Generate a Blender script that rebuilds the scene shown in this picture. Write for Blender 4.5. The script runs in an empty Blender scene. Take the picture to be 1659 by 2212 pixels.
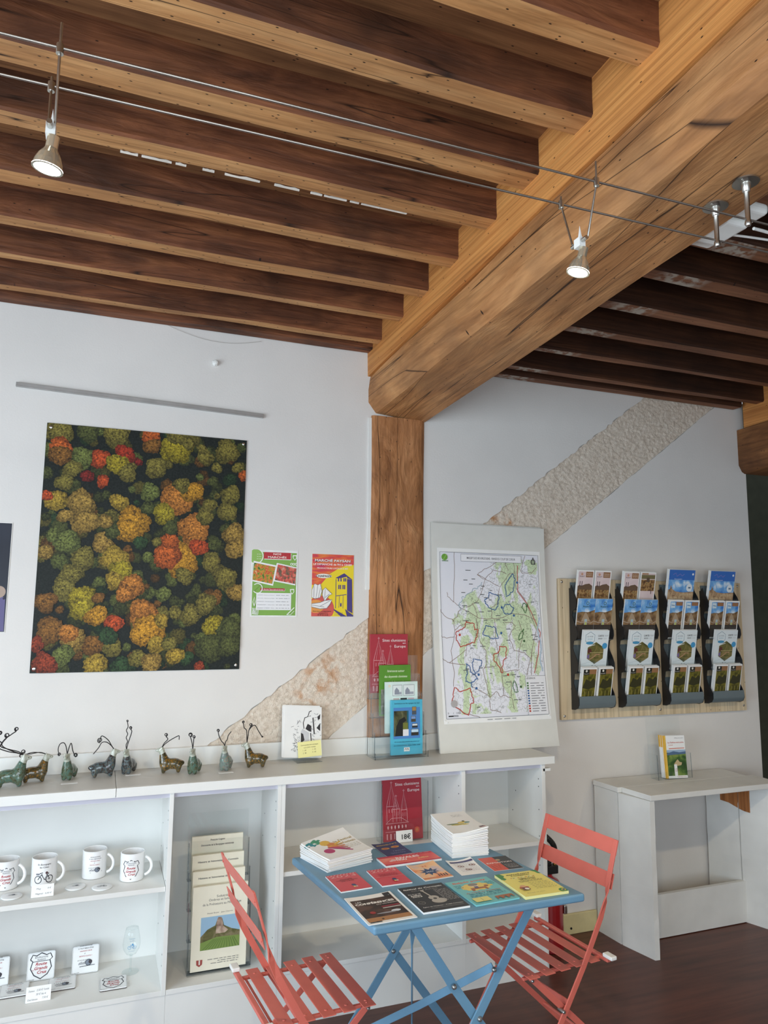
import bpy, math, random
from mathutils import Vector, Matrix, noise

random.seed(7)
S = bpy.context.scene
COL = S.collection
PI = math.pi

# ------------------------------------------------------------------ camera
cam_data = bpy.data.cameras.new('camera')
cam = bpy.data.objects.new('camera', cam_data)
COL.objects.link(cam)
yaw, pitch, roll = math.radians(20.97), math.radians(7.52), math.radians(0.53)
fwd = Vector((math.sin(yaw) * math.cos(pitch), math.cos(yaw) * math.cos(pitch), math.sin(pitch)))
rgt = Vector((math.cos(yaw), -math.sin(yaw), 0))
upv = rgt.cross(fwd)
rgt, upv = (rgt * math.cos(roll) + upv * math.sin(roll)), (upv * math.cos(roll) - rgt * math.sin(roll))
cam.matrix_world = Matrix(((rgt.x, upv.x, -fwd.x, 0), (rgt.y, upv.y, -fwd.y, -3.42),
                           (rgt.z, upv.z, -fwd.z, 1.658), (0, 0, 0, 1)))
cam_data.sensor_fit = 'VERTICAL'
cam_data.sensor_height = 36.0
cam_data.lens = 1580.0 / 2212.0 * 36.0
cam_data.clip_start = 0.02
S.camera = cam
S.cycles.transparent_max_bounces = 24
S.cycles.max_bounces = 6
S.cycles.diffuse_bounces = 3
S.cycles.glossy_bounces = 2
S.cycles.transmission_bounces = 4
S.cycles.caustics_reflective = False
S.cycles.caustics_refractive = False
S.cycles.adaptive_threshold = 0.08
S.cycles.adaptive_min_samples = 20

# ------------------------------------------------------------------ world, daylight, exposure
S.view_settings.view_transform = 'Standard'
S.view_settings.look = 'None'
S.view_settings.gamma = 1.0
S.view_settings.use_curve_mapping = False
S.view_settings.exposure = -0.05
W = bpy.data.worlds.new('sky')
S.world = W
W.use_nodes = True
W.node_tree.nodes['Background'].inputs[0].default_value = (0.80, 0.90, 1.0, 1)
W.node_tree.nodes['Background'].inputs[1].default_value = 0.6


def area_light(name, loc, target, sx, sy, power, col):
    d = bpy.data.lights.new(name, 'AREA')
    d.shape = 'RECTANGLE'
    d.size, d.size_y = sx, sy
    d.energy = power
    d.color = col
    o = bpy.data.objects.new(name, d)
    COL.objects.link(o)
    o.location = loc
    o.rotation_euler = (Vector(target) - Vector(loc)).to_track_quat('-Z', 'Y').to_euler()
    return o


# daylight entering by the shop window on the left, the window behind and the glass door of the second bay
area_light('daylight_shop_window', (-2.52, -2.7, 1.35), (2.0, -2.7, 1.30), 3.3, 2.1, 165, (0.75, 0.885, 1.0))
area_light('daylight_rear_window', (-0.2, -5.08, 1.4), (-0.2, 0.0, 1.1), 2.8, 2.0, 80, (0.78, 0.905, 1.0))
area_light('daylight_glass_door', (3.2, -5.08, 1.2), (3.2, 0.0, 1.2), 1.1, 2.0, 5, (0.92, 0.96, 1.0))


# ------------------------------------------------------------------ material helpers
def lin(c):
    c = c / 255.0
    return c / 12.92 if c <= 0.04045 else ((c + 0.055) / 1.055) ** 2.4


def rgb(c):
    return (lin(c[0]), lin(c[1]), lin(c[2]), 1.0)


MATS = {}


def base_mat(name):
    m = bpy.data.materials.new(name)
    m.use_nodes = True
    nt = m.node_tree
    b = nt.nodes['Principled BSDF']
    return m, nt, b


def N(nt, kind, **kw):
    n = nt.nodes.new(kind)
    for k, v in kw.items():
        if k.startswith('i_'):
            n.inputs[k[2:].replace('_', ' ')].default_value = v
        else:
            setattr(n, k, v)
    return n


def ramp(nt, stops):
    r = nt.nodes.new('ShaderNodeValToRGB')
    e = r.color_ramp.elements
    while len(e) > 1:
        e.remove(e[0])
    e[0].position = stops[0][0]
    e[0].color = rgb(stops[0][1])
    for p, c in stops[1:]:
        x = e.new(p)
        x.color = rgb(c)
    return r


def plain(name, col, rough=0.5, metal=0.0, var=0.04, scale=14.0, bump=0.0, bscale=60.0, bdist=0.002, coat=0.0):
    if name in MATS:
        return MATS[name]
    m, nt, b = base_mat(name)
    tc = N(nt, 'ShaderNodeTexCoord')
    nz = N(nt, 'ShaderNodeTexNoise', i_Scale=scale, i_Detail=2.0)
    nt.links.new(tc.outputs['Object'], nz.inputs['Vector'])
    lo = [max(0, c * (1 - var)) for c in col]
    hi = [min(255, c * (1 + var)) for c in col]
    r = ramp(nt, [(0.3, lo), (0.7, hi)])
    nt.links.new(nz.outputs['Fac'], r.inputs['Fac'])
    nt.links.new(r.outputs['Color'], b.inputs['Base Color'])
    b.inputs['Roughness'].default_value = rough
    b.inputs['Metallic'].default_value = metal
    b.inputs['Coat Weight'].default_value = coat
    if bump:
        n2 = N(nt, 'ShaderNodeTexNoise', i_Scale=bscale, i_Detail=2.0)
        nt.links.new(tc.outputs['Object'], n2.inputs['Vector'])
        bp = N(nt, 'ShaderNodeBump', i_Strength=bump, i_Distance=bdist)
        nt.links.new(n2.outputs['Fac'], bp.inputs['Height'])
        nt.links.new(bp.outputs['Normal'], b.inputs['Normal'])
    MATS[name] = m
    return m


def ink(c, rough=0.45):
    k = 'print_%02x%02x%02x' % tuple(int(x) for x in c)
    if k in MATS:
        return MATS[k]
    m, nt, b = base_mat(k)
    g = 0.3 * c[0] + 0.59 * c[1] + 0.11 * c[2]
    b.inputs['Base Color'].default_value = rgb([10 + 0.95 * (x * 0.88 + g * 0.12) for x in c])   # printer's ink on paper is never pure
    b.inputs['Roughness'].default_value = rough
    b.inputs['Specular IOR Level'].default_value = 0.3
    MATS[k] = m
    return m


def photo(name, stops, scale=30.0, detail=6.0, stretch=(1, 1, 1), rough=0.4, dist=0.5):
    """a printed photograph too small to read: mottled colours"""
    if name in MATS:
        return MATS[name]
    m, nt, b = base_mat(name)
    tc = N(nt, 'ShaderNodeTexCoord')
    mp = N(nt, 'ShaderNodeMapping')
    mp.inputs['Scale'].default_value = stretch
    nz = N(nt, 'ShaderNodeTexNoise', i_Scale=scale, i_Detail=detail, i_Distortion=dist)
    nt.links.new(tc.outputs['Object'], mp.inputs['Vector'])
    nt.links.new(mp.outputs['Vector'], nz.inputs['Vector'])
    r = ramp(nt, stops)
    nt.links.new(nz.outputs['Fac'], r.inputs['Fac'])
    nt.links.new(r.outputs['Color'], b.inputs['Base Color'])
    b.inputs['Roughness'].default_value = rough
    b.inputs['Specular IOR Level'].default_value = 0.3
    MATS[name] = m
    return m


def wood(name, stops, axis, along=0.8, across=10.0, patch=0.5, patchcol=(40, 24, 16), holes=True, rough=0.62,
         bump=0.35, hole_scale=9.0, sheen=0.3, bdist=0.006, cracks=0.0, band=None):
    m, nt, b = base_mat(name)
    tc = N(nt, 'ShaderNodeTexCoord')
    oi = N(nt, 'ShaderNodeObjectInfo')
    mul = N(nt, 'ShaderNodeMath', operation='MULTIPLY')
    mul.inputs[1].default_value = 37.0
    nt.links.new(oi.outputs['Random'], mul.inputs[0])
    add = N(nt, 'ShaderNodeVectorMath', operation='ADD')
    nt.links.new(tc.outputs['Object'], add.inputs[0])
    nt.links.new(mul.outputs[0], add.inputs[1])
    mp = N(nt, 'ShaderNodeMapping')
    sc = [across] * 3
    sc['xyz'.index(axis)] = along
    mp.inputs['Scale'].default_value = sc
    nt.links.new(add.outputs[0], mp.inputs['Vector'])
    n1 = N(nt, 'ShaderNodeTexNoise', i_Scale=2.0, i_Detail=5.0, i_Roughness=0.62, i_Distortion=0.7)
    nt.links.new(mp.outputs['Vector'], n1.inputs['Vector'])
    r = ramp(nt, stops)
    nt.links.new(n1.outputs['Fac'], r.inputs['Fac'])
    # fine fibres
    mp2 = N(nt, 'ShaderNodeMapping')
    sc2 = [across * 9] * 3
    sc2['xyz'.index(axis)] = along * 3
    mp2.inputs['Scale'].default_value = sc2
    nt.links.new(add.outputs[0], mp2.inputs['Vector'])
    n2 = N(nt, 'ShaderNodeTexNoise', i_Scale=1.0, i_Detail=2.0, i_Roughness=0.7)
    nt.links.new(mp2.outputs['Vector'], n2.inputs['Vector'])
    r2 = ramp(nt, [(0.25, (150, 140, 130)), (0.6, (255, 255, 255))])
    nt.links.new(n2.outputs['Fac'], r2.inputs['Fac'])
    mx = N(nt, 'ShaderNodeMix', data_type='RGBA', blend_type='MULTIPLY')
    mx.inputs[0].default_value = 0.6
    nt.links.new(r.outputs['Color'], mx.inputs[6])
    nt.links.new(r2.outputs['Color'], mx.inputs[7])
    # big stains
    n3 = N(nt, 'ShaderNodeTexNoise', i_Scale=2.6, i_Detail=3.0, i_Roughness=0.6)
    nt.links.new(add.outputs[0], n3.inputs['Vector'])
    r3 = ramp(nt, [(0.45, (0, 0, 0)), (0.68, (255, 255, 255))])
    nt.links.new(n3.outputs['Fac'], r3.inputs['Fac'])
    pm = N(nt, 'ShaderNodeMath', operation='MULTIPLY')
    pm.inputs[1].default_value = patch
    nt.links.new(r3.outputs['Color'], pm.inputs[0])
    mx2 = N(nt, 'ShaderNodeMix', data_type='RGBA')
    nt.links.new(pm.outputs[0], mx2.inputs[0])
    nt.links.new(mx.outputs[2], mx2.inputs[6])
    mx2.inputs[7].default_value = rgb(patchcol)
    out = mx2.outputs[2]
    sep = N(nt, 'ShaderNodeSeparateXYZ')
    nt.links.new(add.outputs[0], sep.inputs[0])
    ks = 'xyz'.index(axis)
    oth = [q for q in (0, 1, 2) if q != ks]
    sm = N(nt, 'ShaderNodeMath', operation='ADD')
    nt.links.new(sep.outputs[oth[0]], sm.inputs[0])
    nt.links.new(sep.outputs[oth[1]], sm.inputs[1])
    cmb = N(nt, 'ShaderNodeCombineXYZ')
    nt.links.new(sep.outputs[ks], cmb.inputs[0])
    nt.links.new(sm.outputs[0], cmb.inputs[1])
    if cracks:
        mp3 = N(nt, 'ShaderNodeMapping')
        mp3.inputs['Scale'].default_value = (0.28, 9.0, 1)
        nt.links.new(cmb.outputs[0], mp3.inputs['Vector'])
        n5 = N(nt, 'ShaderNodeTexNoise', i_Scale=1.0, i_Detail=2.0, i_Distortion=0.15, noise_dimensions='2D')
        nt.links.new(mp3.outputs['Vector'], n5.inputs['Vector'])
        df = N(nt, 'ShaderNodeMath', operation='SUBTRACT')
        df.inputs[1].default_value = 0.52
        nt.links.new(n5.outputs['Fac'], df.inputs[0])
        ab = N(nt, 'ShaderNodeMath', operation='ABSOLUTE')
        nt.links.new(df.outputs[0], ab.inputs[0])
        r6 = ramp(nt, [(0.0, (255, 255, 255)), (cracks, (0, 0, 0))])
        nt.links.new(ab.outputs[0], r6.inputs['Fac'])
        mx6 = N(nt, 'ShaderNodeMix', data_type='RGBA')
        nt.links.new(r6.outputs['Color'], mx6.inputs[0])
        nt.links.new(out, mx6.inputs[6])
        mx6.inputs[7].default_value = rgb((44, 26, 16))
        out = mx6.outputs[2]
    if holes:
        mp4 = N(nt, 'ShaderNodeMapping')
        mp4.inputs['Scale'].default_value = (hole_scale, hole_scale * 2.4, 1)
        nt.links.new(cmb.outputs[0], mp4.inputs['Vector'])
        vo = N(nt, 'ShaderNodeTexVoronoi', i_Scale=1.0, voronoi_dimensions='2D')
        nt.links.new(mp4.outputs['Vector'], vo.inputs['Vector'])
        r4 = ramp(nt, [(hole_scale * 0.0025, (255, 255, 255)), (hole_scale * 0.0052, (0, 0, 0))])
        nt.links.new(vo.outputs['Distance'], r4.inputs['Fac'])
        mx3 = N(nt, 'ShaderNodeMix', data_type='RGBA')
        nt.links.new(r4.outputs['Color'], mx3.inputs[0])
        nt.links.new(out, mx3.inputs[6])
        mx3.inputs[7].default_value = rgb((30, 17, 11))
        out = mx3.outputs[2]
    if band:
        mb_ = N(nt, 'ShaderNodeMath', operation='MULTIPLY')
        bands = []
        sp2 = N(nt, 'ShaderNodeSeparateXYZ')
        nt.links.new(tc.outputs['Object'], sp2.inputs[0])
        dd = N(nt, 'ShaderNodeMath', operation='SUBTRACT')
        dd.inputs[1].default_value = band[0]
        nt.links.new(sp2.outputs[0], dd.inputs[0])
        aa = N(nt, 'ShaderNodeMath', operation='ABSOLUTE')
        nt.links.new(dd.outputs[0], aa.inputs[0])
        mr = N(nt, 'ShaderNodeMapRange')
        mr.inputs[1].default_value = band[1]
        mr.inputs[2].default_value = band[1] * 0.5
        nt.links.new(aa.outputs[0], mr.inputs[0])
        n7 = N(nt, 'ShaderNodeTexNoise', i_Scale=30.0, i_Detail=5.0)
        nt.links.new(add.outputs[0], n7.inputs['Vector'])
        r7 = ramp(nt, [(0.42, (0, 0, 0)), (0.58, (255, 255, 255))])
        nt.links.new(n7.outputs['Fac'], r7.inputs['Fac'])
        nt.links.new(mr.outputs[0], mb_.inputs[0])
        nt.links.new(r7.outputs['Color'], mb_.inputs[1])
        mx7 = N(nt, 'ShaderNodeMix', data_type='RGBA')
        nt.links.new(mb_.outputs[0], mx7.inputs[0])
        nt.links.new(out, mx7.inputs[6])
        mx7.inputs[7].default_value = rgb(band[2])
        out = mx7.outputs[2]
    nt.links.new(out, b.inputs['Base Color'])
    b.inputs['Roughness'].default_value = rough
    b.inputs['Specular IOR Level'].default_value = sheen
    bp = N(nt, 'ShaderNodeBump', i_Strength=bump, i_Distance=bdist)
    nt.links.new(n1.outputs['Fac'], bp.inputs['Height'])
    bp2 = N(nt, 'ShaderNodeBump', i_Strength=bump * 0.5, i_Distance=bdist * 0.3)
    nt.links.new(n2.outputs['Fac'], bp2.inputs['Height'])
    nt.links.new(bp.outputs['Normal'], bp2.inputs['Normal'])
    nt.links.new(bp2.outputs['Normal'], b.inputs['Normal'])
    MATS[name] = m
    return m


def acrylic(name, tint=(250, 252, 252), ior=0.035):
    m, nt, b = base_mat(name)
    nt.nodes.remove(b)
    out = nt.nodes['Material Output']
    tr = N(nt, 'ShaderNodeBsdfTransparent')
    tr.inputs[0].default_value = rgb(tint)
    gl = N(nt, 'ShaderNodeBsdfGlossy')
    gl.inputs['Roughness'].default_value = 0.03
    lw = N(nt, 'ShaderNodeLayerWeight', i_Blend=0.5)
    pw = N(nt, 'ShaderNodeMath', operation='POWER')
    pw.inputs[1].default_value = 4.0
    nt.links.new(lw.outputs['Facing'], pw.inputs[0])
    fr = N(nt, 'ShaderNodeMath', operation='MULTIPLY_ADD')
    fr.inputs[1].default_value = 0.5
    fr.inputs[2].default_value = ior
    nt.links.new(pw.outputs[0], fr.inputs[0])
    mx = N(nt, 'ShaderNodeMixShader')
    nt.links.new(fr.outputs[0], mx.inputs[0])
    nt.links.new(tr.outputs[0], mx.inputs[1])
    nt.links.new(gl.outputs[0], mx.inputs[2])
    nt.links.new(mx.outputs[0], out.inputs[0])
    MATS[name] = m
    return m


# ------------------------------------------------------------------ mesh helpers
def clampn(v, a, b):
    return max(a, min(b, v))


class MB:
    def __init__(self):
        self.v, self.f, self.mi, self.slots = [], [], [], []

    def slot(self, mat):
        if mat not in self.slots:
            self.slots.append(mat)
        return self.slots.index(mat)

    def add(self, verts, faces, mat):
        o = len(self.v)
        self.v += [tuple(p) for p in verts]
        k = self.slot(mat)
        for f in faces:
            self.f.append(tuple(i + o for i in f))
            self.mi.append(k)
        return self

    def box(self, p0, p1, mat, rot=None, pivot=None):
        x0, y0, z0 = [min(a, b) for a, b in zip(p0, p1)]
        x1, y1, z1 = [max(a, b) for a, b in zip(p0, p1)]
        vs = [Vector(p) for p in ((x0, y0, z0), (x1, y0, z0), (x1, y1, z0), (x0, y1, z0),
                                  (x0, y0, z1), (x1, y0, z1), (x1, y1, z1), (x0, y1, z1))]
        if rot is not None:
            pv = Vector(pivot) if pivot is not None else Vector(((x0 + x1) / 2, (y0 + y1) / 2, (z0 + z1) / 2))
            vs = [pv + rot @ (p - pv) for p in vs]
        return self.add(vs, [(0, 3, 2, 1), (4, 5, 6, 7), (0, 1, 5, 4), (1, 2, 6, 5), (2, 3, 7, 6), (3, 0, 4, 7)], mat)

    def prism(self, poly, frame, depth, mat):
        """poly: 2-D outline (counter-clockwise), frame(u,v,w)->xyz, extruded from w=0 to w=depth"""
        n = len(poly)
        vs = [frame(u, v, 0) for u, v in poly] + [frame(u, v, depth) for u, v in poly]
        fs = [tuple(range(n))[::-1], tuple(range(n, 2 * n))]
        fs += [(i, (i + 1) % n, n + (i + 1) % n, n + i) for i in range(n)]
        return self.add(vs, fs, mat)

    def grid(self, fn, nu, nv, mat, flip=False):
        vs = [fn(i / nu, j / nv) for j in range(nv + 1) for i in range(nu + 1)]
        fs = []
        for j in range(nv):
            for i in range(nu):
                a = j * (nu + 1) + i
                q = (a, a + 1, a + nu + 2, a + nu + 1)
                fs.append(q[::-1] if flip else q)
        return self.add(vs, fs, mat)

    def sheet(self, fn, nu, nv, thick, mat, edge=None):
        """a bent sheet: fn(s,t,h)->xyz with h the offset along the normal"""
        edge = edge or mat
        self.grid(lambda s, t: fn(s, t, thick), nu, nv, mat)
        self.grid(lambda s, t: fn(s, t, 0), nu, nv, mat, True)
        for k in range(nu):
            a, b2 = k / nu, (k + 1) / nu
            self.add([fn(a, 0, 0), fn(b2, 0, 0), fn(b2, 0, thick), fn(a, 0, thick)], [(0, 1, 2, 3)], edge)
            self.add([fn(a, 1, 0), fn(b2, 1, 0), fn(b2, 1, thick), fn(a, 1, thick)], [(3, 2, 1, 0)], edge)
        for k in range(nv):
            a, b2 = k / nv, (k + 1) / nv
            self.add([fn(0, a, 0), fn(0, b2, 0), fn(0, b2, thick), fn(0, a, thick)], [(3, 2, 1, 0)], edge)
            self.add([fn(1, a, 0), fn(1, b2, 0), fn(1, b2, thick), fn(1, a, thick)], [(0, 1, 2, 3)], edge)
        return self

    def tube(self, pts, r, mat, n=8, caps=True, closed=False):
        pts = [Vector(p) for p in pts]
        m = len(pts)
        rs = r if isinstance(r, (list, tuple)) else [r] * m
        ref = None
        vs = []
        for i in range(m):
            if closed:
                d = pts[(i + 1) % m] - pts[i - 1]
            else:
                d = pts[min(i + 1, m - 1)] - pts[max(i - 1, 0)]
            d.normalize()
            if ref is None:
                ref = d.orthogonal().normalized()
            ref = (ref - d * ref.dot(d))
            if ref.length < 1e-6:
                ref = d.orthogonal()
            ref.normalize()
            w = d.cross(ref)
            for k in range(n):
                a = 2 * PI * k / n
                vs.append(pts[i] + (ref * math.cos(a) + w * math.sin(a)) * rs[i])
        fs = []
        for i in range(m if closed else m - 1):
            j = (i + 1) % m
            for k in range(n):
                fs.append((i * n + k, i * n + (k + 1) % n, j * n + (k + 1) % n, j * n + k))
        if caps and not closed:
            fs.append(tuple(range(n))[::-1])
            fs.append(tuple(range((m - 1) * n, m * n)))
        return self.add(vs, fs, mat)

    def bar(self, pts, wdir, w, t, mat):
        """flat bar along pts; wdir one vector or one per point: the direction of the bar's width"""
        pts = [Vector(p) for p in pts]
        m = len(pts)
        wd = [Vector(wdir)] * m if not isinstance(wdir, list) else [Vector(a) for a in wdir]
        vs = []
        for i in range(m):
            d = (pts[min(i + 1, m - 1)] - pts[max(i - 1, 0)]).normalized()
            a = wd[i] - d * wd[i].dot(d)
            a.normalize()
            b = d.cross(a)
            for su, sv in ((-1, -1), (1, -1), (1, 1), (-1, 1)):
                vs.append(pts[i] + a * (su * w / 2) + b * (sv * t / 2))
        fs = []
        for i in range(m - 1):
            for k in range(4):
                fs.append((i * 4 + k, i * 4 + (k + 1) % 4, i * 4 + 4 + (k + 1) % 4, i * 4 + 4 + k))
        fs += [(3, 2, 1, 0), tuple(range(m * 4 - 4, m * 4))]
        return self.add(vs, fs, mat)

    def lathe(self, prof, mat, n=24, c=(0, 0, 0), axis='z'):
        vs = []
        for r, z in prof:
            for k in range(n):
                a = 2 * PI * k / n
                p = (r * math.cos(a), r * math.sin(a), z)
                if axis == 'y':
                    p = (p[0], p[2], p[1])
                if axis == 'x':
                    p = (p[2], p[0], p[1])
                vs.append((p[0] + c[0], p[1] + c[1], p[2] + c[2]))
        fs = []
        for i in range(len(prof) - 1):
            for k in range(n):
                fs.append((i * n + k, i * n + (k + 1) % n, (i + 1) * n + (k + 1) % n, (i + 1) * n + k))
        if prof[0][0] > 1e-6:
            fs.append(tuple(range(n))[::-1])
        if prof[-1][0] > 1e-6:
            fs.append(tuple(range((len(prof) - 1) * n, len(prof) * n)))
        return self.add(vs, fs, mat)

    def build(self, name, parent=None, loc=None, rot=None, smooth=False, bevel=0.0, segs=2):
        me = bpy.data.meshes.new(name)
        me.from_pydata(self.v, [], self.f)
        for m in self.slots:
            me.materials.append(m)
        me.polygons.foreach_set('material_index', self.mi)
        if smooth:
            me.polygons.foreach_set('use_smooth', [True] * len(self.f))
        me.update()
        o = bpy.data.objects.new(name, me)
        COL.objects.link(o)
        if parent is not None:
            o.parent = parent
        if loc is not None:
            o.location = loc
        if rot is not None:
            o.rotation_euler = rot
        if smooth and smooth != 'all':
            try:
                me.set_sharp_from_angle(angle=math.radians(40))
            except Exception:
                pass
        if bevel:
            md = o.modifiers.new('bevel', 'BEVEL')
            md.width = bevel
            md.segments = segs
            md.limit_method = 'ANGLE'
        return o


def tag(o, label, cat, group=None, kind=None):
    if label:
        o['label'] = label
    if cat:
        o['category'] = cat
    if group:
        o['group'] = group
    if kind:
        o['kind'] = kind
    return o


def thing(name, label, cat, loc=(0, 0, 0), rot=(0, 0, 0), group=None):
    o = bpy.data.objects.new(name, None)
    o.empty_display_size = 0.05
    COL.objects.link(o)
    o.location = loc
    o.rotation_euler = rot
    return tag(o, label, cat, group)


def struct(o):
    o['kind'] = 'structure'
    return o


def copy_of(o, parent=None, loc=None, rot=None):
    c = o.copy()
    COL.objects.link(c)
    c.parent = parent
    if loc is not None:
        c.location = loc
    if rot is not None:
        c.rotation_euler = rot
    return c


# ------------------------------------------------------------------ print helper: flat graphics on a surface
TEXTS = {}


def text_geo(s, bold=0.0, shear=0.0):
    k = (s, bold, shear)
    if k in TEXTS:
        return TEXTS[k]
    cu = bpy.data.curves.new('lettering', 'FONT')
    cu.body = s
    cu.size = 1.0
    cu.offset = bold
    cu.shear = shear
    cu.resolution_u = 2
    ob = bpy.data.objects.new('lettering', cu)
    me = bpy.data.meshes.new_from_object(ob)
    vs = [(v.co.x, v.co.y) for v in me.vertices]
    fs = [tuple(p.vertices) for p in me.polygons]
    bpy.data.objects.remove(ob)
    bpy.data.curves.remove(cu)
    bpy.data.meshes.remove(me)
    if vs:
        x0 = min(v[0] for v in vs)
        x1 = max(v[0] for v in vs)
    else:
        x0, x1 = 0, 1
    TEXTS[k] = (vs, fs, x0, x1)
    return TEXTS[k]


class Print:
    """shapes in a sheet's own coordinates (u 0..1 across, v 0..1 up), laid a hair above the sheet"""

    def __init__(self, w, h, mapping, base=0.0003, step=0.00006):
        self.w, self.h, self.M = w, h, mapping
        self.mb = MB()
        self.lv = base
        self.step = step

    def _up(self):
        self.lv += self.step
        return self.lv

    def mat(self, c):
        return c if isinstance(c, bpy.types.Material) else ink(c)

    def p(self, u, v, h):
        return self.M(clampn(u, 0, 1) * self.w, clampn(v, 0, 1) * self.h, h)

    def rect(self, u0, v0, u1, v1, c, nu=1, nv=1):
        h = self._up()
        self.mb.grid(lambda s, t: self.p(u0 + (u1 - u0) * s, v0 + (v1 - v0) * t, h), nu, nv, self.mat(c))
        return self

    def poly(self, pts, c):
        h = self._up()
        self.mb.add([self.p(u, v, h) for u, v in pts], [tuple(range(len(pts)))], self.mat(c))
        return self

    def disc(self, u, v, r, c, n=20, ry=None):
        """r relative to the sheet's width"""
        ry = ry or r
        k = self.w / self.h
        return self.poly([(u + r * math.cos(2 * PI * i / n), v + ry * k * math.sin(2 * PI * i / n)) for i in range(n)], c)

    def ring(self, u, v, r, wd, c, n=24):
        k = self.w / self.h
        return self.line([(u + r * math.cos(2 * PI * i / n), v + r * k * math.sin(2 * PI * i / n)) for i in range(n + 1)], wd, c)

    def line(self, pts, wd, c, sub=1):
        """wd relative to the sheet's width"""
        h = self._up()
        if sub > 1:
            q = []
            for a, b in zip(pts[:-1], pts[1:]):
                for i in range(sub):
                    q.append((a[0] + (b[0] - a[0]) * i / sub, a[1] + (b[1] - a[1]) * i / sub))
            pts = q + [pts[-1]]
        P = [Vector((u * self.w, v * self.h)) for u, v in pts]
        m = len(P)
        vs = []
        for i in range(m):
            d = P[min(i + 1, m - 1)] - P[max(i - 1, 0)]
            if d.length < 1e-9:
                d = Vector((1, 0))
            d.normalize()
            nrm = Vector((-d.y, d.x)) * (wd * self.w / 2)
            for q in (P[i] - nrm, P[i] + nrm):
                vs.append(self.M(clampn(q.x, 0, self.w), clampn(q.y, 0, self.h), h))
        self.mb.add(vs, [(2 * i, 2 * i + 2, 2 * i + 3, 2 * i + 1) for i in range(m - 1)], self.mat(c))
        return self

    def text(self, s, u, v, size, c, align='c', bold=0.0, fit=None, shear=0.0, turn=0.0):
        """size relative to the sheet's height; fit = width relative to the sheet's width"""
        vs, fs, x0, x1 = text_geo(s, bold, shear)
        if not vs:
            return self
        h = self._up()
        sz = size * self.h * 1.35
        sx = sz
        if fit:
            sx = fit * self.w / (x1 - x0)
        wd = (x1 - x0) * sx
        ox = {'c': -wd / 2, 'l': 0, 'r': -wd}[align]
        ca, sa = math.cos(turn), math.sin(turn)
        out = []
        for x, y in vs:
            a, b = (x - x0) * sx + ox, y * sz
            a, b = a * ca - b * sa, a * sa + b * ca
            out.append(self.M(u * self.w + a, v * self.h + b, h))
        self.mb.add(out, fs, self.mat(c))
        return self

    def scribble(self, u0, v, u1, c, wd=0.012, seed=0):
        """a line of writing too small to read, broken into words"""
        rn = random.Random(seed)
        u = u0
        while u < u1:
            e = min(u1, u + rn.uniform(0.03, 0.10))
            self.line([(u, v), (e, v)], wd, c)
            u = e + 0.02
        return self

    def build(self, name, parent, **k):
        return self.mb.build(name, parent, **k)


def lying(x, y, h):
    return (x, y, h)


def standing(x, y, h):
    return (x, -h, y)


def bicycle(P, u, v, s, c):
    k = P.w / P.h
    for du in (-s, s):
        P.ring(u + du, v, s * 0.62, s * 0.13, c, 16)
    P.line([(u - s, v), (u - s * .4, v + s * .9 * k), (u + s * .6, v + s * .8 * k), (u + s, v)], s * .14, c)
    P.line([(u - s * .4, v + s * .9 * k), (u + s * .1, v), (u + s * .6, v + s * .8 * k)], s * .14, c)
    P.line([(u + s * .1, v), (u + s, v)], s * .12, c)
    P.line([(u - s * .7, v + s * 1.1 * k), (u - s * .2, v + s * 1.2 * k)], s * .14, c)
    P.line([(u + s * .35, v + s * 1.0 * k), (u + s * .85, v + s * 1.0 * k)], s * .18, c)
# ================================================================== THE SETTING
M_wall = plain('white_plaster', (225, 221, 216), 0.85, var=0.012, scale=3, bump=0.35, bscale=120, bdist=0.0012)
M_floor = wood('floor_vinyl', [(0.3, (84, 48, 38)), (0.5, (100, 58, 46)), (0.7, (112, 68, 54))], 'x', along=0.6, across=3.0,
               patch=0.15, patchcol=(70, 44, 36), holes=False, rough=0.38, bump=0.05, sheen=0.4)
M_ceil = wood('ceiling_boards', [(0.3, (110, 72, 46)), (0.5, (140, 96, 62)), (0.7, (158, 112, 74))], 'x', patch=0.4)
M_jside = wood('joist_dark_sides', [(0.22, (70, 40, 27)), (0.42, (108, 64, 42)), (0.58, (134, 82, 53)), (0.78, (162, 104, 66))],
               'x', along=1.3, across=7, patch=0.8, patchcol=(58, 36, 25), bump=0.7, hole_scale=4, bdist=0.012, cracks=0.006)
M_jbot = wood('joist_paler_undersides', [(0.22, (150, 102, 62)), (0.45, (190, 137, 86)), (0.62, (206, 155, 102)), (0.8, (216, 170, 118))],
              'x', along=0.9, across=8, patch=0.35, patchcol=(136, 96, 64), bump=0.5, hole_scale=12, cracks=0.004)  # undersides toned paler than the joist sides
M_jright = wood('joist_right_bay_sides', [(0.25, (48, 29, 20)), (0.5, (72, 43, 28)), (0.75, (96, 60, 38))],
                'x', patch=0.6, patchcol=(32, 21, 16), bump=0.5, hole_scale=4)  # right bay joists toned darker than the left ones, undersides paler than sides
M_jrbot = wood('joist_right_bay_undersides', [(0.25, (104, 66, 44)), (0.5, (142, 94, 66)), (0.75, (164, 116, 84))],
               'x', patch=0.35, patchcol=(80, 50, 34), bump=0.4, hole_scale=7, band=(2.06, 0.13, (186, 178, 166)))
M_beam = wood('beam_hewn_oak', [(0.22, (128, 84, 50)), (0.42, (178, 124, 77)), (0.6, (200, 146, 95)), (0.8, (214, 166, 116))],
              'y', along=0.9, across=4.5, patch=0.5, patchcol=(124, 90, 62), bump=0.9, hole_scale=5, bdist=0.012, cracks=0.008)
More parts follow.
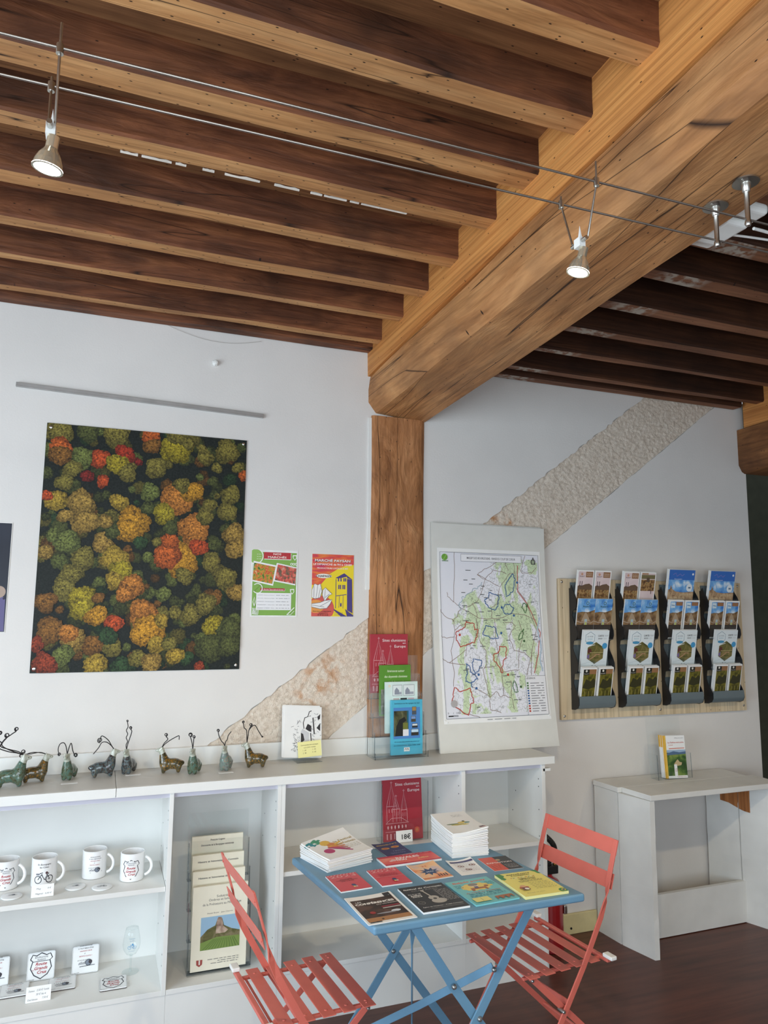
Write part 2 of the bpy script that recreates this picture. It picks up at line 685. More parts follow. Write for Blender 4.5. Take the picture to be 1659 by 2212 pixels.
M_sleeper = wood('sleeper_orange_pine', [(0.25, (170, 106, 54)), (0.45, (202, 134, 72)), (0.6, (216, 150, 84)), (0.8, (226, 164, 98))],
                 'y', along=0.35, across=14, patch=0.25, patchcol=(146, 92, 54), bump=0.4, hole_scale=5)
M_post = wood('post_oak', [(0.25, (132, 84, 50)), (0.42, (174, 118, 74)), (0.58, (194, 136, 90)), (0.78, (210, 156, 108))],
              'z', along=2.2, across=6, patch=0.4, patchcol=(132, 90, 60), bump=1.0, hole_scale=6, bdist=0.012, cracks=0.008)
M_dark = plain('dark_olive_wall', (74, 76, 62), 0.9, var=0.05)
M_steel = plain('brushed_steel', (196, 194, 188), 0.28, metal=1.0, var=0.04)
M_white = plain('white_laminate', (232, 232, 228), 0.38, var=0.012, scale=4)
M_whiteplastic = plain('white_plastic', (236, 236, 232), 0.35, var=0.01)
M_black = plain('black_plastic', (24, 24, 24), 0.45)


def rise(y):
    """the old ceiling climbs slightly away from the wall"""
    return -0.043 * y


# floor
mb = MB().box((-2.6, -5.2, -0.06), (5.6, 1.2, 0.0), M_floor)
struct(mb.build('floor'))

# exposed stone: roughly pricked diagonal band, left bare by the plaster
UP = [(-0.92, 0.0), (0.473, 1.044), (1.244, 1.623), (1.88, 2.114), (2.97, 2.923), (3.34, 3.2)]
LO = [(-0.33, 0.0), (1.041, 1.048), (1.237, 1.201), (2.242, 1.979), (3.508, 2.919), (3.75, 3.1)]


def jag(pts, amp, seed):
    rn = random.Random(seed)
    out = []
    for a, b in zip(pts[:-1], pts[1:]):
        n = max(2, int(math.dist(a, b) / 0.025))
        for i in range(n):
            t = i / n
            j = rn.uniform(-amp, amp)
            out.append((a[0] + (b[0] - a[0]) * t - j * 0.6, a[1] + (b[1] - a[1]) * t + j * 0.8))
    return out + [pts[-1]]


wall = MB()
fr = lambda u, v, w: (u, 0.007 - w, v)
wall.prism([(-2.6, 0.0)] + jag(UP, 0.007, 1) + [(-2.6, 3.2)], fr, 0.007, M_wall)
wall.prism(jag(LO, 0.003, 2)[::-1] + [(-0.33, 0.0), (3.75, 0.0)][1:] if False else [(3.75, 0.0)] + [(3.75, 3.1)] + jag(LO, 0.003, 2)[::-1][1:], fr, 0.007, M_wall)
wall.box((-2.6, 0.012, 0.0), (3.75, 0.16, 3.2), M_wall)
wall_back = struct(wall.build('wall_back'))


def stone_mat():
    m, nt, b = base_mat('pricked_stone')
    tc = N(nt, 'ShaderNodeTexCoord')
    n1 = N(nt, 'ShaderNodeTexNoise', i_Scale=55.0, i_Detail=6.0, i_Roughness=0.65)
    nt.links.new(tc.outputs['Object'], n1.inputs['Vector'])
    r = ramp(nt, [(0.3, (200, 184, 166)), (0.5, (222, 207, 190)), (0.7, (234, 223, 208))])
    nt.links.new(n1.outputs['Fac'], r.inputs['Fac'])
    # old rust stains, at the foot of the band and above the map
    fac = None
    for c, rad in (((1.0, 0.0, 1.33), 0.16), ((0.93, 0.0, 1.22), 0.10), ((1.93, 0.0, 2.16), 0.09), ((2.04, 0, 2.12), 0.06)):
        sub = N(nt, 'ShaderNodeVectorMath', operation='DISTANCE')
        nt.links.new(tc.outputs['Object'], sub.inputs[0])
        sub.inputs[1].default_value = c
        mr = N(nt, 'ShaderNodeMapRange')
        mr.inputs[1].default_value = rad
        mr.inputs[2].default_value = 0.0
        nt.links.new(sub.outputs['Value'], mr.inputs[0])
        if fac is None:
            fac = mr.outputs[0]
        else:
            mxm = N(nt, 'ShaderNodeMath', operation='MAXIMUM')
            nt.links.new(fac, mxm.inputs[0])
            nt.links.new(mr.outputs[0], mxm.inputs[1])
            fac = mxm.outputs[0]
    n2 = N(nt, 'ShaderNodeTexNoise', i_Scale=16.0, i_Detail=6.0)
    nt.links.new(tc.outputs['Object'], n2.inputs['Vector'])
    r2 = ramp(nt, [(0.48, (0, 0, 0)), (0.62, (255, 255, 255))])
    nt.links.new(n2.outputs['Fac'], r2.inputs['Fac'])
    mm = N(nt, 'ShaderNodeMath', operation='MULTIPLY')
    nt.links.new(fac, mm.inputs[0])
    nt.links.new(r2.outputs['Color'], mm.inputs[1])
    mx = N(nt, 'ShaderNodeMix', data_type='RGBA')
    nt.links.new(mm.outputs[0], mx.inputs[0])
    nt.links.new(r.outputs['Color'], mx.inputs[6])
    mx.inputs[7].default_value = rgb((190, 128, 70))
    nt.links.new(mx.outputs[2], b.inputs['Base Color'])
    b.inputs['Roughness'].default_value = 0.9
    n3 = N(nt, 'ShaderNodeTexNoise', i_Scale=95.0, i_Detail=3.0, i_Distortion=1.2)
    nt.links.new(tc.outputs['Object'], n3.inputs['Vector'])
    bp = N(nt, 'ShaderNodeBump', i_Strength=0.8, i_Distance=0.006)
    nt.links.new(n3.outputs['Fac'], bp.inputs['Height'])
    nt.links.new(bp.outputs['Normal'], b.inputs['Normal'])
    return m


def on_line(L, t):
    tot = L[-1][0] - L[0][0]
    x = L[0][0] + tot * t
    for a, b in zip(L[:-1], L[1:]):
        if x <= b[0] + 1e-9:
            k = (x - a[0]) / (b[0] - a[0])
            return x, a[1] + (b[1] - a[1]) * k
    return L[-1]


def stone_pt(s, t):
    a = on_line(LO, s)
    b = on_line(UP, s)
    x = a[0] + (b[0] - a[0]) * t
    z = a[1] + (b[1] - a[1]) * t
    x = min(x, 3.745)
    q = Vector((x * 75, z * 75, 0.3))
    y = 0.0055 + 0.0042 * noise.noise(q) + 0.0016 * noise.noise(q * 0.18)
    return (x, max(0.0005, min(y, 0.0105)), z)


stone = MB().grid(stone_pt, 760, 62, stone_mat())
stone.build('exposed_stone', wall_back, smooth='all')

# room behind the camera: left wall with the shop window, rear wall with window and glass door, right end
M_frame = plain('window_paint', (120, 126, 124), 0.5)
wl = MB()
wl.box((-2.72, -5.2, 0), (-2.6, 0.16, 0.30), M_wall).box((-2.72, -5.2, 2.45), (-2.6, 0.16, 3.3), M_wall)
wl.box((-2.72, -5.2, 0.30), (-2.6, -4.4, 2.45), M_wall).box((-2.72, -1.0, 0.30), (-2.6, 0.16, 2.45), M_wall)
struct(wl.build('wall_left'))
wf = MB()
for y in (-4.37, -3.27, -2.13, -1.03):
    wf.box((-2.68, y - 0.03, 0.30), (-2.62, y + 0.03, 2.45), M_frame)
for z in (0.33, 2.42):
    wf.box((-2.68, -4.4, z - 0.03), (-2.62, -1.0, z + 0.03), M_frame)
struct(wf.build('window_1'))
wr = MB()
wr.box((-2.72, -5.32, 0), (-1.65, -5.2, 3.4), M_wall).box((-1.65, -5.32, 2.45), (5.6, -5.2, 3.4), M_wall)
wr.box((-1.65, -5.32, 0), (1.25, -5.2, 0.38), M_wall).box((1.25, -5.32, 0), (2.6, -5.2, 2.45), M_wall)
wr.box((3.8, -5.32, 0), (5.6, -5.2, 2.45), M_wall)
struct(wr.build('wall_rear'))
wf = MB()
for x in (-1.62, -0.2, 1.22):
    wf.box((x - 0.03, -5.28, 0.38), (x + 0.03, -5.22, 2.45), M_frame)
struct(wf.build('window_2'))
wd = MB()
for x in (2.63, 3.77):
    wd.box((x - 0.03, -5.28, 0), (x + 0.03, -5.22, 2.45), M_frame)
wd.box((2.6, -5.28, 0.0), (3.8, -5.22, 0.12), M_frame)
struct(wd.build('door_1'))
struct(MB().box((5.6, -5.32, 0), (5.72, 1.2, 3.4), M_wall).build('wall_right'))
struct(MB().box((3.75, 0.85, 0), (5.6, 0.97, 3.3), M_dark).box((3.752, 0.16, 0), (3.79, 0.85, 3.3), M_dark).build('wall_recess'))
# baseboard, cream-yellow
M_base = plain('cream_yellow_paint', (214, 200, 150), 0.5, var=0.03)
bb = struct(MB().box((2.04, -0.016, 0), (2.525, -0.001, 0.099), M_base).box((3.28, -0.016, 0), (3.75, -0.001, 0.099), M_base).build('baseboard_back', bevel=0.003))
MB().lathe([(0.0, 0), (0.006, 0), (0.006, 0.002), (0, 0.002)], M_black, 10, (2.36, -0.0185, 0.03), axis='y').build('dark_plug', bb)

# ------------------------------------------------------------------ ceiling with joists and beams
def rough_bar(x0, x1, y0, y1, z0, z1, mats, n, amp, seed, lift):
    """hewn timber along x with uneven faces; mats = (side, underside)"""
    b = MB()
    rn = Vector((seed * 3.1, seed * 1.7, seed * 0.9))
    ring = []
    for i in range(n + 1):
        x = x0 + (x1 - x0) * i / n
        def w(k):
            return amp * noise.noise(Vector((x * 2.2, k * 5.3, 0)) + rn)
        yc = (y0 + y1) / 2
        dz = lift
        c = [(y0 + w(1), z0 + 0.008 + w(2)), (y0 + 0.008 + w(1), z0 + w(2)), (y1 - 0.008 + w(3), z0 + w(4)), (y1 + w(3), z0 + 0.008 + w(4)),
             (y1 + w(5), z1), (y0 + w(6), z1)]
        ring.append([(x, yy, zz + dz) for yy, zz in c])
    vs = [p for r in ring for p in r]
    for side, ks in ((mats[0], (0, 2, 3, 4, 5)), (mats[1], (1,))):
        fs = []
        for i in range(n):
            for k in ks:
                k2 = (k + 1) % 6
                fs.append((i * 6 + k, (i + 1) * 6 + k, (i + 1) * 6 + k2, i * 6 + k2))
        b.add(vs, fs, side)
    b.add(ring[0], [tuple(range(6))], mats[0])
    b.add(ring[-1], [tuple(range(6))[::-1]], mats[0])
    return b


cl = MB()
def ceil_fn(s, t):
    y = 0.16 - 5.4 * t
    return (-2.7 + 8.4 * s, y, 2.95 + 0.118 + rise(min(y, 0)))
cl.grid(ceil_fn, 6, 12, M_ceil, True)
ceiling = struct(cl.build('ceiling'))

JY = [(-0.082, -0.004), (-0.21, -0.145), (-0.488, -0.425), (-0.758, -0.68), (-1.036, -0.955), (-1.328, -1.24), (-1.595, -1.496),
      (-1.863, -1.773), (-2.131, -2.044), (-2.405, -2.32), (-2.68, -2.595), (-2.955, -2.87), (-3.23, -3.145), (-3.505, -3.42)]
for k, (a, b2) in enumerate(JY):
    ym = (a + b2) / 2
    z0 = 2.95 + rise(ym)
    if k == 0:
        z0 = 2.957
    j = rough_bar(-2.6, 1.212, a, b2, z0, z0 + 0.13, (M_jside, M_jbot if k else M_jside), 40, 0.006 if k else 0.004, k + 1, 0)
    j.build('joist', ceiling)
for k, (a, b2) in enumerate(JY):
    ym = (a + b2) / 2
    z0 = 2.922 + 0.022 * (-ym)
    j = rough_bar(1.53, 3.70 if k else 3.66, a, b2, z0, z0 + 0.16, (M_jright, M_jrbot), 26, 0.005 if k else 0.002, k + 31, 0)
    j.build('joist', ceiling)


# crumbs of old plaster left in the gap along one joist
M_crumb = plain('old_plaster', (226, 218, 206), 0.9, var=0.05)
rn = random.Random(8)
x = -0.02
while x < 0.86:
    w = rn.uniform(0.03, 0.12)
    z = 2.952 + rise(-1.27)
    n = 5
    ys = [rn.uniform(0.0015, 0.006) for _ in range(n + 1)]
    top = [(x + w * i / n, z + ys[i]) for i in range(n + 1)]
    MB().prism([(x, z - 0.0005), (x + w, z - 0.001)] + top[::-1], lambda u, v, ww: (u, -1.234 - ww, v), 0.007, M_crumb).build('plaster_crumb', ceiling)
    x += w + rn.uniform(0.0, 0.05)


# main beam: hewn oak, sleeper of orange pine on top
def section_run(sec, y0, y1, n, amp, seed, mat, rz=rise):
    b = MB()
    m = len(sec)
    vs = []
    for i in range(n + 1):
        y = y0 + (y1 - y0) * i / n
        for k, (x, z) in enumerate(sec):
            q = Vector((k * 3.7 + seed, y * 1.6, seed))
            vs.append((x + amp * noise.noise(q), y, z + amp * noise.noise(q + Vector((9, 3, 1))) + rz(y)))
    fs = []
    for i in range(n):
        for k in range(m):
            fs.append((i * m + k, i * m + (k + 1) % m, (i + 1) * m + (k + 1) % m, (i + 1) * m + k))
    b.add(vs, fs, mat)
    b.add(vs[:m], [tuple(range(m))[::-1]], mat)
    b.add(vs[-m:], [tuple(range(m))], mat)
    return b


sec = [(1.228, 2.832), (1.219, 2.765), (1.221, 2.70), (1.262, 2.648), (1.40, 2.634), (1.535, 2.628), (1.545, 2.72), (1.54, 2.832)]
section_run(sec, 0.002, -5.1, 60, 0.007, 5, M_beam).build('main_beam', ceiling)
sec = [(1.213, 3.12), (1.211, 2.99), (1.214, 2.836), (1.532, 2.836), (1.532, 3.12)]
section_run(sec, 0.002, -5.1, 40, 0.003, 9, M_sleeper).build('sleeper', ceiling)
flat = lambda y: -0.02 * y
sec = [(3.694, 2.795), (3.694, 2.57), (3.72, 2.53), (3.74, 2.518), (4.00, 2.518), (4.0, 2.795)]
M_beam2 = wood('second_beam_oak', [(0.25, (78, 48, 28)), (0.45, (118, 76, 44)), (0.65, (146, 98, 58)), (0.8, (160, 110, 68))],
               'y', along=1.2, across=5, patch=0.7, patchcol=(58, 36, 25), bump=0.6, hole_scale=6)
section_run(sec, 0.0, -5.1, 40, 0.005, 15, M_beam2, flat).build('second_beam', ceiling, smooth=True)
sec = [(3.70, 3.12), (3.70, 2.80), (3.98, 2.80), (3.98, 3.12)]
section_run(sec, -0.05, -5.1, 20, 0.002, 19, M_sleeper, flat).build('second_sleeper', ceiling)

# nail left in the wall plate, loose nylon thread
M_nylon = plain('nylon_thread', (190, 186, 180), 0.4)
th = []
for i in range(25):
    t = i / 24
    th.append((0.18 + 0.48 * t, -0.006, 2.972 - 0.055 * math.sin(t * PI * 0.9) - 0.012 * t))
tag(MB().tube(th, 0.0009, M_nylon, 5).build('nylon_thread'), 'thin loose thread hanging along the wall plate under the joists', 'thread')

# oak post standing against the wall under the beam
def post_fn(s, t):
    z = 0.972 + (2.632 - 0.972) * t
    prof = [(1.236, 0.006), (1.238, -0.012), (1.25, -0.018), (1.32, -0.0205), (1.42, -0.021), (1.49, -0.019), (1.515, -0.013), (1.528, -0.003), (1.533, 0.006)]
    f = s * (len(prof) - 1)
    i = min(int(f), len(prof) - 2)
    f -= i
    x = prof[i][0] * (1 - f) + prof[i + 1][0] * f
    y = prof[i][1] * (1 - f) + prof[i + 1][1] * f
    e = 0.004 * noise.noise(Vector((x * 4, z * 2.2, 3)))
    x += 0.006 * noise.noise(Vector((s * 1.5, z * 1.9, 8))) - 0.004 * (1 - t)
    return (x, y + e * 0.6, z)


post = MB().grid(post_fn, 24, 70, M_post)
post.build('trim_1', smooth='all')
struct(bpy.data.objects['trim_1'])
trim2 = MB()
trim2.prism(jag([(1.216, 1.75), (1.222, 2.2), (1.220, 2.62)], 0.002, 4) + [(1.237, 2.62), (1.240, 2.2), (1.236, 1.75)], lambda u, v, w: (u, -0.001 - w, v), 0.006, M_whiteplastic)
struct(trim2.build('trim_2'))

# ------------------------------------------------------------------ low-voltage cable track with halogen spots
M_cable = plain('steel_cable', (150, 142, 134), 0.35, metal=0.9)
tr = thing('cable_track', 'pair of taut steel cables strung below the joists carrying halogen spots', 'track', (1.4425, -2.094, 2.625))
o3 = Vector((1.4425, -2.094, 2.625))


def rel(p):
    return tuple(Vector(p) - o3)


A0, A1 = (-2.58, -2.094, 2.628), (1.449, -2.148, 2.625)
B0, B1 = (-2.58, -1.984, 2.628), (1.459, -2.040, 2.625)
MB().tube([rel(A0), rel(A1), rel((3.6, -2.17, 2.63))], 0.0026, M_cable, 8).build('cable', tr, smooth=True)
MB().tube([rel(B0), rel(B1), rel((3.6, -2.06, 2.63))], 0.0026, M_cable, 8).build('cable', tr, smooth=True)
for (x, y) in ((1.447, -2.150), (1.457, -2.042)):
    zb = 2.632 + rise(y)
    so = MB()
    so.lathe([(0.0, zb), (0.032, zb), (0.032, zb - 0.004), (0.012, zb - 0.005), (0.0095, zb - 0.026), (0.0075, zb - 0.028),
              (0.0062, zb - 0.03), (0.0062, 2.622), (0.0075, 2.619), (0.0085, 2.613), (0.006, 2.607), (0.0, 2.605)][::-1], M_steel, 20,
             (x - o3.x, y - o3.y, -o3.z))
    st = so.build('standoff', tr, smooth=True)
    for dx, dy in ((-0.02, -0.008), (0.02, 0.008)):
        MB().lathe([(0, 0.0), (0.0035, 0.001), (0.0035, 0.004), (0, 0.004)], M_steel, 8, (x + dx - o3.x, y + dy - o3.y, zb - 0.006 - o3.z)).build('screw', st)

M_glassrefl = None
m, nt, b = base_mat('dichroic_reflector')
b.inputs['Base Color'].default_value = rgb((222, 214, 190))
b.inputs['Metallic'].default_value = 0.75
b.inputs['Roughness'].default_value = 0.18
M_glassrefl = m
m, nt, b = base_mat('lit_halogen_lens')
b.inputs['Emission Color'].default_value = (1.0, 0.93, 0.80, 1)
b.inputs['Emission Strength'].default_value = 14.0
M_lens = m


def spot_lamp(x, label, tilt, aim, power, angle=112):
    ya = -2.094 - (x + 2.58) / 4.03 * 0.054
    yb = -1.984 - (x + 2.58) / 4.03 * 0.056
    ym = (ya + yb) / 2
    t = thing('halogen_spot', label, 'lamp', (x, ym, 2.46), (0, 0, 0), 'halogen spots on the cable track')
    top = 0.165
    # two rods from the cables to the lamp holder
    for (yy, dx, hh) in ((ya - ym, 0.008, 0.215), (yb - ym, -0.012, 0.185)):
        MB().tube([(dx, yy, hh), (dx, yy, top - 0.004), (dx * 0.7, yy * 0.35, 0.045)], 0.0024, M_steel, 8).build('rod', t, smooth=True)
        MB().lathe([(0, 0), (0.0065, 0.0), (0.0065, 0.018), (0, 0.018)], M_steel, 12, (dx, yy, 0.155)).build('cable_clamp', t, smooth=True)
    # ceramic holder with crossbar and wing screw
    h = MB()
    h.tube([(-0.003, -0.028, 0.043), (-0.003, 0.028, 0.043)], 0.005, M_steel, 10)
    h.box((-0.010, -0.011, 0.03), (0.006, 0.011, 0.052), M_whiteplastic)
    h.add([(-0.004, -0.004, 0.05), (0.003, -0.004, 0.05), (0.003, 0.004, 0.05), (-0.004, 0.004, 0.05), (-0.001, 0, 0.085)],
          [(0, 1, 4), (1, 2, 4), (2, 3, 4), (3, 0, 4)], M_whiteplastic)
    h.build('lamp_holder', t)
    R = Matrix.Rotation(tilt[0], 4, 'X') @ Matrix.Rotation(tilt[1], 4, 'Y')
    # faceted reflector, neck and lens
    rf = MB()
    rf.lathe([(0.0105, 0.03), (0.0105, 0.008), (0.0125, 0.004), (0.019, -0.006), (0.0235, -0.018), (0.0255, -0.028), (0.0265, -0.031)], M_glassrefl, 36)
    ro = rf.build('reflector', t, smooth=False)
    ro.matrix_local = R
    rr = MB().lathe([(0.0, -0.0325), (0.012, -0.0325), (0.0262, -0.0305), (0.0262, -0.029), (0.0, -0.029)], M_lens, 28).build('lens', t, smooth=True)
    rr.matrix_local = R
    d = bpy.data.lights.new('halogen_beam', 'SPOT')
    d.energy = power
    d.color = (1.0, 0.83, 0.58)
    d.spot_size = math.radians(angle)
    d.spot_blend = 0.7
    d.shadow_soft_size = 0.025
    lo = bpy.data.objects.new('halogen_beam', d)
    COL.objects.link(lo)
    lo.parent = t
    loc = R @ Vector((0, 0, -0.045))
    lo.location = loc
    lo.rotation_euler = (Vector(aim)).to_track_quat('-Z', 'Y').to_euler()
    return t


spot_lamp(-0.128, 'lit halogen spot hanging near the left end of the cable track', (0.10, 0.12), (0.0, 0.62, -1.0), 14)
spot_lamp(0.992, 'lit halogen spot hanging in front of the big oak beam', (0.12, 0.22), (0.1, 0.62, -1.0), 36)
spot_lamp(2.35, 'lit halogen spot on the cables past the beam', (0.12, 0.1), (0.1, 0.62, -1.0), 20)
spot_lamp(3.35, 'lit halogen spot at the right end of the cables', (0.12, 0.1), (-0.1, 0.62, -1.0), 20)

# white junction box and cables behind the beam
jb = thing('junction_box', 'white plastic junction box fixed behind the beam', 'junction box', (1.605, -1.93, 2.752))
MB().box((-0.052, -0.11, -0.012), (0.05, 0.11, 0.02), M_whiteplastic).build('cover', jb, bevel=0.012, segs=3)
MB().box((-0.052, -0.06, -0.03), (0.03, 0.06, -0.010), M_whiteplastic).build('lid', jb, bevel=0.014, segs=3)
cb = []
for i in range(40):
    t = i / 39
    cb.append((1.66 + 1.5 * t, -1.98 - 0.10 * t + 0.03 * math.sin(t * 9), 2.73 - 0.05 * math.sin(t * PI) + 0.02 * math.sin(t * 14)))
tag(MB().tube(cb, 0.0045, M_whiteplastic, 8).build('power_cable', smooth=True), 'white power cable running from the junction box under dark joists', 'cable')
cb = []
for i in range(40):
    t = i / 39
    cb.append((1.655 + 1.6 * t, -1.90 - 0.28 * t, 2.735 - 0.06 * t + 0.018 * math.sin(t * 8 + 1)))
tag(MB().tube(cb, 0.0035, M_whiteplastic, 8).build('power_cable', smooth=True), 'thinner grey-white cable drooping below the white power cable', 'cable')
CROWNS=[(0.063,0.970,0.052,'g'),(0.191,0.974,0.043,'d'),(0.326,0.979,0.058,'g'),(0.496,0.988,0.040,'o'),(0.627,0.945,0.070,'y2'),(0.638,1.000,0.049,'g'),(0.778,0.909,0.037,'g'),(0.897,0.943,0.052,'g'),(0.844,0.866,0.024,'g'),(0.065,0.896,0.046,'o'),(0.071,0.868,0.043,'b'),(0.177,0.865,0.046,'g2'),(0.259,0.865,0.040,'r2'),(0.374,0.896,0.040,'r'),(0.342,0.847,0.046,'y2'),(0.393,0.816,0.037,'g'),(0.197,0.792,0.027,'r3'),(0.131,0.816,0.037,'g'),(0.526,0.848,0.046,'g'),(0.507,0.936,0.037,'b'),(0.276,0.773,0.027,'r2'),(0.100,0.757,0.037,'g'),(0.440,0.866,0.018,'r3'),(0.762,0.944,0.024,'g'),(0.957,0.874,0.027,'g'),(0.986,0.839,0.024,'o'),(0.511,0.741,0.040,'g2'),(0.653,0.714,0.067,'o2'),(0.728,0.754,0.049,'y'),(0.664,0.780,0.034,'g'),(0.586,0.650,0.046,'y2'),(0.825,0.803,0.024,'d'),(0.926,0.749,0.043,'g'),(0.359,0.691,0.037,'y3'),(0.184,0.676,0.055,'b2'),(0.057,0.681,0.046,'y3'),(0.020,0.702,0.024,'r2'),(0.427,0.601,0.070,'y'),(0.408,0.571,0.055,'y'),(0.210,0.603,0.055,'b2'),(0.301,0.607,0.030,'b2'),(0.110,0.624,0.030,'b2'),(0.815,0.699,0.030,'g'),(0.743,0.586,0.070,'o2'),(0.797,0.649,0.037,'g'),(0.915,0.674,0.046,'g'),(0.679,0.463,0.073,'y'),(0.602,0.472,0.058,'o'),(0.767,0.514,0.040,'r2'),(0.620,0.539,0.037,'o'),(0.119,0.514,0.052,'g2'),(0.061,0.540,0.030,'g2'),(0.293,0.514,0.046,'b2'),(0.339,0.563,0.030,'d'),(0.501,0.670,0.027,'d'),(0.947,0.577,0.049,'b2'),(0.970,0.516,0.049,'b2'),(0.844,0.529,0.030,'d'),(0.833,0.450,0.043,'g'),(0.031,0.477,0.030,'b2'),(0.200,0.454,0.049,'g'),(0.346,0.453,0.055,'y3'),(0.390,0.407,0.049,'y2'),(0.358,0.366,0.037,'y3'),(0.436,0.344,0.052,'o2'),(0.410,0.314,0.037,'o2'),(0.603,0.317,0.034,'g2'),(0.156,0.384,0.043,'g'),(0.125,0.327,0.046,'g'),(0.697,0.391,0.037,'g'),(0.919,0.391,0.049,'g'),(0.970,0.324,0.040,'b2'),(0.867,0.304,0.030,'b'),(0.204,0.294,0.055,'y2'),(0.213,0.254,0.046,'y2'),(0.285,0.220,0.043,'y'),(0.046,0.275,0.043,'b'),(0.369,0.191,0.037,'r2'),(0.512,0.215,0.067,'o2'),(0.522,0.156,0.070,'y'),(0.496,0.251,0.043,'o2'),(0.595,0.204,0.030,'y3'),(0.663,0.234,0.030,'g'),(0.746,0.229,0.046,'g'),(0.813,0.272,0.046,'g'),(0.851,0.181,0.049,'y2'),(0.948,0.163,0.055,'d'),(0.082,0.162,0.055,'b'),(0.180,0.133,0.055,'b2'),(0.158,0.156,0.037,'o2'),(0.271,0.110,0.043,'b'),(0.368,0.098,0.037,'g'),(0.573,0.109,0.037,'y3'),(0.641,0.109,0.030,'g'),(0.726,0.048,0.030,'d2'),(0.671,0.060,0.037,'y3'),(0.494,0.050,0.037,'g'),(0.557,0.026,0.043,'b2'),(0.284,0.023,0.049,'y3'),(0.137,0.065,0.043,'g2'),(0.064,0.037,0.046,'r4'),(0.017,0.111,0.030,'r4'),(0.847,0.095,0.061,'d'),(0.943,0.095,0.049,'d'),(0.407,0.022,0.037,'d2'),(0.796,0.011,0.024,'r4'),(0.550,0.530,0.021,'g'),(0.617,0.592,0.030,'d'),(0.467,0.527,0.030,'d2'),(0.512,0.469,0.024,'g2'),(0.287,0.295,0.024,'b'),(0.690,0.963,0.027,'g'),(0.338,0.139,0.037,'d2')]
MAP_ROAD=[[(0.140,1.001),(0.143,0.893),(0.123,0.689),(0.191,0.656),(0.355,0.595),(0.411,0.588),(0.568,0.589),(0.705,0.621),(0.828,0.615),(0.954,0.581)],[(0.066,0.747),(0.071,0.727),(0.125,0.689)],[(-0.018,0.642),(0.041,0.600),(0.119,0.577),(0.127,0.518),(0.119,0.479),(0.081,0.394)],[(-0.037,0.485),(0.046,0.472),(0.119,0.479)],[(0.600,0.961),(0.505,0.921),(0.423,0.892),(0.364,0.864),(0.441,0.833),(0.401,0.752),(0.351,0.691),(0.242,0.657)],[(0.364,0.864),(0.497,0.820),(0.596,0.789),(0.683,0.872),(0.753,0.880)],[(0.646,0.959),(0.685,0.892)],[(0.738,0.961),(0.758,0.880),(0.755,0.785),(0.849,0.711),(0.887,0.636),(0.947,0.519),(0.884,0.388),(0.814,0.238)],[(0.867,0.992),(0.811,0.895),(0.833,0.882),(0.936,0.884),(0.983,0.923)],[(0.441,0.833),(0.526,0.895),(0.594,0.890),(0.661,0.874)],[(0.584,0.782),(0.553,0.680),(0.495,0.659),(0.495,0.589)],[(-0.049,0.349),(-0.005,0.349),(0.060,0.322),(0.220,0.399)],[(0.081,0.394),(0.101,0.262),(0.086,0.184)],[(0.214,0.307),(0.104,0.321),(0.060,0.322)],[(0.305,0.684),(0.337,0.651),(0.350,0.605),(0.343,0.578),(0.357,0.458),(0.419,0.391),(0.413,0.311),(0.377,0.278),(0.394,0.212),(0.425,0.111)],[(0.297,0.565),(0.173,0.544),(0.127,0.518)],[(0.523,0.586),(0.524,0.465),(0.531,0.411),(0.562,0.256),(0.562,0.121)],[(0.622,0.566),(0.700,0.566),(0.731,0.539),(0.684,0.512),(0.658,0.471),(0.707,0.390),(0.805,0.375),(0.878,0.333)],[(0.769,0.580),(0.805,0.491),(0.751,0.389),(0.730,0.281)],[(0.884,0.395),(0.858,0.238)],[(0.353,0.565),(0.311,0.445),(0.232,0.426),(0.217,0.360)],[(0.261,0.181),(0.431,0.117),(0.488,0.150),(0.529,0.115),(0.573,0.121),(0.637,0.106),(0.653,0.038)],[(0.425,0.111),(0.415,0.044),(0.522,0.021)],[(0.553,0.411),(0.500,0.297),(0.389,0.292)],[(0.562,0.256),(0.651,0.268),(0.740,0.274)],[(0.646,0.207),(0.638,0.113)],[(0.090,0.066),(0.186,0.024),(0.314,0.001)],[(0.191,0.656),(0.154,0.604),(0.107,0.570)]]
MAP_RED=[[(0.236,0.574),(0.258,0.564),(0.313,0.555),(0.317,0.522),(0.350,0.518),(0.336,0.478),(0.311,0.445),(0.176,0.416),(0.140,0.459),(0.137,0.508),(0.183,0.521),(0.228,0.538),(0.236,0.574)],[(0.554,0.416),(0.620,0.414),(0.614,0.343),(0.580,0.330),(0.562,0.256),(0.527,0.297),(0.487,0.341),(0.495,0.374),(0.545,0.381),(0.554,0.416)],[(0.094,0.181),(0.139,0.157),(0.238,0.168),(0.248,0.148),(0.271,0.088),(0.232,0.076),(0.212,0.013),(0.090,0.066),(0.064,0.093),(0.094,0.181)]]
MAP_BLUE=[[(0.732,0.876),(0.749,0.839),(0.724,0.764),(0.653,0.729),(0.642,0.796),(0.680,0.838),(0.732,0.876)],[(0.478,0.753),(0.574,0.731),(0.563,0.667),(0.533,0.643),(0.483,0.653),(0.435,0.679),(0.434,0.709),(0.466,0.719),(0.478,0.753)],[(0.643,0.680),(0.689,0.682),(0.720,0.651),(0.694,0.621),(0.627,0.623),(0.604,0.647),(0.643,0.680)],[(0.424,0.544),(0.524,0.535),(0.547,0.471),(0.502,0.465),(0.400,0.492),(0.424,0.544)],[(0.294,0.346),(0.375,0.328),(0.339,0.279),(0.298,0.253),(0.275,0.313),(0.294,0.346)],[(0.220,0.314),(0.252,0.297),(0.255,0.267),(0.293,0.253),(0.319,0.226),(0.251,0.204),(0.202,0.212),(0.210,0.248),(0.222,0.261),(0.220,0.314)],[(0.251,0.204),(0.260,0.174)]]
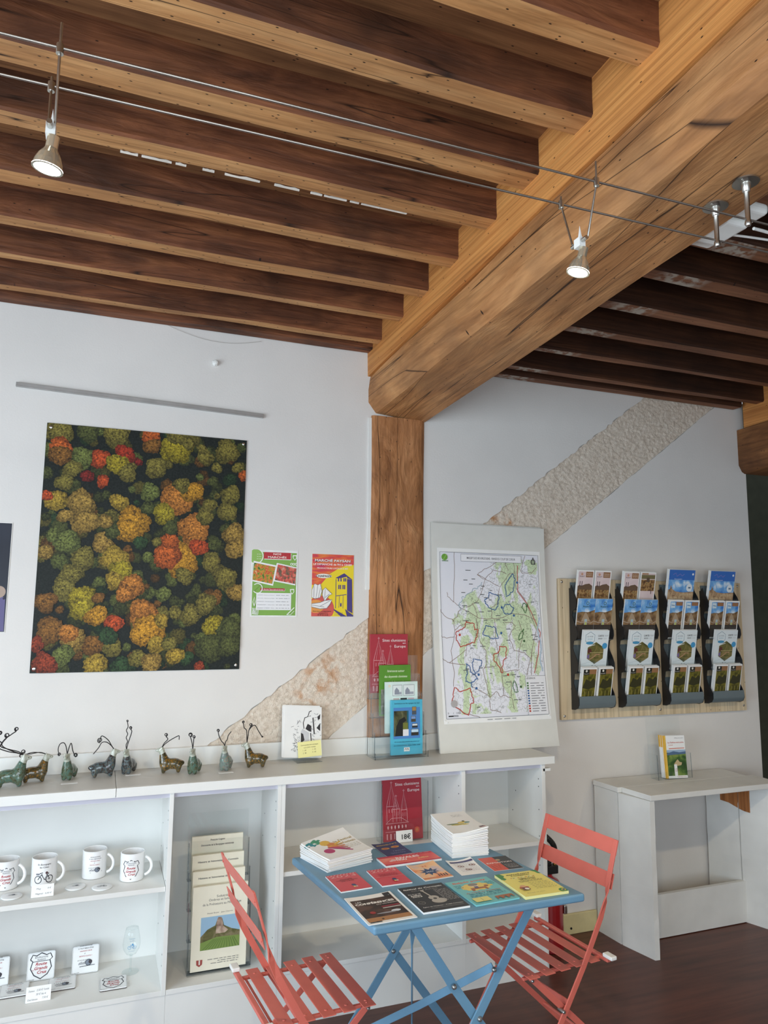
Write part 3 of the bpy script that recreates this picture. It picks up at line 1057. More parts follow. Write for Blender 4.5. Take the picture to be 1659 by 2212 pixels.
MAP_GREEN=[[(0.827,0.690),(0.869,0.680),(0.843,0.625),(0.808,0.662),(0.827,0.690)],[(0.814,0.526),(0.792,0.471),(0.755,0.452),(0.763,0.491),(0.814,0.526)],[(0.679,0.210),(0.706,0.145),(0.667,0.136),(0.661,0.187),(0.679,0.210)]]
# ================================================================== COUNTER AND CABINETS
CT = 0.968          # top of the counter
CF = -0.345         # its front edge
M_count = plain('pale_grey_laminate', (214, 214, 210), 0.42, var=0.015, scale=5)
M_lilac = plain('lilac_grey_edge', (205, 203, 214), 0.5, var=0.01)
M_cream = plain('cream_card', (238, 232, 212), 0.55, var=0.01)
M_clear = acrylic('clear_acrylic', (253, 254, 254), 0.03)
M_clear_edge = acrylic('acrylic_edges', (216, 222, 226), 0.08)


def counter_piece(name, label, x0, x1, cap):
    t = thing(name, label, 'counter', (x0, CF, 0.934))
    m = MB().box((0, 0, 0), (x1 - x0, -CF - 0.003, 0.034), M_white)
    m.box((0.002, 0.012, 0.0338), (x1 - x0 - 0.002, -CF - 0.004, 0.0343), M_count)
    m.build('slab', t, bevel=0.006, segs=3)
    if cap:
        MB().box((x1 - x0, 0.004, 0.002), (x1 - x0 + 0.004, 0.03, 0.031), M_black).build('end_cap', t, bevel=0.001)
    return t


counter_piece('counter_top', 'white counter top carrying the first glass animals, left of the joint', -0.95, 0.0945, False)
counter_piece('counter_top', 'long white counter top right of the joint, under the map board', 0.0965, 2.062, True)
sp = MB()
sp.box((-0.95, -0.02, CT + 0.0005), (1.229, -0.001, 1.046), M_white)
sp.box((1.229, -0.036, CT + 0.0005), (1.545, -0.025, 1.046), M_white)
sp.box((1.545, -0.02, CT + 0.0005), (1.99, -0.001, 1.046), M_white)
tag(sp.build('upstand_panel', bevel=0.001), 'low white upstand along the wall behind the counter', 'panel')

CB, CZ0, CZ1 = -0.335, 0.195, 0.934


def cabinet(label, x0, x1, left, right, shelf, plinth=True, outer=None):
    t = thing('cabinet_unit', label, 'cabinet', (x0, CB, 0), group='white cabinet units under the counter')
    d = -CB - 0.012
    w = x1 - x0
    if left:
        MB().box((0, 0, CZ0), (left, d, CZ1 - 0.001), M_white).build('side_panel', t, bevel=0.0008)
    if right:
        sd = MB().box((w - right, 0, CZ0), (w, d, CZ1 - 0.001), M_white).build('side_panel', t, bevel=0.0008)
        ph = MB()
        for (yy, zz) in ((0.03, 0.86), (0.03, 0.825), (0.03, 0.72), (0.03, 0.60), (0.03, 0.47), (0.03, 0.33), (0.03, 0.29), (0.24, 0.76), (0.27, 0.66), (0.25, 0.36)):
            ph.lathe([(0, 0), (0.0028, 0), (0.0028, 0.0006), (0, 0.0006)], M_black, 8, (w - right - 0.0007, yy, zz), axis='x')
        ph.build('pin_holes', sd)['kind'] = 'stuff'
    MB().box((left, d - 0.008, CZ0), (w - right, d, CZ1 - 0.001), M_white).build('back_panel', t)
    MB().box((left, 0.001, CZ0), (w - right, d - 0.008, CZ0 + 0.018), M_white).build('bottom_board', t, bevel=0.0008)
    MB().box((left, 0.012, CZ1 - 0.02), (w - right, 0.03, CZ1 - 0.001), M_lilac).build('top_rail', t)
    if shelf:
        MB().box((left + 0.001, 0.006, shelf - 0.018), (w - right - 0.001, d - 0.009, shelf), M_white).build('shelf', t, bevel=0.001)
    MB().box((0.0, 0.006, 0.0), (w, 0.02, CZ0 - 0.0005), M_white).build('plinth', t)
    if outer:
        MB().box((w, 0.02, 0.0), (w + outer, d, CZ1 - 0.03), M_white).build('outer_panel', t)
        MB().box((w - 0.01, 0.0, CZ1 - 0.034), (w + 0.03, 0.02, CZ1 - 0.022), M_white).build('rail_end', t)
    return t


cabinet('white cabinet unit with mugs on its shelf, leftmost under the counter', -0.75, 0.312, 0.016, 0.016, 0.585)
cabinet('narrow white cabinet unit without shelf, holding the cream booklets', 0.3125, 0.742, 0.0, 0.016, None)
cabinet('wide white cabinet unit with the red book on its shelf', 0.7425, 1.59, 0.016, 0.019, 0.585)
cabinet('white cabinet unit at the right end of the counter with empty shelf', 1.5905, 2.013, 0.0, 0.018, 0.585, True, 0.016)

# ================================================================== THINGS ON THE WALL
# ---- large forest photograph
FC = {'g': (150, 138, 62), 'g2': (128, 138, 70), 'd': (98, 104, 52), 'd2': (62, 92, 52), 'o': (226, 112, 46), 'o2': (226, 146, 62), 'r': (196, 62, 34),
      'r2': (224, 92, 42), 'r3': (150, 40, 34), 'r4': (172, 70, 40), 'y': (226, 164, 48), 'y2': (190, 172, 46), 'y3': (198, 166, 62),
      'b': (158, 108, 46), 'b2': (190, 154, 74)}


def forest_mat():
    m, nt, b = base_mat('printed_autumn_forest')
    at = N(nt, 'ShaderNodeVertexColor')
    at.layer_name = 'Col'
    tc = N(nt, 'ShaderNodeTexCoord')
    vo = N(nt, 'ShaderNodeTexVoronoi', i_Scale=130.0)
    nz = N(nt, 'ShaderNodeTexNoise', i_Scale=110.0, i_Detail=7.0, i_Roughness=0.7, i_Distortion=0.4)
    nt.links.new(tc.outputs['Object'], vo.inputs['Vector'])
    nt.links.new(tc.outputs['Object'], nz.inputs['Vector'])
    r1 = ramp(nt, [(0.36, (84, 80, 72)), (0.5, (214, 212, 208)), (0.62, (255, 255, 255))])
    nt.links.new(nz.outputs['Fac'], r1.inputs['Fac'])
    r2 = ramp(nt, [(0.1, (255, 255, 255)), (0.8, (176, 170, 160))])
    nt.links.new(vo.outputs['Distance'], r2.inputs['Fac'])
    a = N(nt, 'ShaderNodeMix', data_type='RGBA', blend_type='MULTIPLY')
    a.inputs[0].default_value = 1.0
    nt.links.new(at.outputs['Color'], a.inputs[6])
    nt.links.new(r1.outputs['Color'], a.inputs[7])
    c = N(nt, 'ShaderNodeMix', data_type='RGBA', blend_type='MULTIPLY')
    c.inputs[0].default_value = 0.9
    nt.links.new(a.outputs[2], c.inputs[6])
    nt.links.new(r2.outputs['Color'], c.inputs[7])
    g = N(nt, 'ShaderNodeMix', data_type='RGBA', blend_type='ADD')
    g.inputs[0].default_value = 1.0
    g.inputs[7].default_value = (0.004, 0.007, 0.007, 1)
    nt.links.new(c.outputs[2], g.inputs[6])
    nt.links.new(g.outputs[2], b.inputs['Base Color'])
    b.inputs['Roughness'].default_value = 0.5
    b.inputs['Specular IOR Level'].default_value = 0.25
    return m


def forest_print(w, h, mat):
    rn = random.Random(21)
    vs, fs, cs = [], [], []
    lv = [0.0]

    def quad(u0, v0, u1, v1, c):
        o = len(vs)
        vs.extend([(u0 * w, 0, v0 * h), (u1 * w, 0, v0 * h), (u1 * w, 0, v1 * h), (u0 * w, 0, v1 * h)])
        fs.append((o, o + 1, o + 2, o + 3))
        cs.extend([c] * 4)

    quad(0, 0, 1, 1, rgb((34, 38, 34)))

    def crown(u, v, r, c, q):
        lv[0] += 0.0000045
        n = 44
        o = len(vs)
        cx, cy = u * w, v * h
        rr = r * h
        sd = rn.uniform(0, 99)
        hi = [min(1, x * 1.35) for x in c]
        # light comes from the upper left in the photograph of the wood
        vs.append((clampn(cx - rr * 0.12, 0, w), -lv[0], clampn(cy + rr * 0.2, 0, h)))
        cs.append((hi[0], hi[1], hi[2], 1))
        for rg, kk in ((0.62, 1.15), (1.0, 0.6)):
            for i in range(n):
                a = 2 * PI * i / n
                lump = 1 + 0.20 * noise.noise(Vector((math.cos(a) * 1.8, math.sin(a) * 1.8, sd))) + 0.13 * noise.noise(Vector((math.cos(a) * 6, math.sin(a) * 6, sd)))
                lump += 0.07 * rn.uniform(-1, 1) * (rg > 0.9)
                sh = kk * (1.0 + 0.18 * math.sin(a))
                x, y = cx + rr * rg * lump * math.cos(a), cy + rr * rg * lump * math.sin(a)
                vs.append((clampn(x, 0, w), -lv[0], clampn(y, 0, h)))
                cs.append((c[0] * sh, c[1] * sh, c[2] * sh, 1))
        for i in range(n):
            j = (i + 1) % n
            fs.append((o, o + 1 + i, o + 1 + j))
            fs.append((o + 1 + i, o + 1 + n + i, o + 1 + n + j, o + 1 + j))

    # understorey
    for i in range(330):
        k = rn.choice(['g', 'd', 'd', 'd2', 'g2', 'b', 'd'])
        c = rgb(FC[k])
        f = rn.uniform(0.28, 0.8)
        crown(rn.random(), rn.random(), rn.uniform(0.012, 0.034), (c[0] * f, c[1] * f, c[2] * f), 0)
    for (u, v, r, k) in CROWNS:
        c = rgb(FC[k])
        for i in range(3):
            a = rn.uniform(0, 6.28)
            f = rn.uniform(0.7, 0.95)
            crown(u + 0.5 * r * math.cos(a) * h / w, v + 0.5 * r * math.sin(a), r * 0.62, (c[0] * f, c[1] * f, c[2] * f), 1)
        crown(u, v, r * 0.86, c, 1)
    me = bpy.data.meshes.new('forest_print')
    me.from_pydata(vs, [], fs)
    ca = me.color_attributes.new('Col', 'FLOAT_COLOR', 'POINT')
    for i, c in enumerate(cs):
        ca.data[i].color = c
    me.materials.append(mat)
    me.update()
    return me


fp = thing('forest_poster', 'large photograph of an autumn forest seen from above on white wall', 'poster', (-0.259, -0.001, 1.378))
FW, FH = 0.866, 1.066
MB().box((0, -0.004, 0), (FW, 0, FH), plain('dark_panel_edge', (60, 58, 52), 0.5)).build('panel', fp)
po = bpy.data.objects.new('printed_photograph', forest_print(FW, FH, forest_mat()))
COL.objects.link(po)
po.parent = fp
po.location = (0, -0.0043, 0)
for u, v in ((0.016, 0.018), (FW - 0.016, 0.018), (0.016, FH - 0.018), (FW - 0.016, FH - 0.018)):
    MB().lathe([(0, -0.0062), (0.004, -0.0062), (0.0065, -0.0054), (0.0065, -0.0045), (0, -0.0045)], M_steel, 14, (u, -0.0022, v), axis='y').build('screw', fp, smooth=True)

# ---- dark poster cut by the left edge
dp = thing('dark_poster', 'dark navy poster at the left edge beside the forest photograph', 'poster', (-0.86, -0.001, 1.546))
MB().box((0, -0.001, 0), (0.497, 0, 0.455), plain('poster_paper', (236, 234, 228), 0.5)).build('sheet', dp)
P = Print(0.497, 0.455, lambda x, y, h: (x, -0.001 - h, y))
P.rect(0.005, 0.005, 0.995, 0.995, photo('navy_print', [(0.3, (30, 34, 46)), (0.6, (44, 48, 62)), (0.8, (58, 62, 80))], 5, 3))
P.poly([(0.86, 0.01), (0.99, 0.01), (0.985, 0.3), (0.955, 0.335), (0.88, 0.33), (0.85, 0.2)], (96, 88, 138))
P.disc(0.935, 0.365, 0.05, (176, 150, 132))
P.disc(0.975, 0.305, 0.009, (40, 34, 60))
P.build('print', dp)

# ---- aluminium picture rail
pr_ = MB().box((-0.391, -0.016, -0.009), (0.681, -0.001, 0.010), plain('grey_aluminium', (176, 174, 172), 0.4, metal=0.6))
pr_.box((-0.391, -0.018, -0.009), (0.681, -0.015, -0.006), MATS['grey_aluminium'])
o = pr_.build('picture_rail', loc=(0, 0, 2.588), rot=(0, math.radians(1.55), 0), bevel=0.001)
tag(o, 'grey aluminium hanging rail above the forest photograph', 'rail')

# ---- small lumps: filled hole and hook
o = MB().lathe([(0, -0.022), (0.010, -0.02), (0.016, -0.008), (0.014, 0), (0, 0)][::-1], M_whiteplastic, 7, (0.445, -0.001, 2.805), axis='y').build('wall_plug')
tag(o, 'small white painted wall fixing above the grey rail', 'fixing')

# ---- two market posters
gp = thing('market_poster', 'laminated green poster with two market photographs, left of the yellow one', 'poster', (0.649, -0.001, 1.615))
GW, GH = 0.222, 0.313
MB().box((0, -0.0008, 0), (GW, 0, GH), plain('laminated_paper', (238, 238, 236), 0.2)).build('sheet', gp)
P = Print(GW, GH, lambda x, y, h: (x, -0.0008 - h, y))
GREEN = (124, 176, 66)
P.rect(0.03, 0.02, 0.97, 0.965, GREEN)
P.disc(0.08, 0.90, 0.15, (140, 190, 80)).ring(0.08, 0.90, 0.16, 0.02, (240, 244, 236))
for i in range(9):
    P.disc(0.12 + 0.035 * (i % 3), 0.86 + 0.035 * (i // 3), 0.008, (240, 244, 236), 8)
for (u, v) in ((0.93, 0.90), (0.89, 0.385)):
    P.poly([(u - .05, v + .03), (u + .04, v + .035), (u + .045, v - .01), (u, v - .05), (u - .045, v - .01)], (240, 244, 236))
    P.poly([(u - .03, v + .018), (u + .025, v + .02), (u + .028, v - .01), (u, v - .035), (u - .028, v - .01)], GREEN)
for u in (0.86, 0.91, 0.96):
    P.ring(u, 0.795, 0.022, 0.012, (240, 244, 236), 12)
P.rect(0.265, 0.855, 0.85, 0.955, (236, 236, 232)).rect(0.255, 0.865, 0.84, 0.965, (196, 40, 50))
P.text('NOS', 0.545, 0.925, 0.03, (250, 240, 230), bold=0.015, fit=0.17).text('MARCHÉS', 0.545, 0.878, 0.03, (250, 240, 230), bold=0.015, fit=0.40)
PH1 = photo('market_photo', [(0.25, (40, 60, 34)), (0.4, (86, 130, 52)), (0.5, (206, 150, 58)), (0.58, (196, 60, 44)), (0.7, (226, 196, 130)), (0.8, (44, 36, 40))], 60, 5)
PH2 = photo('market_photo_hands', [(0.25, (44, 40, 38)), (0.42, (120, 100, 80)), (0.5, (200, 74, 70)), (0.58, (214, 118, 96)), (0.72, (190, 176, 160)), (0.85, (60, 58, 60))], 55, 5)
def tilted(u0, v0, u1, v1, a, c):
    cu, cv = (u0 + u1) / 2, (v0 + v1) / 2
    k = GW / GH
    out = []
    for u, v in ((u0, v0), (u1, v0), (u1, v1), (u0, v1)):
        du, dv = (u - cu), (v - cv) / k
        du, dv = du * math.cos(a) - dv * math.sin(a), du * math.sin(a) + dv * math.cos(a)
        out.append((clampn(cu + du, 0.03, 0.97), cv + dv * k))
    P.poly(out, c)
tilted(0.50, 0.50, 0.99, 0.78, -0.17, (238, 238, 236))
tilted(0.53, 0.52, 0.98, 0.76, -0.17, PH2)
tilted(0.0, 0.49, 0.51, 0.80, -0.17, (238, 238, 236))
tilted(0.02, 0.515, 0.485, 0.775, -0.17, PH1)
P.rect(0.205, 0.385, 0.73, 0.42, (240, 240, 238)).rect(0.2, 0.39, 0.725, 0.425, (190, 36, 46))
P.text('Les Marchés "Entre Saône & Grosne"', 0.462, 0.398, 0.018, (250, 236, 230), fit=0.48, bold=0.01)
P.rect(0.12, 0.10, 0.87, 0.355, (238, 238, 240))
for i, s in enumerate(('CHAPAIZE : Marché de producteurs', 'ST CYR : Marché de Pays', 'ÉTRIGNY : Marché paysan', 'MANCEY : Marché', 'SENNECEY LE GRAND : Marché')):
    P.text(s, 0.15, 0.317 - 0.048 * i, 0.0105, (96, 96, 104), 'l', fit=0.36)
    P.scribble(0.54, 0.321 - 0.048 * i, 0.83, (120, 120, 126), 0.008, i)
P.ring(0.14, 0.42, 0.10, 0.018, (240, 244, 236)).poly([(0.03, 0.36), (0.2, 0.47), (0.03, 0.47)], GREEN)
for i in range(5):
    P.line([(0.04 + 0.03 * i, 0.03), (0.07 + 0.025 * i, 0.13)], 0.012, (240, 244, 236)).line([(0.15 - 0.02 * i, 0.03 + 0.02 * i), (0.04, 0.05 + 0.02 * i)], 0.01, (240, 244, 236))
P.line([(0.08, 0.15), (0.05, 0.22), (0.08, 0.29), (0.1, 0.22), (0.08, 0.15)], 0.014, (240, 244, 236))
P.line([(0.78, 0.03), (0.94, 0.14)], 0.018, (240, 244, 236)).line([(0.80, 0.03), (0.86, 0.03), (0.94, 0.09)], 0.01, (240, 244, 236))
P.build('print', gp)

yp = thing('market_poster', 'yellow and red poster with church tower drawing, beside the oak post', 'poster', (0.942, -0.001, 1.618))
YW, YH = 0.211, 0.299
MB().box((0, -0.0006, 0), (YW, 0, YH), plain('yellow_poster_paper', (240, 236, 226), 0.4)).build('sheet', yp)
P = Print(YW, YH, lambda x, y, h: (x, -0.0006 - h, y))
YEL, PUR = (246, 216, 20), (74, 60, 132)
P.rect(0.0, 0.0, 1.0, 1.0, YEL)
P.rect(0.0, 0.5, 1.0, 1.0, photo('sunset_planks', [(0.3, (198, 58, 92)), (0.5, (224, 92, 70)), (0.66, (232, 140, 66)), (0.8, (150, 60, 100))], 12, 3, (1, 1, 5)))
P.poly([(0.2, 0.5), (0.3, 0.58), (0.42, 0.68), (0.6, 0.76), (0.8, 0.82), (1.0, 0.84), (1.0, 0.3), (0.2, 0.3)], YEL)
P.text('MARCHÉ PAYSAN', 0.495, 0.875, 0.042, (90, 50, 60), bold=0.05, fit=0.86)
P.text('MARCHÉ PAYSAN', 0.49, 0.879, 0.042, (246, 242, 236), bold=0.02, fit=0.85)
P.text('LE DIMANCHE de 9H à 12H30', 0.49, 0.822, 0.032, (246, 240, 232), bold=0.02, fit=0.92)
P.text('PRODUCTEURS LOCAUX & BIO', 0.49, 0.762, 0.026, (246, 226, 226), bold=0.015, fit=0.74)
P.disc(0.28, 0.648, 0.19, (244, 240, 230), 20, 0.05)
P.text('CHAPAIZE', 0.28, 0.63, 0.036, (30, 26, 40), bold=0.03, fit=0.37)
P.disc(0.22, 0.12, 0.32, (226, 84, 74), 24, 0.30).disc(0.1, 0.16, 0.2, (240, 150, 60), 20, 0.15)
# church tower
P.poly([(0.84, 0.61), (0.965, 0.60), (0.985, 0.05), (0.85, 0.10)], PUR)
P.poly([(0.56, 0.62), (0.77, 0.70), (0.97, 0.60), (0.83, 0.62), (0.58, 0.615)], PUR)
P.poly([(0.585, 0.60), (0.84, 0.645), (0.85, 0.10), (0.57, 0.13)], YEL)
for u in (0.62, 0.68, 0.75, 0.79):
    P.rect(u, 0.565, u + 0.03, 0.62, PUR)
for u in (0.63, 0.67, 0.73, 0.77):
    P.rect(u, 0.44, u + 0.028, 0.51, PUR)
P.rect(0.68, 0.16, 0.715, 0.215, PUR)
P.line([(0.585, 0.33), (0.83, 0.355)], 0.016, PUR).line([(0.66, 0.33), (0.65, 0.14)], 0.01, PUR).line([(0.75, 0.345), (0.75, 0.13)], 0.01, PUR).line([(0.572, 0.6), (0.572, 0.13)], 0.014, PUR)
P.poly([(0.53, 0.12), (0.85, 0.0), (0.70, 0.0), (0.53, 0.10)], PUR).poly([(0.8, 0.12), (1.0, 0.02), (1.0, 0.0), (0.85, 0.0)], PUR)
for i in range(14):
    P.rect(0.55 + 0.03 * (i % 7), 0.02 + 0.03 * (i // 7), 0.562 + 0.03 * (i % 7), 0.03 + 0.03 * (i // 7), PUR)
# drawn leaves
WH, GR = (240, 238, 236), (120, 116, 124)
for pts in ([(0.0, 0.42), (0.06, 0.52), (0.14, 0.5), (0.2, 0.52), (0.24, 0.4), (0.2, 0.3), (0.08, 0.28), (0, 0.3)],
            [(0.26, 0.42), (0.32, 0.46), (0.38, 0.42), (0.48, 0.36), (0.4, 0.33), (0.31, 0.24), (0.25, 0.34)],
            [(0.0, 0.2), (0.2, 0.22), (0.3, 0.25), (0.48, 0.27), (0.44, 0.2), (0.36, 0.13), (0.2, 0.12), (0.0, 0.15)]):
    P.poly(pts, WH).line(pts + [pts[0]], 0.012, GR)
for a, b2 in (((0.14, 0.5), (0.1, 0.28)), ((0.2, 0.45), (0.16, 0.3)), ((0.05, 0.48), (0.05, 0.3)), ((0.32, 0.44), (0.3, 0.27)), ((0.46, 0.26), (0.2, 0.16)), ((0.0, 0.18), (0.3, 0.15)), ((0.42, 0.36), (0.31, 0.3))):
    P.line([a, b2], 0.009, GR)
P.text('Pour tous renseignements', 0.25, 0.075, 0.017, (60, 40, 30), bold=0.01, fit=0.43).text('chapaize71.fr', 0.28, 0.045, 0.017, (60, 40, 30), bold=0.01, fit=0.22).text('03 85 50 12 65', 0.27, 0.015, 0.018, (60, 40, 30), bold=0.02, fit=0.25)
P.build('print', yp)
# ================================================================== BLUE BISTRO TABLE
TZ = 0.735
M_blue = plain('powder_coated_blue', (106, 148, 176), 0.42, var=0.02)
M_rivet = plain('zinc_rivet', (170, 172, 170), 0.35, metal=0.9)
TO = Vector((1.15, -0.97, 0.0))
bt = thing('bistro_table', 'blue metal folding bistro table covered with leaflets', 'table', TO)
corn = [(0.798, -1.288), (1.540, -1.282), (1.452, -0.625), (0.718, -0.618)]


def tl(p):
    return tuple(Vector(p) - TO)


tt = MB()
tt.prism([(x - TO.x, y - TO.y) for x, y in corn], lambda u, v, w: (u, v, TZ - 0.026 + w), 0.026, M_blue)
tt.build('table_top', bt, bevel=0.007, segs=3)


def tbar(name, pts, w, t, wdir=(0, 0, 1)):
    return MB().bar([tl(p) for p in pts], wdir, w, t, M_blue).build(name, bt, bevel=0.001)


# near frame (two crossing flat legs), far frame, links
XW = (1, 0, 0.6)
tbar('leg', [(0.955, -1.155, 0.708), (1.10, -1.155, 0.495), (1.118, -1.155, 0.466), (1.46, -1.155, 0.004)], 0.03, 0.006, (1, 0, 0.7))
tbar('leg', [(1.428, -1.168, 0.708), (1.37, -1.168, 0.622), (1.335, -1.168, 0.57), (0.965, -1.168, 0.004)], 0.03, 0.006, (1, 0, -0.7))
tbar('leg', [(0.857, -0.655, 0.708), (1.10, -0.655, 0.385), (1.39, -0.655, 0.004)], 0.03, 0.006, (1, 0, 0.7))
tbar('leg', [(1.36, -0.668, 0.708), (1.10, -0.668, 0.35), (0.847, -0.668, 0.004)], 0.03, 0.006, (1, 0, -0.7))
tbar('link', [(1.262, -1.16, 0.503), (1.10, -0.93, 0.305), (0.915, -0.665, 0.09)], 0.024, 0.005, (0, 0, 1))
tbar('link', [(0.990, -1.13, 0.708), (1.02, -1.06, 0.60), (1.03, -1.03, 0.55), (1.13, -0.80, 0.16)], 0.020, 0.005, [(1, 0, 0), (1, 0, 0), (0.5, 1, 0), (0.5, 1, 0)])
for q, (a, b2) in enumerate((((0.975, -1.16, 0.02), (0.865, -0.66, 0.02)), ((1.45, -1.16, 0.02), (1.38, -0.66, 0.02)), ((0.93, -0.66, 0.69), (0.96, -1.16, 0.69)), ((1.36, -0.66, 0.69), (1.42, -1.16, 0.69)))):
    MB().tube([tl(a), tl(b2)], 0.006, M_blue, 10).build('cross_rod', bt, smooth=True)
MB().tube([tl((0.98, -0.64, 0.53)), tl((1.29, -0.64, 0.12))], 0.004, M_blue, 8).build('cross_rod', bt, smooth=True)
for p in ((1.117, -1.159, 0.468), (1.205, -1.163, 0.36), (1.108, -0.66, 0.372), (1.258, -1.165, 0.5)):
    MB().lathe([(0, -0.010), (0.005, -0.009), (0.0085, -0.004), (0.0085, 0), (0, 0)][::-1], M_rivet, 14, tl((p[0], p[1] - 0.008, p[2])), axis='y').build('rivet', bt, smooth=True)

# ================================================================== CORAL FOLDING CHAIRS
M_coral = plain('powder_coated_coral', (210, 108, 94), 0.45, var=0.02)


def chair(label, loc, rz):
    t = thing('folding_chair', label, 'chair', loc, (0, 0, rz), 'coral folding chairs at the blue table')
    hw = 0.187
    # seat slats with rivets
    for f in (0.146, 0.080, 0.014, -0.052, -0.118):
        sl = MB().box((f - 0.021, -0.19, 0.449), (f + 0.021, 0.19, 0.452), M_coral).build('seat_slat', t, bevel=0.0012)
        for y in (-0.155, 0.155):
            MB().lathe([(0.0052, 0.0), (0.004, 0.0016), (0, 0.0022)], M_coral, 10, (f, y, 0.452)).build('rivet', sl, smooth=True)
    # seat rails under the slats
    for y in (-0.155, 0.155):
        MB().bar([(0.172, y, 0.440), (-0.172, y, 0.444)], (0, 1, 0), 0.012, 0.010, M_coral).build('seat_rail', t, bevel=0.002)
    # rear seat bar and thin tie rod
    MB().bar([(-0.170, -0.20, 0.448), (-0.170, 0.20, 0.448)], (1, 0, 0), 0.016, 0.012, M_coral).build('rear_bar', t, bevel=0.002)
    MB().tube([(-0.148, -0.155, 0.440), (-0.148, 0.155, 0.440)], 0.004, M_coral, 8).build('tie_rod', t, smooth=True)
    for s in (-1, 1):
        y = s * hw
        # upright that runs down to the front foot, twisted halfway up
        pts = [(-0.232, y, 0.838), (-0.212, y, 0.775), (-0.193, y, 0.715), (-0.182, y, 0.672), (-0.172, y, 0.638), (-0.150, y, 0.59), (-0.126, y, 0.548),
               (-0.098, y, 0.50), (-0.066, y, 0.446), (0.021, y, 0.317), (0.236, y, 0.002)]
        fr_, sd = Vector((0, 1, 0)), Vector((1, 0, 0.25))
        wd = []
        for i in range(len(pts)):
            k = clampn((i - 2.5) / 2.0, 0, 1)
            wd.append(tuple(fr_ * (1 - k) + sd * k))
        MB().bar(pts, wd, 0.021, 0.005, M_coral).build('upright', t, bevel=0.001)
        # rear leg from the seat front to the back foot
        y2 = s * (hw - 0.018)
        MB().bar([(0.150, y2, 0.447), (0.05, y2, 0.355), (-0.03, y2, 0.283), (-0.335, y2, 0.002)], (1, 0, 1), 0.021, 0.005, M_coral).build('rear_leg', t, bevel=0.001)
        MB().lathe([(0, -0.012), (0.0035, -0.012), (0.0055, -0.009), (0.0055, 0.009), (0.0035, 0.012), (0, 0.012)], M_rivet, 12, (0.147, y2, 0.438), axis='y').build('bolt', t, smooth=True)
        MB().lathe([(0, -0.016), (0.0045, -0.016), (0.0065, -0.012), (0.0065, 0.012), (0.0045, 0.016), (0, 0.016)], M_rivet, 12, (0.028, s * (hw - 0.009), 0.322), axis='y').build('bolt', t, smooth=True)
        # white plastic stop on the rear bar
        MB().box((-0.186, s * 0.20 - 0.022, 0.455), (-0.160, s * 0.20 + 0.022, 0.468), M_whiteplastic).build('plastic_stop', t, bevel=0.003)
    # ties between the legs
    MB().tube([(-0.18, -hw, 0.146), (-0.18, hw, 0.146)], 0.005, M_coral, 8).build('tie_rod', t, smooth=True)
    MB().tube([(0.15, -hw, 0.13), (0.15, hw, 0.13)], 0.005, M_coral, 8).build('tie_rod', t, smooth=True)
    MB().bar([(0.0, -hw, 0.34), (0.0, -0.02, 0.335), (0.0, 0.02, 0.335), (0.0, hw, 0.34)], (0, 0, 1), 0.02, 0.004, M_coral).build('brace', t)
    # backrest slats
    for (x, z, sl) in ((-0.2265, 0.812, 0.198), (-0.203, 0.700, 0.196)):
        R = Matrix.Rotation(0.30, 3, 'Y')
        bs = MB().box((x - 0.0015, -sl, z - 0.026), (x + 0.0015, sl, z + 0.027), M_coral, R.transposed()).build('back_slat', t, bevel=0.0012)
        for y in (-hw, hw):
            MB().lathe([(0, -0.0045), (0.005, -0.0035), (0.005, 0.0035), (0, 0.0045)], M_coral, 10, (x, y, z), axis='x').build('rivet', bs, smooth=True)
    return t


chair('coral metal folding chair seen from the side at the left of the blue table', (0.677, -0.975, 0), math.radians(5.0))
chair('coral metal folding chair facing left between the blue table and the white plank table', (1.533, -0.975, 0), math.radians(186.5))

# ================================================================== WHITE PLANK SIDE TABLE
M_plank = plain('worn_white_paint', (230, 230, 226), 0.6, var=0.02, scale=7, bump=0.2, bscale=40)
M_rawpine = wood('bare_pine', [(0.3, (150, 92, 48)), (0.5, (178, 114, 64)), (0.7, (192, 130, 78))], 'z', patch=0.1, holes=False)
pt = thing('plank_table', 'rough white-painted plank table under the brochure racks', 'table', (2.9, -0.21, 0), (0, 0, 0))
po3 = Vector((2.9, -0.21, 0))


def plank(name, quad, z0, z1, seed, mat=None):
    """upright board with slightly chewed edges: quad = bottom footprint in world x,y"""
    b = MB()
    n = 18 if name == 'side_plank' else 1
    rn = random.Random(seed)
    vs = []
    for i in range(n + 1):
        z = z0 + (z1 - z0) * i / n
        for (x, y) in quad:
            vs.append((x - po3.x + rn.uniform(-1, 1) * 0.0008, y - po3.y + rn.uniform(-1, 1) * 0.0012, z))
    fs = []
    for i in range(n):
        for k in range(4):
            fs.append((i * 4 + k, i * 4 + (k + 1) % 4, i * 4 + 4 + (k + 1) % 4, i * 4 + 4 + k))
    fs += [(3, 2, 1, 0), tuple(range(n * 4, n * 4 + 4))]
    b.add(vs, fs, mat or M_plank)
    return b.build(name, pt)


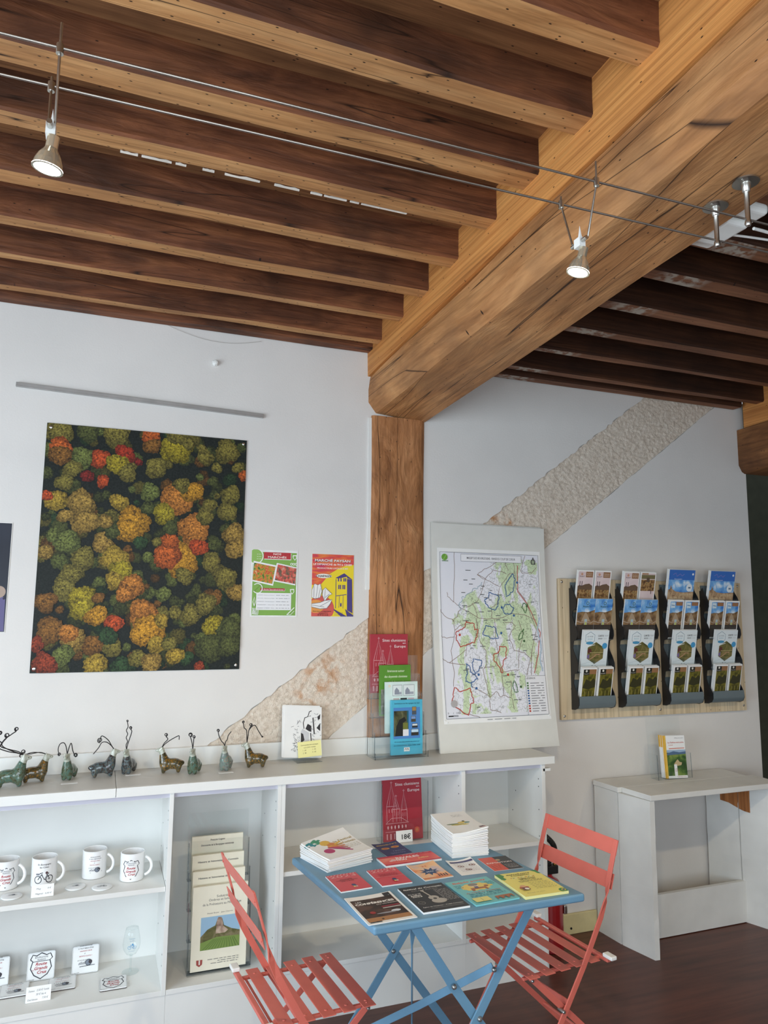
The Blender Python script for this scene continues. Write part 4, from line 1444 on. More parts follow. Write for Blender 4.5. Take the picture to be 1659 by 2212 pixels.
plank('side_plank', [(2.533, -0.197), (2.556, -0.197), (2.545, -0.022), (2.522, -0.022)], 0.0, 0.731, 1)
plank('side_plank', [(2.572, -0.393), (2.600, -0.393), (2.561, -0.203), (2.533, -0.203)], 0.0, 0.731, 2)
plank('side_plank', [(3.338, -0.197), (3.361, -0.197), (3.308, -0.022), (3.285, -0.022)], 0.0, 0.731, 3)
plank('side_plank', [(3.408, -0.393), (3.433, -0.393), (3.366, -0.203), (3.341, -0.203)], 0.0, 0.731, 4)
plank('cross_plank', [(2.56, -0.216), (3.365, -0.216), (3.355, -0.194), (2.56, -0.194)], 0.004, 0.213, 5)
for q, (y0, y1, x0, x1) in enumerate(((-0.2045, -0.018, 2.518, 3.40), (-0.398, -0.2065, 2.556, 3.44))):
    MB().prism([(x0 - 2.9 + (0.013 if q == 0 else 0.018), y0 + 0.21), (x1 - 2.9, y0 + 0.21), (x1 - 2.9 + 0.01, y1 + 0.21), (x0 - 2.9, y1 + 0.21)],
               lambda u, v, w: (u, v, 0.732 + w), 0.026, M_plank).build('top_plank', pt, bevel=0.002)
MB().prism([(0.105, 0.612), (0.06, 0.606), (0.013, 0.588), (0.013, 0.731), (0.105, 0.731)], lambda u, v, w: (0.4445 - u * 0.3315 - 0.0025 + w, u, v), 0.004, M_rawpine).build('bare_wood_patch', pt)
MB().prism([(0.007, 0.586), (-0.02, 0.578), (-0.048, 0.575), (-0.05, 0.731), (0.007, 0.731)], lambda u, v, w: (0.4425 - u * 0.3526 - 0.0025 + w, u, v), 0.004, M_rawpine).build('bare_wood_patch', pt)
st_ = plain('staple_steel', (110, 106, 100), 0.4, metal=0.8)
for y, z in ((-0.06, 0.715), (-0.10, 0.712), (-0.255, 0.716), (-0.30, 0.714)):
    x = 2.526 + (-0.03 - y) * 0.07 if y > -0.2 else 2.54 + (-0.21 - y) * 0.2
    MB().box((x - 0.0025 - 2.9, y + 0.21 - 0.009, z), (x + 0.004 - 2.9, y + 0.21 + 0.009, z + 0.0015), st_).build('staple', pt)

# ================================================================== FIRE EXTINGUISHER behind the cabinet end
M_red = plain('extinguisher_red', (150, 22, 28), 0.3, var=0.02, coat=0.5)
M_brass = plain('brass', (186, 142, 70), 0.3, metal=1.0)
fe = thing('fire_extinguisher', 'red fire extinguisher standing on the floor at the end of the cabinets', 'extinguisher', (2.168, -0.115, 0))
MB().lathe([(0, 0), (0.060, 0), (0.066, 0.006), (0.066, 0.265), (0.062, 0.30), (0.045, 0.325), (0.022, 0.338), (0.016, 0.345), (0.016, 0.36), (0, 0.36)][::1], M_red, 32).build('cylinder', fe, smooth=True)
MB().lathe([(0.0665, 0.262), (0.0675, 0.266), (0.0665, 0.27)], M_steel, 32).build('band', fe, smooth=True)
hd = MB().box((-0.035, -0.018, 0.352), (0.045, 0.018, 0.392), M_black)
hd.box((-0.05, -0.012, 0.392), (0.01, 0.012, 0.402), M_black)
hd.build('valve_head', fe, bevel=0.004)
MB().tube([(0.034, 0, 0.385), (0.036, 0, 0.412), (0.040, 0, 0.422)], [0.009, 0.009, 0.006], M_brass, 12).build('brass_knob', fe, smooth=True)
hose, hr = [], []
for i in range(90):
    a = i / 89
    th_ = -0.5 + 2.6 * a
    hose.append((-0.04 + 0.062 * math.sin(th_ * 1.2 + 0.4), -0.02, 0.385 + 0.15 * a))
    hr.append(0.014 if i % 3 else 0.0118)
MB().tube(hose, hr, M_black, 12).build('hose', fe)
MB().box((0.052, -0.05, 0.17), (0.072, -0.03, 0.21), M_steel).build('bracket_clip', fe, bevel=0.004)
# ================================================================== LEAFLETS ON THE BLUE TABLE
M_paper = plain('white_paper', (240, 240, 238), 0.55, var=0.008)
K = (1.658 - TZ) / (1.658 - 0.722)


def tpos(x, y):
    """measured at a slightly lower table: slide towards the camera foot onto the real top"""
    return x * K, -3.42 + (y + 3.42) * K


def leaflet(name, label, x, y, w, h, ang, thick=0.0012, edge=None, curl=0.0, cat='leaflet', lift=None):
    X, Y = tpos(x, y)
    w, h = w * K, h * K
    t = thing(name, label, cat, (X, Y, TZ + 0.0006), (0, 0, math.radians(ang)))

    def sheet(s, q, hh):
        dz = curl * ((s ** 3) * (q ** 2) + ((1 - s) ** 4) * (q ** 3) * 0.6) if curl else 0.0
        return ((s - 0.5) * w, (q - 0.5) * h, dz + hh)

    n = 8 if curl else 1
    MB().sheet(sheet, n, n, thick, edge or M_paper).build('paper', t, smooth=bool(curl))
    P = Print(w, h, lambda a, b, hh: sheet(a / w, b / h, thick + hh))
    return t, P


RED23 = (226, 72, 84)
for nm, lab, x, y, w, h, a in (('a', 'red 2023 leaflet nearest the left edge of the blue table', 0.848, -0.899, 0.113, 0.153, 3.3),
                               ('b', 'red 2023 leaflet second from left in its row on the blue table', 0.998, -0.898, 0.111, 0.155, 0.6)):
    t, P = leaflet('season_leaflet', lab, x, y, w, h, a, 0.004)
    P.rect(0, 0, 1, 1, RED23)
    P.text('2023', 0.5, 0.80, 0.13, (240, 168, 168), bold=0.0, fit=0.86)
    for i in range(9):
        P.line([(0.04 + 0.105 * i, 0.93), (0.09 + 0.105 * i, 0.985)], 0.03, (238, 160, 160))
    if nm == 'a':
        P.text('PROGRAMME', 0.5, 0.64, 0.035, (120, 30, 40), bold=0.02, fit=0.4).text('ATELIERS ET VISITES', 0.5, 0.58, 0.035, (120, 30, 40), bold=0.02, fit=0.7).text('DE L\'ÉTÉ', 0.5, 0.52, 0.035, (120, 30, 40), bold=0.02, fit=0.4)
    else:
        for i in range(4):
            P.scribble(0.2, 0.66 - 0.05 * i, 0.85, (170, 40, 52), 0.02, i)
        P.line([(0.02, 0.46), (0.98, 0.46)], 0.012, (240, 170, 170))
    P.disc(0.55, 0.28, 0.07, (70, 60, 110), 12).rect(0.5, 0.14, 0.56, 0.2, (240, 220, 120)).rect(0.57, 0.14, 0.63, 0.2, (240, 200, 200)).rect(0.5, 0.21, 0.63, 0.24, (60, 130, 160))
    P.build('print', t)

t, P = leaflet('summer_market_leaflet', 'dark blue summer markets leaflet at the back of the blue table', 1.119, -0.62, 0.111, 0.146, 4.8, 0.0012, curl=0.006)
P.rect(0, 0, 1, 1, (62, 62, 112), 8, 8)
P.text("MARCHÉS D'ÉTÉ", 0.52, 0.82, 0.07, (228, 186, 70), bold=0.02, fit=0.8)
for u, v in ((0.3, 0.58), (0.7, 0.62)):
    P.disc(u, v, 0.16, (206, 150, 66), 14, 0.10).disc(u, v, 0.08, (214, 92, 60), 12, 0.06)
P.text('3 JUILLET', 0.68, 0.3, 0.05, (170, 190, 220), fit=0.5)
for i in range(3):
    P.scribble(0.25, 0.2 - 0.05 * i, 0.8, (130, 140, 180), 0.02, i)
P.build('print', t)

t, P = leaflet('long_red_leaflet', 'long red festival leaflet lying across the blue table', 1.134, -0.758, 0.227, 0.093, 2.1, 0.007)
P.rect(0, 0, 1, 1, (214, 44, 66))
P.rect(0, 0.12, 1, 0.82, photo('red_gradient_print', [(0.3, (218, 70, 84)), (0.5, (232, 110, 96)), (0.7, (240, 150, 130))], 9, 2))
P.text('RIVALES', 0.5, 0.58, 0.20, (248, 238, 236), bold=0.03, fit=0.42).text('NOU', 0.36, 0.38, 0.20, (248, 238, 236), bold=0.04, fit=0.18)
P.text('Juillet', 0.74, 0.36, 0.13, (250, 214, 120), bold=0.02, fit=0.2)
P.disc(0.22, 0.5, 0.05, (246, 190, 190), 8).disc(0.16, 0.42, 0.03, (246, 190, 190), 8)
P.scribble(0.45, 0.9, 0.95, (240, 190, 190), 0.01, 4)
P.build('print', t)

t, P = leaflet('colour_splash_leaflet', 'leaflet with orange sky and dark blue splash, middle of the blue table', 1.154, -0.897, 0.112, 0.15, 3.9, 0.0025, curl=0.008)
P.rect(0, 0, 1, 1, photo('pale_sky_print', [(0.35, (206, 190, 196)), (0.5, (240, 196, 150)), (0.65, (238, 150, 96))], 14, 3), 8, 8)
P.poly([(0.5 + 0.36 * (1 if i % 2 else 0.55) * math.cos(i * PI / 9), 0.48 + 0.24 * (1 if i % 2 else 0.5) * math.sin(i * PI / 9)) for i in range(18)], (52, 76, 120))
P.text('21', 0.52, 0.80, 0.07, (222, 90, 60), bold=0.02, fit=0.16).text('MAI', 0.5, 0.45, 0.05, (220, 226, 230), bold=0.02, fit=0.24)
for i in range(4):
    P.rect(0.60 + 0.09 * i, 0.13, 0.65 + 0.09 * i, 0.24 + 0.02 * (i % 2), (44, 48, 62))
P.rect(0, 0.06, 1, 0.12, (222, 120, 70), 4, 1)
P.build('print', t)

t, P = leaflet('white_leaflet', 'white leaflet with small brown drawings between splash leaflet and exhibition card', 1.301, -0.898, 0.102, 0.145, -2.0, 0.0006, curl=0.010)
P.rect(0.08, 0.80, 0.98, 0.9, (66, 60, 110), 8, 1)
for (u, v) in ((0.3, 0.58), (0.75, 0.6), (0.45, 0.34)):
    P.ring(u, v, 0.06, 0.035, (150, 90, 60), 10).ring(u + 0.1, v - 0.02, 0.05, 0.03, (140, 80, 60), 10)
for i in range(7):
    P.scribble(0.15, 0.72 - 0.09 * i, 0.9, (120, 110, 150), 0.016, i)
P.build('print', t)

t, P = leaflet('exhibition_card', 'exhibition card half orange half dark grey at the right of the blue table', 1.44, -0.903, 0.118, 0.138, -1.5, 0.001)
P.rect(0, 0, 0.5, 1, (228, 84, 62)).rect(0.5, 0, 1, 1, (64, 64, 66))
P.text('EXPOSITION', 0.5, 0.52, 0.09, (244, 232, 226), bold=0.015, fit=0.86)
P.line([(0.12, 0.4), (0.16, 0.1)], 0.02, (176, 56, 44)).line([(0.22, 0.42), (0.3, 0.1), (0.38, 0.42)], 0.02, (176, 56, 44))
P.disc(0.56, 0.74, 0.08, (196, 160, 120), 10)
for i in range(3):
    P.scribble(0.56, 0.36 - 0.09 * i, 0.94, (200, 190, 186), 0.02, i)
P.text('CLUNY', 0.76, 0.1, 0.06, (210, 206, 200), fit=0.3)
P.build('print', t)

t, P = leaflet('conference_flyer', 'white bordered conferences flyer with night photo at the near left corner', 0.873, -1.137, 0.161, 0.212, 2.2, 0.002, curl=0.004)
P.rect(0.05, 0.07, 0.95, 0.86, photo('night_photo_print', [(0.3, (32, 24, 22)), (0.48, (58, 42, 36)), (0.6, (92, 64, 52)), (0.75, (70, 62, 70))], 16, 5), 6, 6)
P.rect(0.05, 0.07, 0.95, 0.2, (176, 120, 70), 6, 1).rect(0.80, 0.86, 0.95, 0.98, (40, 40, 44)).poly([(0.83, 0.88), (0.88, 0.96), (0.92, 0.88)], (236, 236, 236))
P.text('LES', 0.13, 0.76, 0.04, (240, 240, 240), 'l', bold=0.01, fit=0.12)
P.text('CONFÉRENCES', 0.5, 0.67, 0.062, (246, 244, 240), bold=0.04, fit=0.82).text('DU VENDREDI', 0.72, 0.60, 0.036, (226, 222, 218), fit=0.44)
P.rect(0.55, 0.50, 0.93, 0.54, (150, 40, 52)).rect(0.55, 0.45, 0.93, 0.48, (196, 186, 180))
P.disc(0.75, 0.33, 0.1, (214, 222, 232), 14, 0.05).disc(0.55, 0.30, 0.22, (150, 150, 158), 16, 0.03).disc(0.28, 0.36, 0.06, (166, 44, 44), 10)
P.rect(0.06, 0.035, 0.30, 0.06, (40, 40, 44)).disc(0.36, 0.12, 0.025, (50, 40, 40), 10)
P.build('print', t)

t, P = leaflet('guitar_festival_flyer', 'black guitar festival flyer second in the front row of leaflets', 1.063, -1.123, 0.162, 0.208, 0.6, 0.006)
P.rect(0, 0, 1, 1, (46, 46, 48))
P.text('festival de Cormatin', 0.5, 0.87, 0.05, (240, 238, 232), bold=0.015, fit=0.86, shear=0.2).text('GUITARES', 0.5, 0.79, 0.045, (120, 116, 112), bold=0.02, fit=0.6)
P.text('Du 6 au 24', 0.2, 0.67, 0.032, (240, 238, 232), bold=0.015, fit=0.27).text('Juillet', 0.2, 0.61, 0.04, (240, 238, 232), bold=0.025, fit=0.24).text('2023', 0.2, 0.555, 0.036, (240, 238, 232), bold=0.02, fit=0.22)
GUI = (176, 170, 160)
P.disc(0.55, 0.34, 0.16, GUI, 18, 0.12).disc(0.50, 0.47, 0.11, GUI, 18, 0.10).disc(0.51, 0.43, 0.04, (60, 58, 56), 14)
P.line([(0.48, 0.5), (0.42, 0.76)], 0.035, GUI).rect(0.385, 0.75, 0.45, 0.80, GUI)
P.ring(0.16, 0.33, 0.07, 0.01, (150, 146, 140), 16).text('35E', 0.16, 0.315, 0.025, (150, 146, 140), fit=0.07)
for i in range(11):
    P.scribble(0.66, 0.74 - 0.045 * i, 0.96, (196, 192, 186), 0.012, i)
P.text('Église de Chapaize - 71460 Cormatin', 0.5, 0.11, 0.026, (226, 222, 214), fit=0.86, bold=0.008)
P.line([(0.2, 0.06), (0.9, 0.06)], 0.006, (180, 176, 170))
P.build('print', t)

t, P = leaflet('pony_ride_flyer', 'turquoise pony ride flyer with child on brown pony in the front row', 1.242, -1.122, 0.164, 0.205, 3.1, 0.005, ink((120, 206, 210)))
P.rect(0, 0, 1, 1, (110, 194, 198))
P.text('Balade poney', 0.5, 0.87, 0.062, (226, 96, 62), bold=0.03, fit=0.78)
P.poly([(0.5 + 0.34 * (1 + 0.12 * math.cos(i * 3)) * math.cos(i * PI / 12), 0.66 + 0.15 * (1 + 0.12 * math.cos(i * 3)) * math.sin(i * PI / 12)) for i in range(24)], (232, 202, 96))
P.poly([(0.33, 0.62), (0.68, 0.62), (0.7, 0.5), (0.65, 0.5), (0.62, 0.56), (0.4, 0.56), (0.36, 0.49), (0.31, 0.5)], (168, 96, 56)).disc(0.72, 0.64, 0.05, (168, 96, 56), 10)
P.disc(0.48, 0.71, 0.09, (240, 206, 172), 14).disc(0.48, 0.75, 0.11, (132, 128, 124), 14, 0.07).rect(0.44, 0.60, 0.53, 0.67, (86, 92, 128))
for i in range(3):
    P.scribble(0.06, 0.79 - 0.05 * i, 0.22, (40, 110, 130), 0.015, i)
    P.scribble(0.78, 0.78 - 0.05 * i, 0.95, (40, 110, 130), 0.015, i + 5)
P.text('du mardi au dimanche', 0.5, 0.42, 0.036, (196, 96, 70), bold=0.012, fit=0.8).text('9h-12h / 16h-19h', 0.5, 0.355, 0.042, (40, 100, 126), bold=0.02, fit=0.74)
for i in range(2):
    P.scribble(0.1, 0.31 - 0.045 * i, 0.92, (40, 100, 126), 0.014, i)
P.rect(0.06, 0.06, 0.42, 0.22, (226, 216, 120)).line([(0.24, 0.08), (0.24, 0.2)], 0.008, (90, 130, 90))
for u in (0.55, 0.68, 0.81):
    P.poly([(u, 0.17), (u + 0.13, 0.17), (u + 0.13, 0.05), (u + 0.1, 0.05), (u + 0.09, 0.11), (u + 0.04, 0.11), (u + 0.03, 0.05), (u, 0.05)], (170, 100, 62))
P.build('print', t)

t, P = leaflet('yellow_market_flyer', 'pile of yellow market flyers at the near right corner of the blue table', 1.428, -1.13, 0.165, 0.207, -0.6, 0.009, ink((240, 232, 150)))
P.rect(0, 0, 1, 1, (238, 224, 108))
GRN = (66, 142, 72)
P.poly([(0, 1), (0.12, 1), (0.16, 0.9), (0.1, 0.84), (0.12, 0.76), (0.05, 0.72), (0, 0.76)], GRN).poly([(0.86, 1), (1, 1), (1, 0.82), (0.94, 0.84), (0.92, 0.92)], GRN).disc(0.93, 0.06, 0.1, GRN, 14)
P.disc(0.94, 0.07, 0.06, (240, 206, 60), 4).disc(0.94, 0.07, 0.03, (50, 80, 130), 12)
P.text('MARCHÉ FESTIF', 0.5, 0.89, 0.04, (70, 60, 36), bold=0.02, fit=0.56).text('À CORMATIN', 0.5, 0.83, 0.04, (70, 60, 36), bold=0.02, fit=0.44)
for i in range(10):
    P.poly([(0.2 + 0.06 * i, 0.765), (0.25 + 0.06 * i, 0.765), (0.225 + 0.06 * i, 0.74)], ((206, 80, 60), (60, 120, 160), (236, 240, 230))[i % 3])
P.text('SAMEDI 24 JUIN', 0.55, 0.68, 0.03, (60, 50, 36), bold=0.02, fit=0.4).text('DE 18H À 23H', 0.55, 0.635, 0.03, (60, 50, 36), bold=0.02, fit=0.36)
for i in range(3):
    P.scribble(0.28, 0.6 - 0.03 * i, 0.84, (100, 92, 60), 0.01, i)
for i in range(5):
    P.scribble(0.42, 0.47 - 0.065 * i, 0.9, (110, 100, 66), 0.012, i + 9)
P.disc(0.2, 0.30, 0.11, (204, 84, 60), 12, 0.05).rect(0.13, 0.2, 0.28, 0.3, (120, 60, 60)).disc(0.2, 0.35, 0.06, (226, 170, 120), 10).disc(0.22, 0.24, 0.05, (240, 236, 220), 8)
P.text('Buvette sur place', 0.3, 0.06, 0.022, (90, 80, 50), fit=0.4)
P.build('print', t)


# ---- two piles of booklets, each copy a booklet of its own
NTH = {2: 'second', 3: 'third', 4: 'fourth', 5: 'fifth', 6: 'sixth', 7: 'seventh', 8: 'eighth', 9: 'ninth', 10: 'tenth', 11: 'eleventh', 12: 'twelfth', 13: 'thirteenth', 14: 'fourteenth', 15: 'fifteenth', 16: 'sixteenth', 17: 'seventeenth'}


def pile(name, label, labeltop, group, cx, cy, w, h, ang, n, thick, curlf, draw, jit, flat_from=0):
    X, Y = tpos(cx, cy)
    rn = random.Random(len(label))
    z = TZ + 0.0006
    base = None
    for k in range(n):
        kk = clampn((k - flat_from) / max(1, n - 1 - flat_from), 0, 1)

        def sh(s, q, hh, kk=kk):
            return ((s - 0.5) * w, (q - 0.5) * h, curlf(s, q) * kk + hh)

        dx, dy, da = rn.uniform(-jit, jit), rn.uniform(-jit, jit), rn.uniform(-1.5, 1.5)
        t = thing(name, labeltop if k == n - 1 else NTH[n - k] + ' ' + label, 'booklet', (X + dx, Y + dy, z), (0, 0, math.radians(ang + da)), group)
        MB().sheet(sh, 8, 8, thick * 0.94, M_paper).build('pages', t, smooth=True)
        if k >= n - 2:
            P = Print(w, h, lambda a, b, hh, sh=sh: sh(a / w, b / h, thick * 0.94 + hh))
            draw(P)
            P.build('cover_print', t)
        z += thick


def draw_hand(P):
    P.rect(0.0, 0.0, 1, 1, (240, 240, 238), 8, 8)
    for i, (c, u, v) in enumerate((((40, 140, 150), 0.10, 0.80), ((60, 150, 110), 0.24, 0.84), ((228, 178, 60), 0.36, 0.70), ((222, 130, 60), 0.44, 0.56), ((196, 50, 110), 0.24, 0.36))):
        P.disc(u, v, 0.11, c, 14, 0.11)
    for i in range(6):
        P.line([(0.3, 0.5), (0.66, 0.62 - 0.09 * i)], 0.045, ((228, 178, 60), (226, 150, 60), (222, 120, 70), (206, 80, 90), (196, 60, 110), (180, 50, 110))[i], 6)
    P.text('le Festival', 0.74, 0.62, 0.075, (180, 150, 70), bold=0.01, fit=0.42).text('des Festivals', 0.74, 0.5, 0.075, (180, 150, 70), bold=0.01, fit=0.44)
    for i in range(3):
        P.scribble(0.55, 0.42 - 0.06 * i, 0.95, (190, 180, 150), 0.012, i)


pile('festival_booklet', 'white festival booklet from the top in the back left pile on blue table', 'top white festival booklet with colourful hand, back left of blue table', 'festival booklets piled on the blue table',
     0.876, -0.665, 0.19, 0.19, 17, 9, 0.0048, lambda s, q: 0.030 * (q ** 2) * (0.3 + 0.7 * s) + 0.004 * s, draw_hand, 0.003, 2)


def draw_bird(P):
    P.rect(0, 0, 1, 1, (242, 242, 240), 8, 8)
    for (c, u, v, rx, ry) in (((196, 176, 70), 0.45, 0.42, 0.22, 0.06), ((222, 190, 50), 0.60, 0.50, 0.14, 0.05), ((110, 130, 90), 0.30, 0.46, 0.18, 0.04), ((90, 140, 130), 0.72, 0.47, 0.08, 0.05), ((220, 200, 80), 0.62, 0.38, 0.1, 0.035)):
        P.disc(u, v, rx, c, 14, ry)
    P.disc(0.66, 0.55, 0.04, (60, 60, 50), 8)
    for i in range(3):
        P.scribble(0.5, 0.86 - 0.04 * i, 0.8, (150, 150, 150), 0.01, i)
    P.rect(0.80, 0.06, 0.97, 0.09, (150, 60, 70)).rect(0.82, 0.1, 0.95, 0.14, (150, 150, 150))


pile('magazine', 'white magazine from the top in the tall back right pile on blue table', 'top white magazine with yellow bird picture, back right of blue table', 'magazines piled on the blue table',
     1.377, -0.690, 0.148, 0.212, -2.5, 17, 0.0052, lambda s, q: 0.020 * (1 - q) ** 2 * max(0.0, s - 0.3) + 0.016 * (q ** 2), draw_bird, 0.0018, 5)

# ================================================================== ACRYLIC STANDS WITH BOOKS
def vbook(name, label, x, y, z, w, h, thick, lean, cover, parent=None, group=None, cat='book', rz=0.0):
    """standing book, origin at the bottom left of its front cover; leaning back by lean"""
    t = thing(name, label, cat, (x, y, z), (-lean, 0, rz), group)
    b = MB().box((0, 0, 0), (w, thick, h), cover)
    b.build('book_block', t, bevel=0.0006)
    MB().box((w - 0.0006, 0.0012, 0.001), (w + 0.0003, thick - 0.0012, h - 0.001), M_paper).build('page_edges', t)
    return t, Print(w, h, standing)


REDB = plain('red_book_cover', (168, 44, 58), 0.4, var=0.02)


def church_cover(P):
    W_ = (222, 150, 156)
    P.text('Sites clunisiens', 0.94, 0.87, 0.050, (244, 236, 234), 'r', fit=0.62).text('en', 0.94, 0.83, 0.03, (244, 236, 234), 'r', fit=0.08).text('Europe', 0.94, 0.765, 0.05, (244, 236, 234), 'r', fit=0.30)
    for (u, top, wd, bs) in ((0.22, 0.90, 0.13, 0.55), (0.33, 0.68, 0.09, 0.50), (0.53, 0.76, 0.08, 0.48)):
        P.line([(u - wd, bs), (u, top), (u + wd * 0.9, bs)], 0.012, W_).line([(u, top), (u, top + 0.05)], 0.012, W_).line([(u - 0.03, top + 0.03), (u + 0.03, top + 0.03)], 0.01, W_)
        P.line([(u - wd * .5, bs), (u, top), (u + wd * 0.4, bs)], 0.007, W_)
        P.line([(u - wd, bs), (u + wd * 0.9, bs)], 0.012, W_).line([(u - wd, bs), (u - wd, 0.3)], 0.01, W_).line([(u + wd * 0.9, bs), (u + wd * 0.9, 0.3)], 0.01, W_)
        for i in range(3):
            P.rect(u - wd * 0.6 + i * wd * 0.5, bs - 0.10, u - wd * 0.45 + i * wd * 0.5, bs - 0.04, (206, 118, 126))
    P.line([(0.06, 0.28), (0.2, 0.36), (0.45, 0.36), (0.63, 0.28)], 0.012, W_).line([(0.05, 0.28), (0.64, 0.28)], 0.012, W_).line([(0.04, 0.15), (0.66, 0.15)], 0.012, W_)
    for i in range(6):
        P.disc(0.11 + 0.09 * i, 0.22, 0.02, (236, 190, 192), 10, 0.04)
        P.rect(0.07 + 0.09 * i, 0.03, 0.105 + 0.09 * i, 0.12, W_)
    for i in range(12):
        P.line([(0.05 + 0.05 * i, 0.02), (0.06 + 0.05 * i, 0.42)], 0.005, (196, 96, 106))
    P.disc(0.84, 0.15, 0.07, (222, 72, 50), 12).disc(0.84, 0.15, 0.035, (206, 120, 60), 10)


# ---- red book in a clear holder on the middle shelf
SH = 0.5855
h1 = thing('book_holder', 'clear acrylic holder with the red book on the cabinet shelf', 'holder', (1.262, -0.112, SH))
MB().box((0, 0.045, 0.002), (0.236, 0.048, 0.265), M_clear).build('back_plate', h1)
MB().box((0, -0.018, 0), (0.236, 0.048, 0.002), M_clear).build('base_plate', h1)
for x in (0.0, 0.233):
    MB().box((x, -0.018, 0.002), (x + 0.003, 0.045, 0.265), M_clear).build('side_plate', h1)
    MB().box((x - 0.0002, -0.019, 0.002), (x + 0.0032, -0.0175, 0.265), M_clear_edge).build('side_edge', h1)
MB().box((0.003, -0.018, 0.002), (0.233, -0.0155, 0.10), M_clear).build('front_lip', h1)
t, P = vbook('red_book', 'red hardback with white church towers standing on the cabinet shelf', 1.280, -0.118, SH + 0.004, 0.198, 0.277, 0.012, 0.10, REDB)
church_cover(P)
P.build('cover_print', t)
t, P = vbook('price_card', 'white price card reading 18 euros in front of the red book', 1.333, -0.140, SH + 0.001, 0.082, 0.052, 0.001, 0.12, M_paper, cat='price card')
P.text('18€', 0.62, 0.28, 0.42, (40, 40, 42), bold=0.02, fit=0.55)
P.build('print', t)

# ---- four-tier clear holder on the counter with four books
h2 = thing('tiered_holder', 'clear four-tier acrylic holder full of guide books in front of the post', 'holder', (1.215, -0.172, CT + 0.0005))
HW = 0.262
rn4 = random.Random(4)
for k in range(4):
    y0 = 0.022 + 0.026 * k
    z0 = 0.008 + 0.085 * k
    MB().box((0.0, y0 + 0.024, z0), (HW, y0 + 0.0255, z0 + 0.20), M_clear).build('tier_back', h2)
    MB().box((0.0, y0 - 0.002, z0), (HW, y0, z0 + 0.055), M_clear).build('tier_front', h2)
    for x in (0.0, HW - 0.003):
        MB().box((x, y0 - 0.002, z0), (x + 0.003, y0 + 0.028, z0 + 0.11), M_clear).build('tier_side', h2)
        MB().box((x - 0.0003, y0 - 0.0028, z0), (x + 0.0033, y0 - 0.0015, z0 + 0.11), M_clear_edge).build('tier_edge', h2)
    MB().box((0.0, y0 - 0.0022, z0 - 0.0015), (HW, y0 + 0.028, z0), M_clear_edge).build('tier_floor', h2)
for x in (-0.003, HW):
    MB().prism([(0.0, 0.0), (0.128, 0.0), (0.128, 0.30), (0.02, 0.03)], lambda u, v, w, x=x: (x + w, u, v), 0.003, M_clear).build('cheek', h2)
    MB().box((x, -0.001, 0), (x + 0.003, 0.0025, 0.03), M_clear_edge).build('cheek_edge', h2)
MB().box((0, 0, 0), (HW, 0.128, 0.0015), M_clear).build('foot_plate', h2)

t, P = vbook('guide_book', 'red guide book with church towers, back tier of the clear holder', 1.222, -0.068, CT + 0.290, 0.196, 0.277, 0.010, 0.02, REDB)
church_cover(P)
P.build('cover_print', t)
t, P = vbook('guide_book', 'green guide book second from the back in the clear tiered holder', 1.262, -0.094, CT + 0.185, 0.160, 0.236, 0.012, 0.02, plain('green_cover', (86, 142, 40), 0.4))
for i, s in enumerate(('Itinérances autour', 'des doyennés clunisiens', 'et du ban sacré')):
    P.text(s, 0.52, 0.86 - 0.11 * i, 0.05, (226, 240, 200), bold=0.01, fit=(0.56, 0.74, 0.48)[i], shear=0.2)
P.rect(0.04, 0.03, 0.96, 0.52, photo('grey_abbey_photo', [(0.3, (50, 56, 40)), (0.5, (110, 110, 100)), (0.7, (180, 176, 166))], 30, 5))
P.build('cover_print', t)
t, P = vbook('guide_book', 'white guide book with house drawings third from the back in tiered holder', 1.282, -0.120, CT + 0.108, 0.166, 0.236, 0.014, 0.02, plain('mint_white_cover', (214, 232, 226), 0.4))
for (u0, u1) in ((0.22, 0.52), (0.55, 0.90)):
    P.rect(u0, 0.72, u1, 0.94, (150, 156, 160)).rect(u0 + 0.012, 0.73, u1 - 0.012, 0.93, (224, 234, 232))
    P.poly([(u0 + 0.06, 0.75), (u0 + 0.06, 0.83), (u0 + 0.12, 0.89), (u0 + 0.2, 0.83), (u0 + 0.2, 0.75)], (140, 146, 160))
    P.rect(u0 + 0.2, 0.75, u1 - 0.03, 0.80, (160, 166, 176))
P.rect(0.24, 0.52, 0.42, 0.68, (206, 190, 186)).rect(0.46, 0.52, 0.66, 0.68, (50, 58, 58)).rect(0.70, 0.52, 0.88, 0.68, (206, 186, 196)).disc(0.12, 0.92, 0.04, (236, 222, 190), 12)
P.build('cover_print', t)
t, P = vbook('guide_book', 'turquoise guide book with bridge photographs at the front of the tiered holder', 1.302, -0.146, CT + 0.012, 0.160, 0.250, 0.016, 0.02, plain('turquoise_cover', (78, 178, 206), 0.4))
P.text('Itinérances en Bourgogne du Sud', 0.5, 0.925, 0.026, (30, 60, 90), bold=0.012, fit=0.8)
P.rect(0.07, 0.29, 0.92, 0.86, (66, 132, 206))
P.rect(0.08, 0.34, 0.55, 0.80, (20, 92, 110))
P.rect(0.08, 0.34, 0.50, 0.80, photo('bridge_photo', [(0.3, (34, 36, 26)), (0.5, (84, 86, 58)), (0.7, (130, 128, 96))], 24, 5))
P.poly([(0.12, 0.34), (0.16, 0.52), (0.26, 0.64), (0.42, 0.69), (0.48, 0.62), (0.38, 0.58), (0.36, 0.34)], (26, 28, 26)).rect(0.37, 0.34, 0.55, 0.46, (226, 226, 230)).rect(0.37, 0.46, 0.53, 0.58, (110, 116, 40))
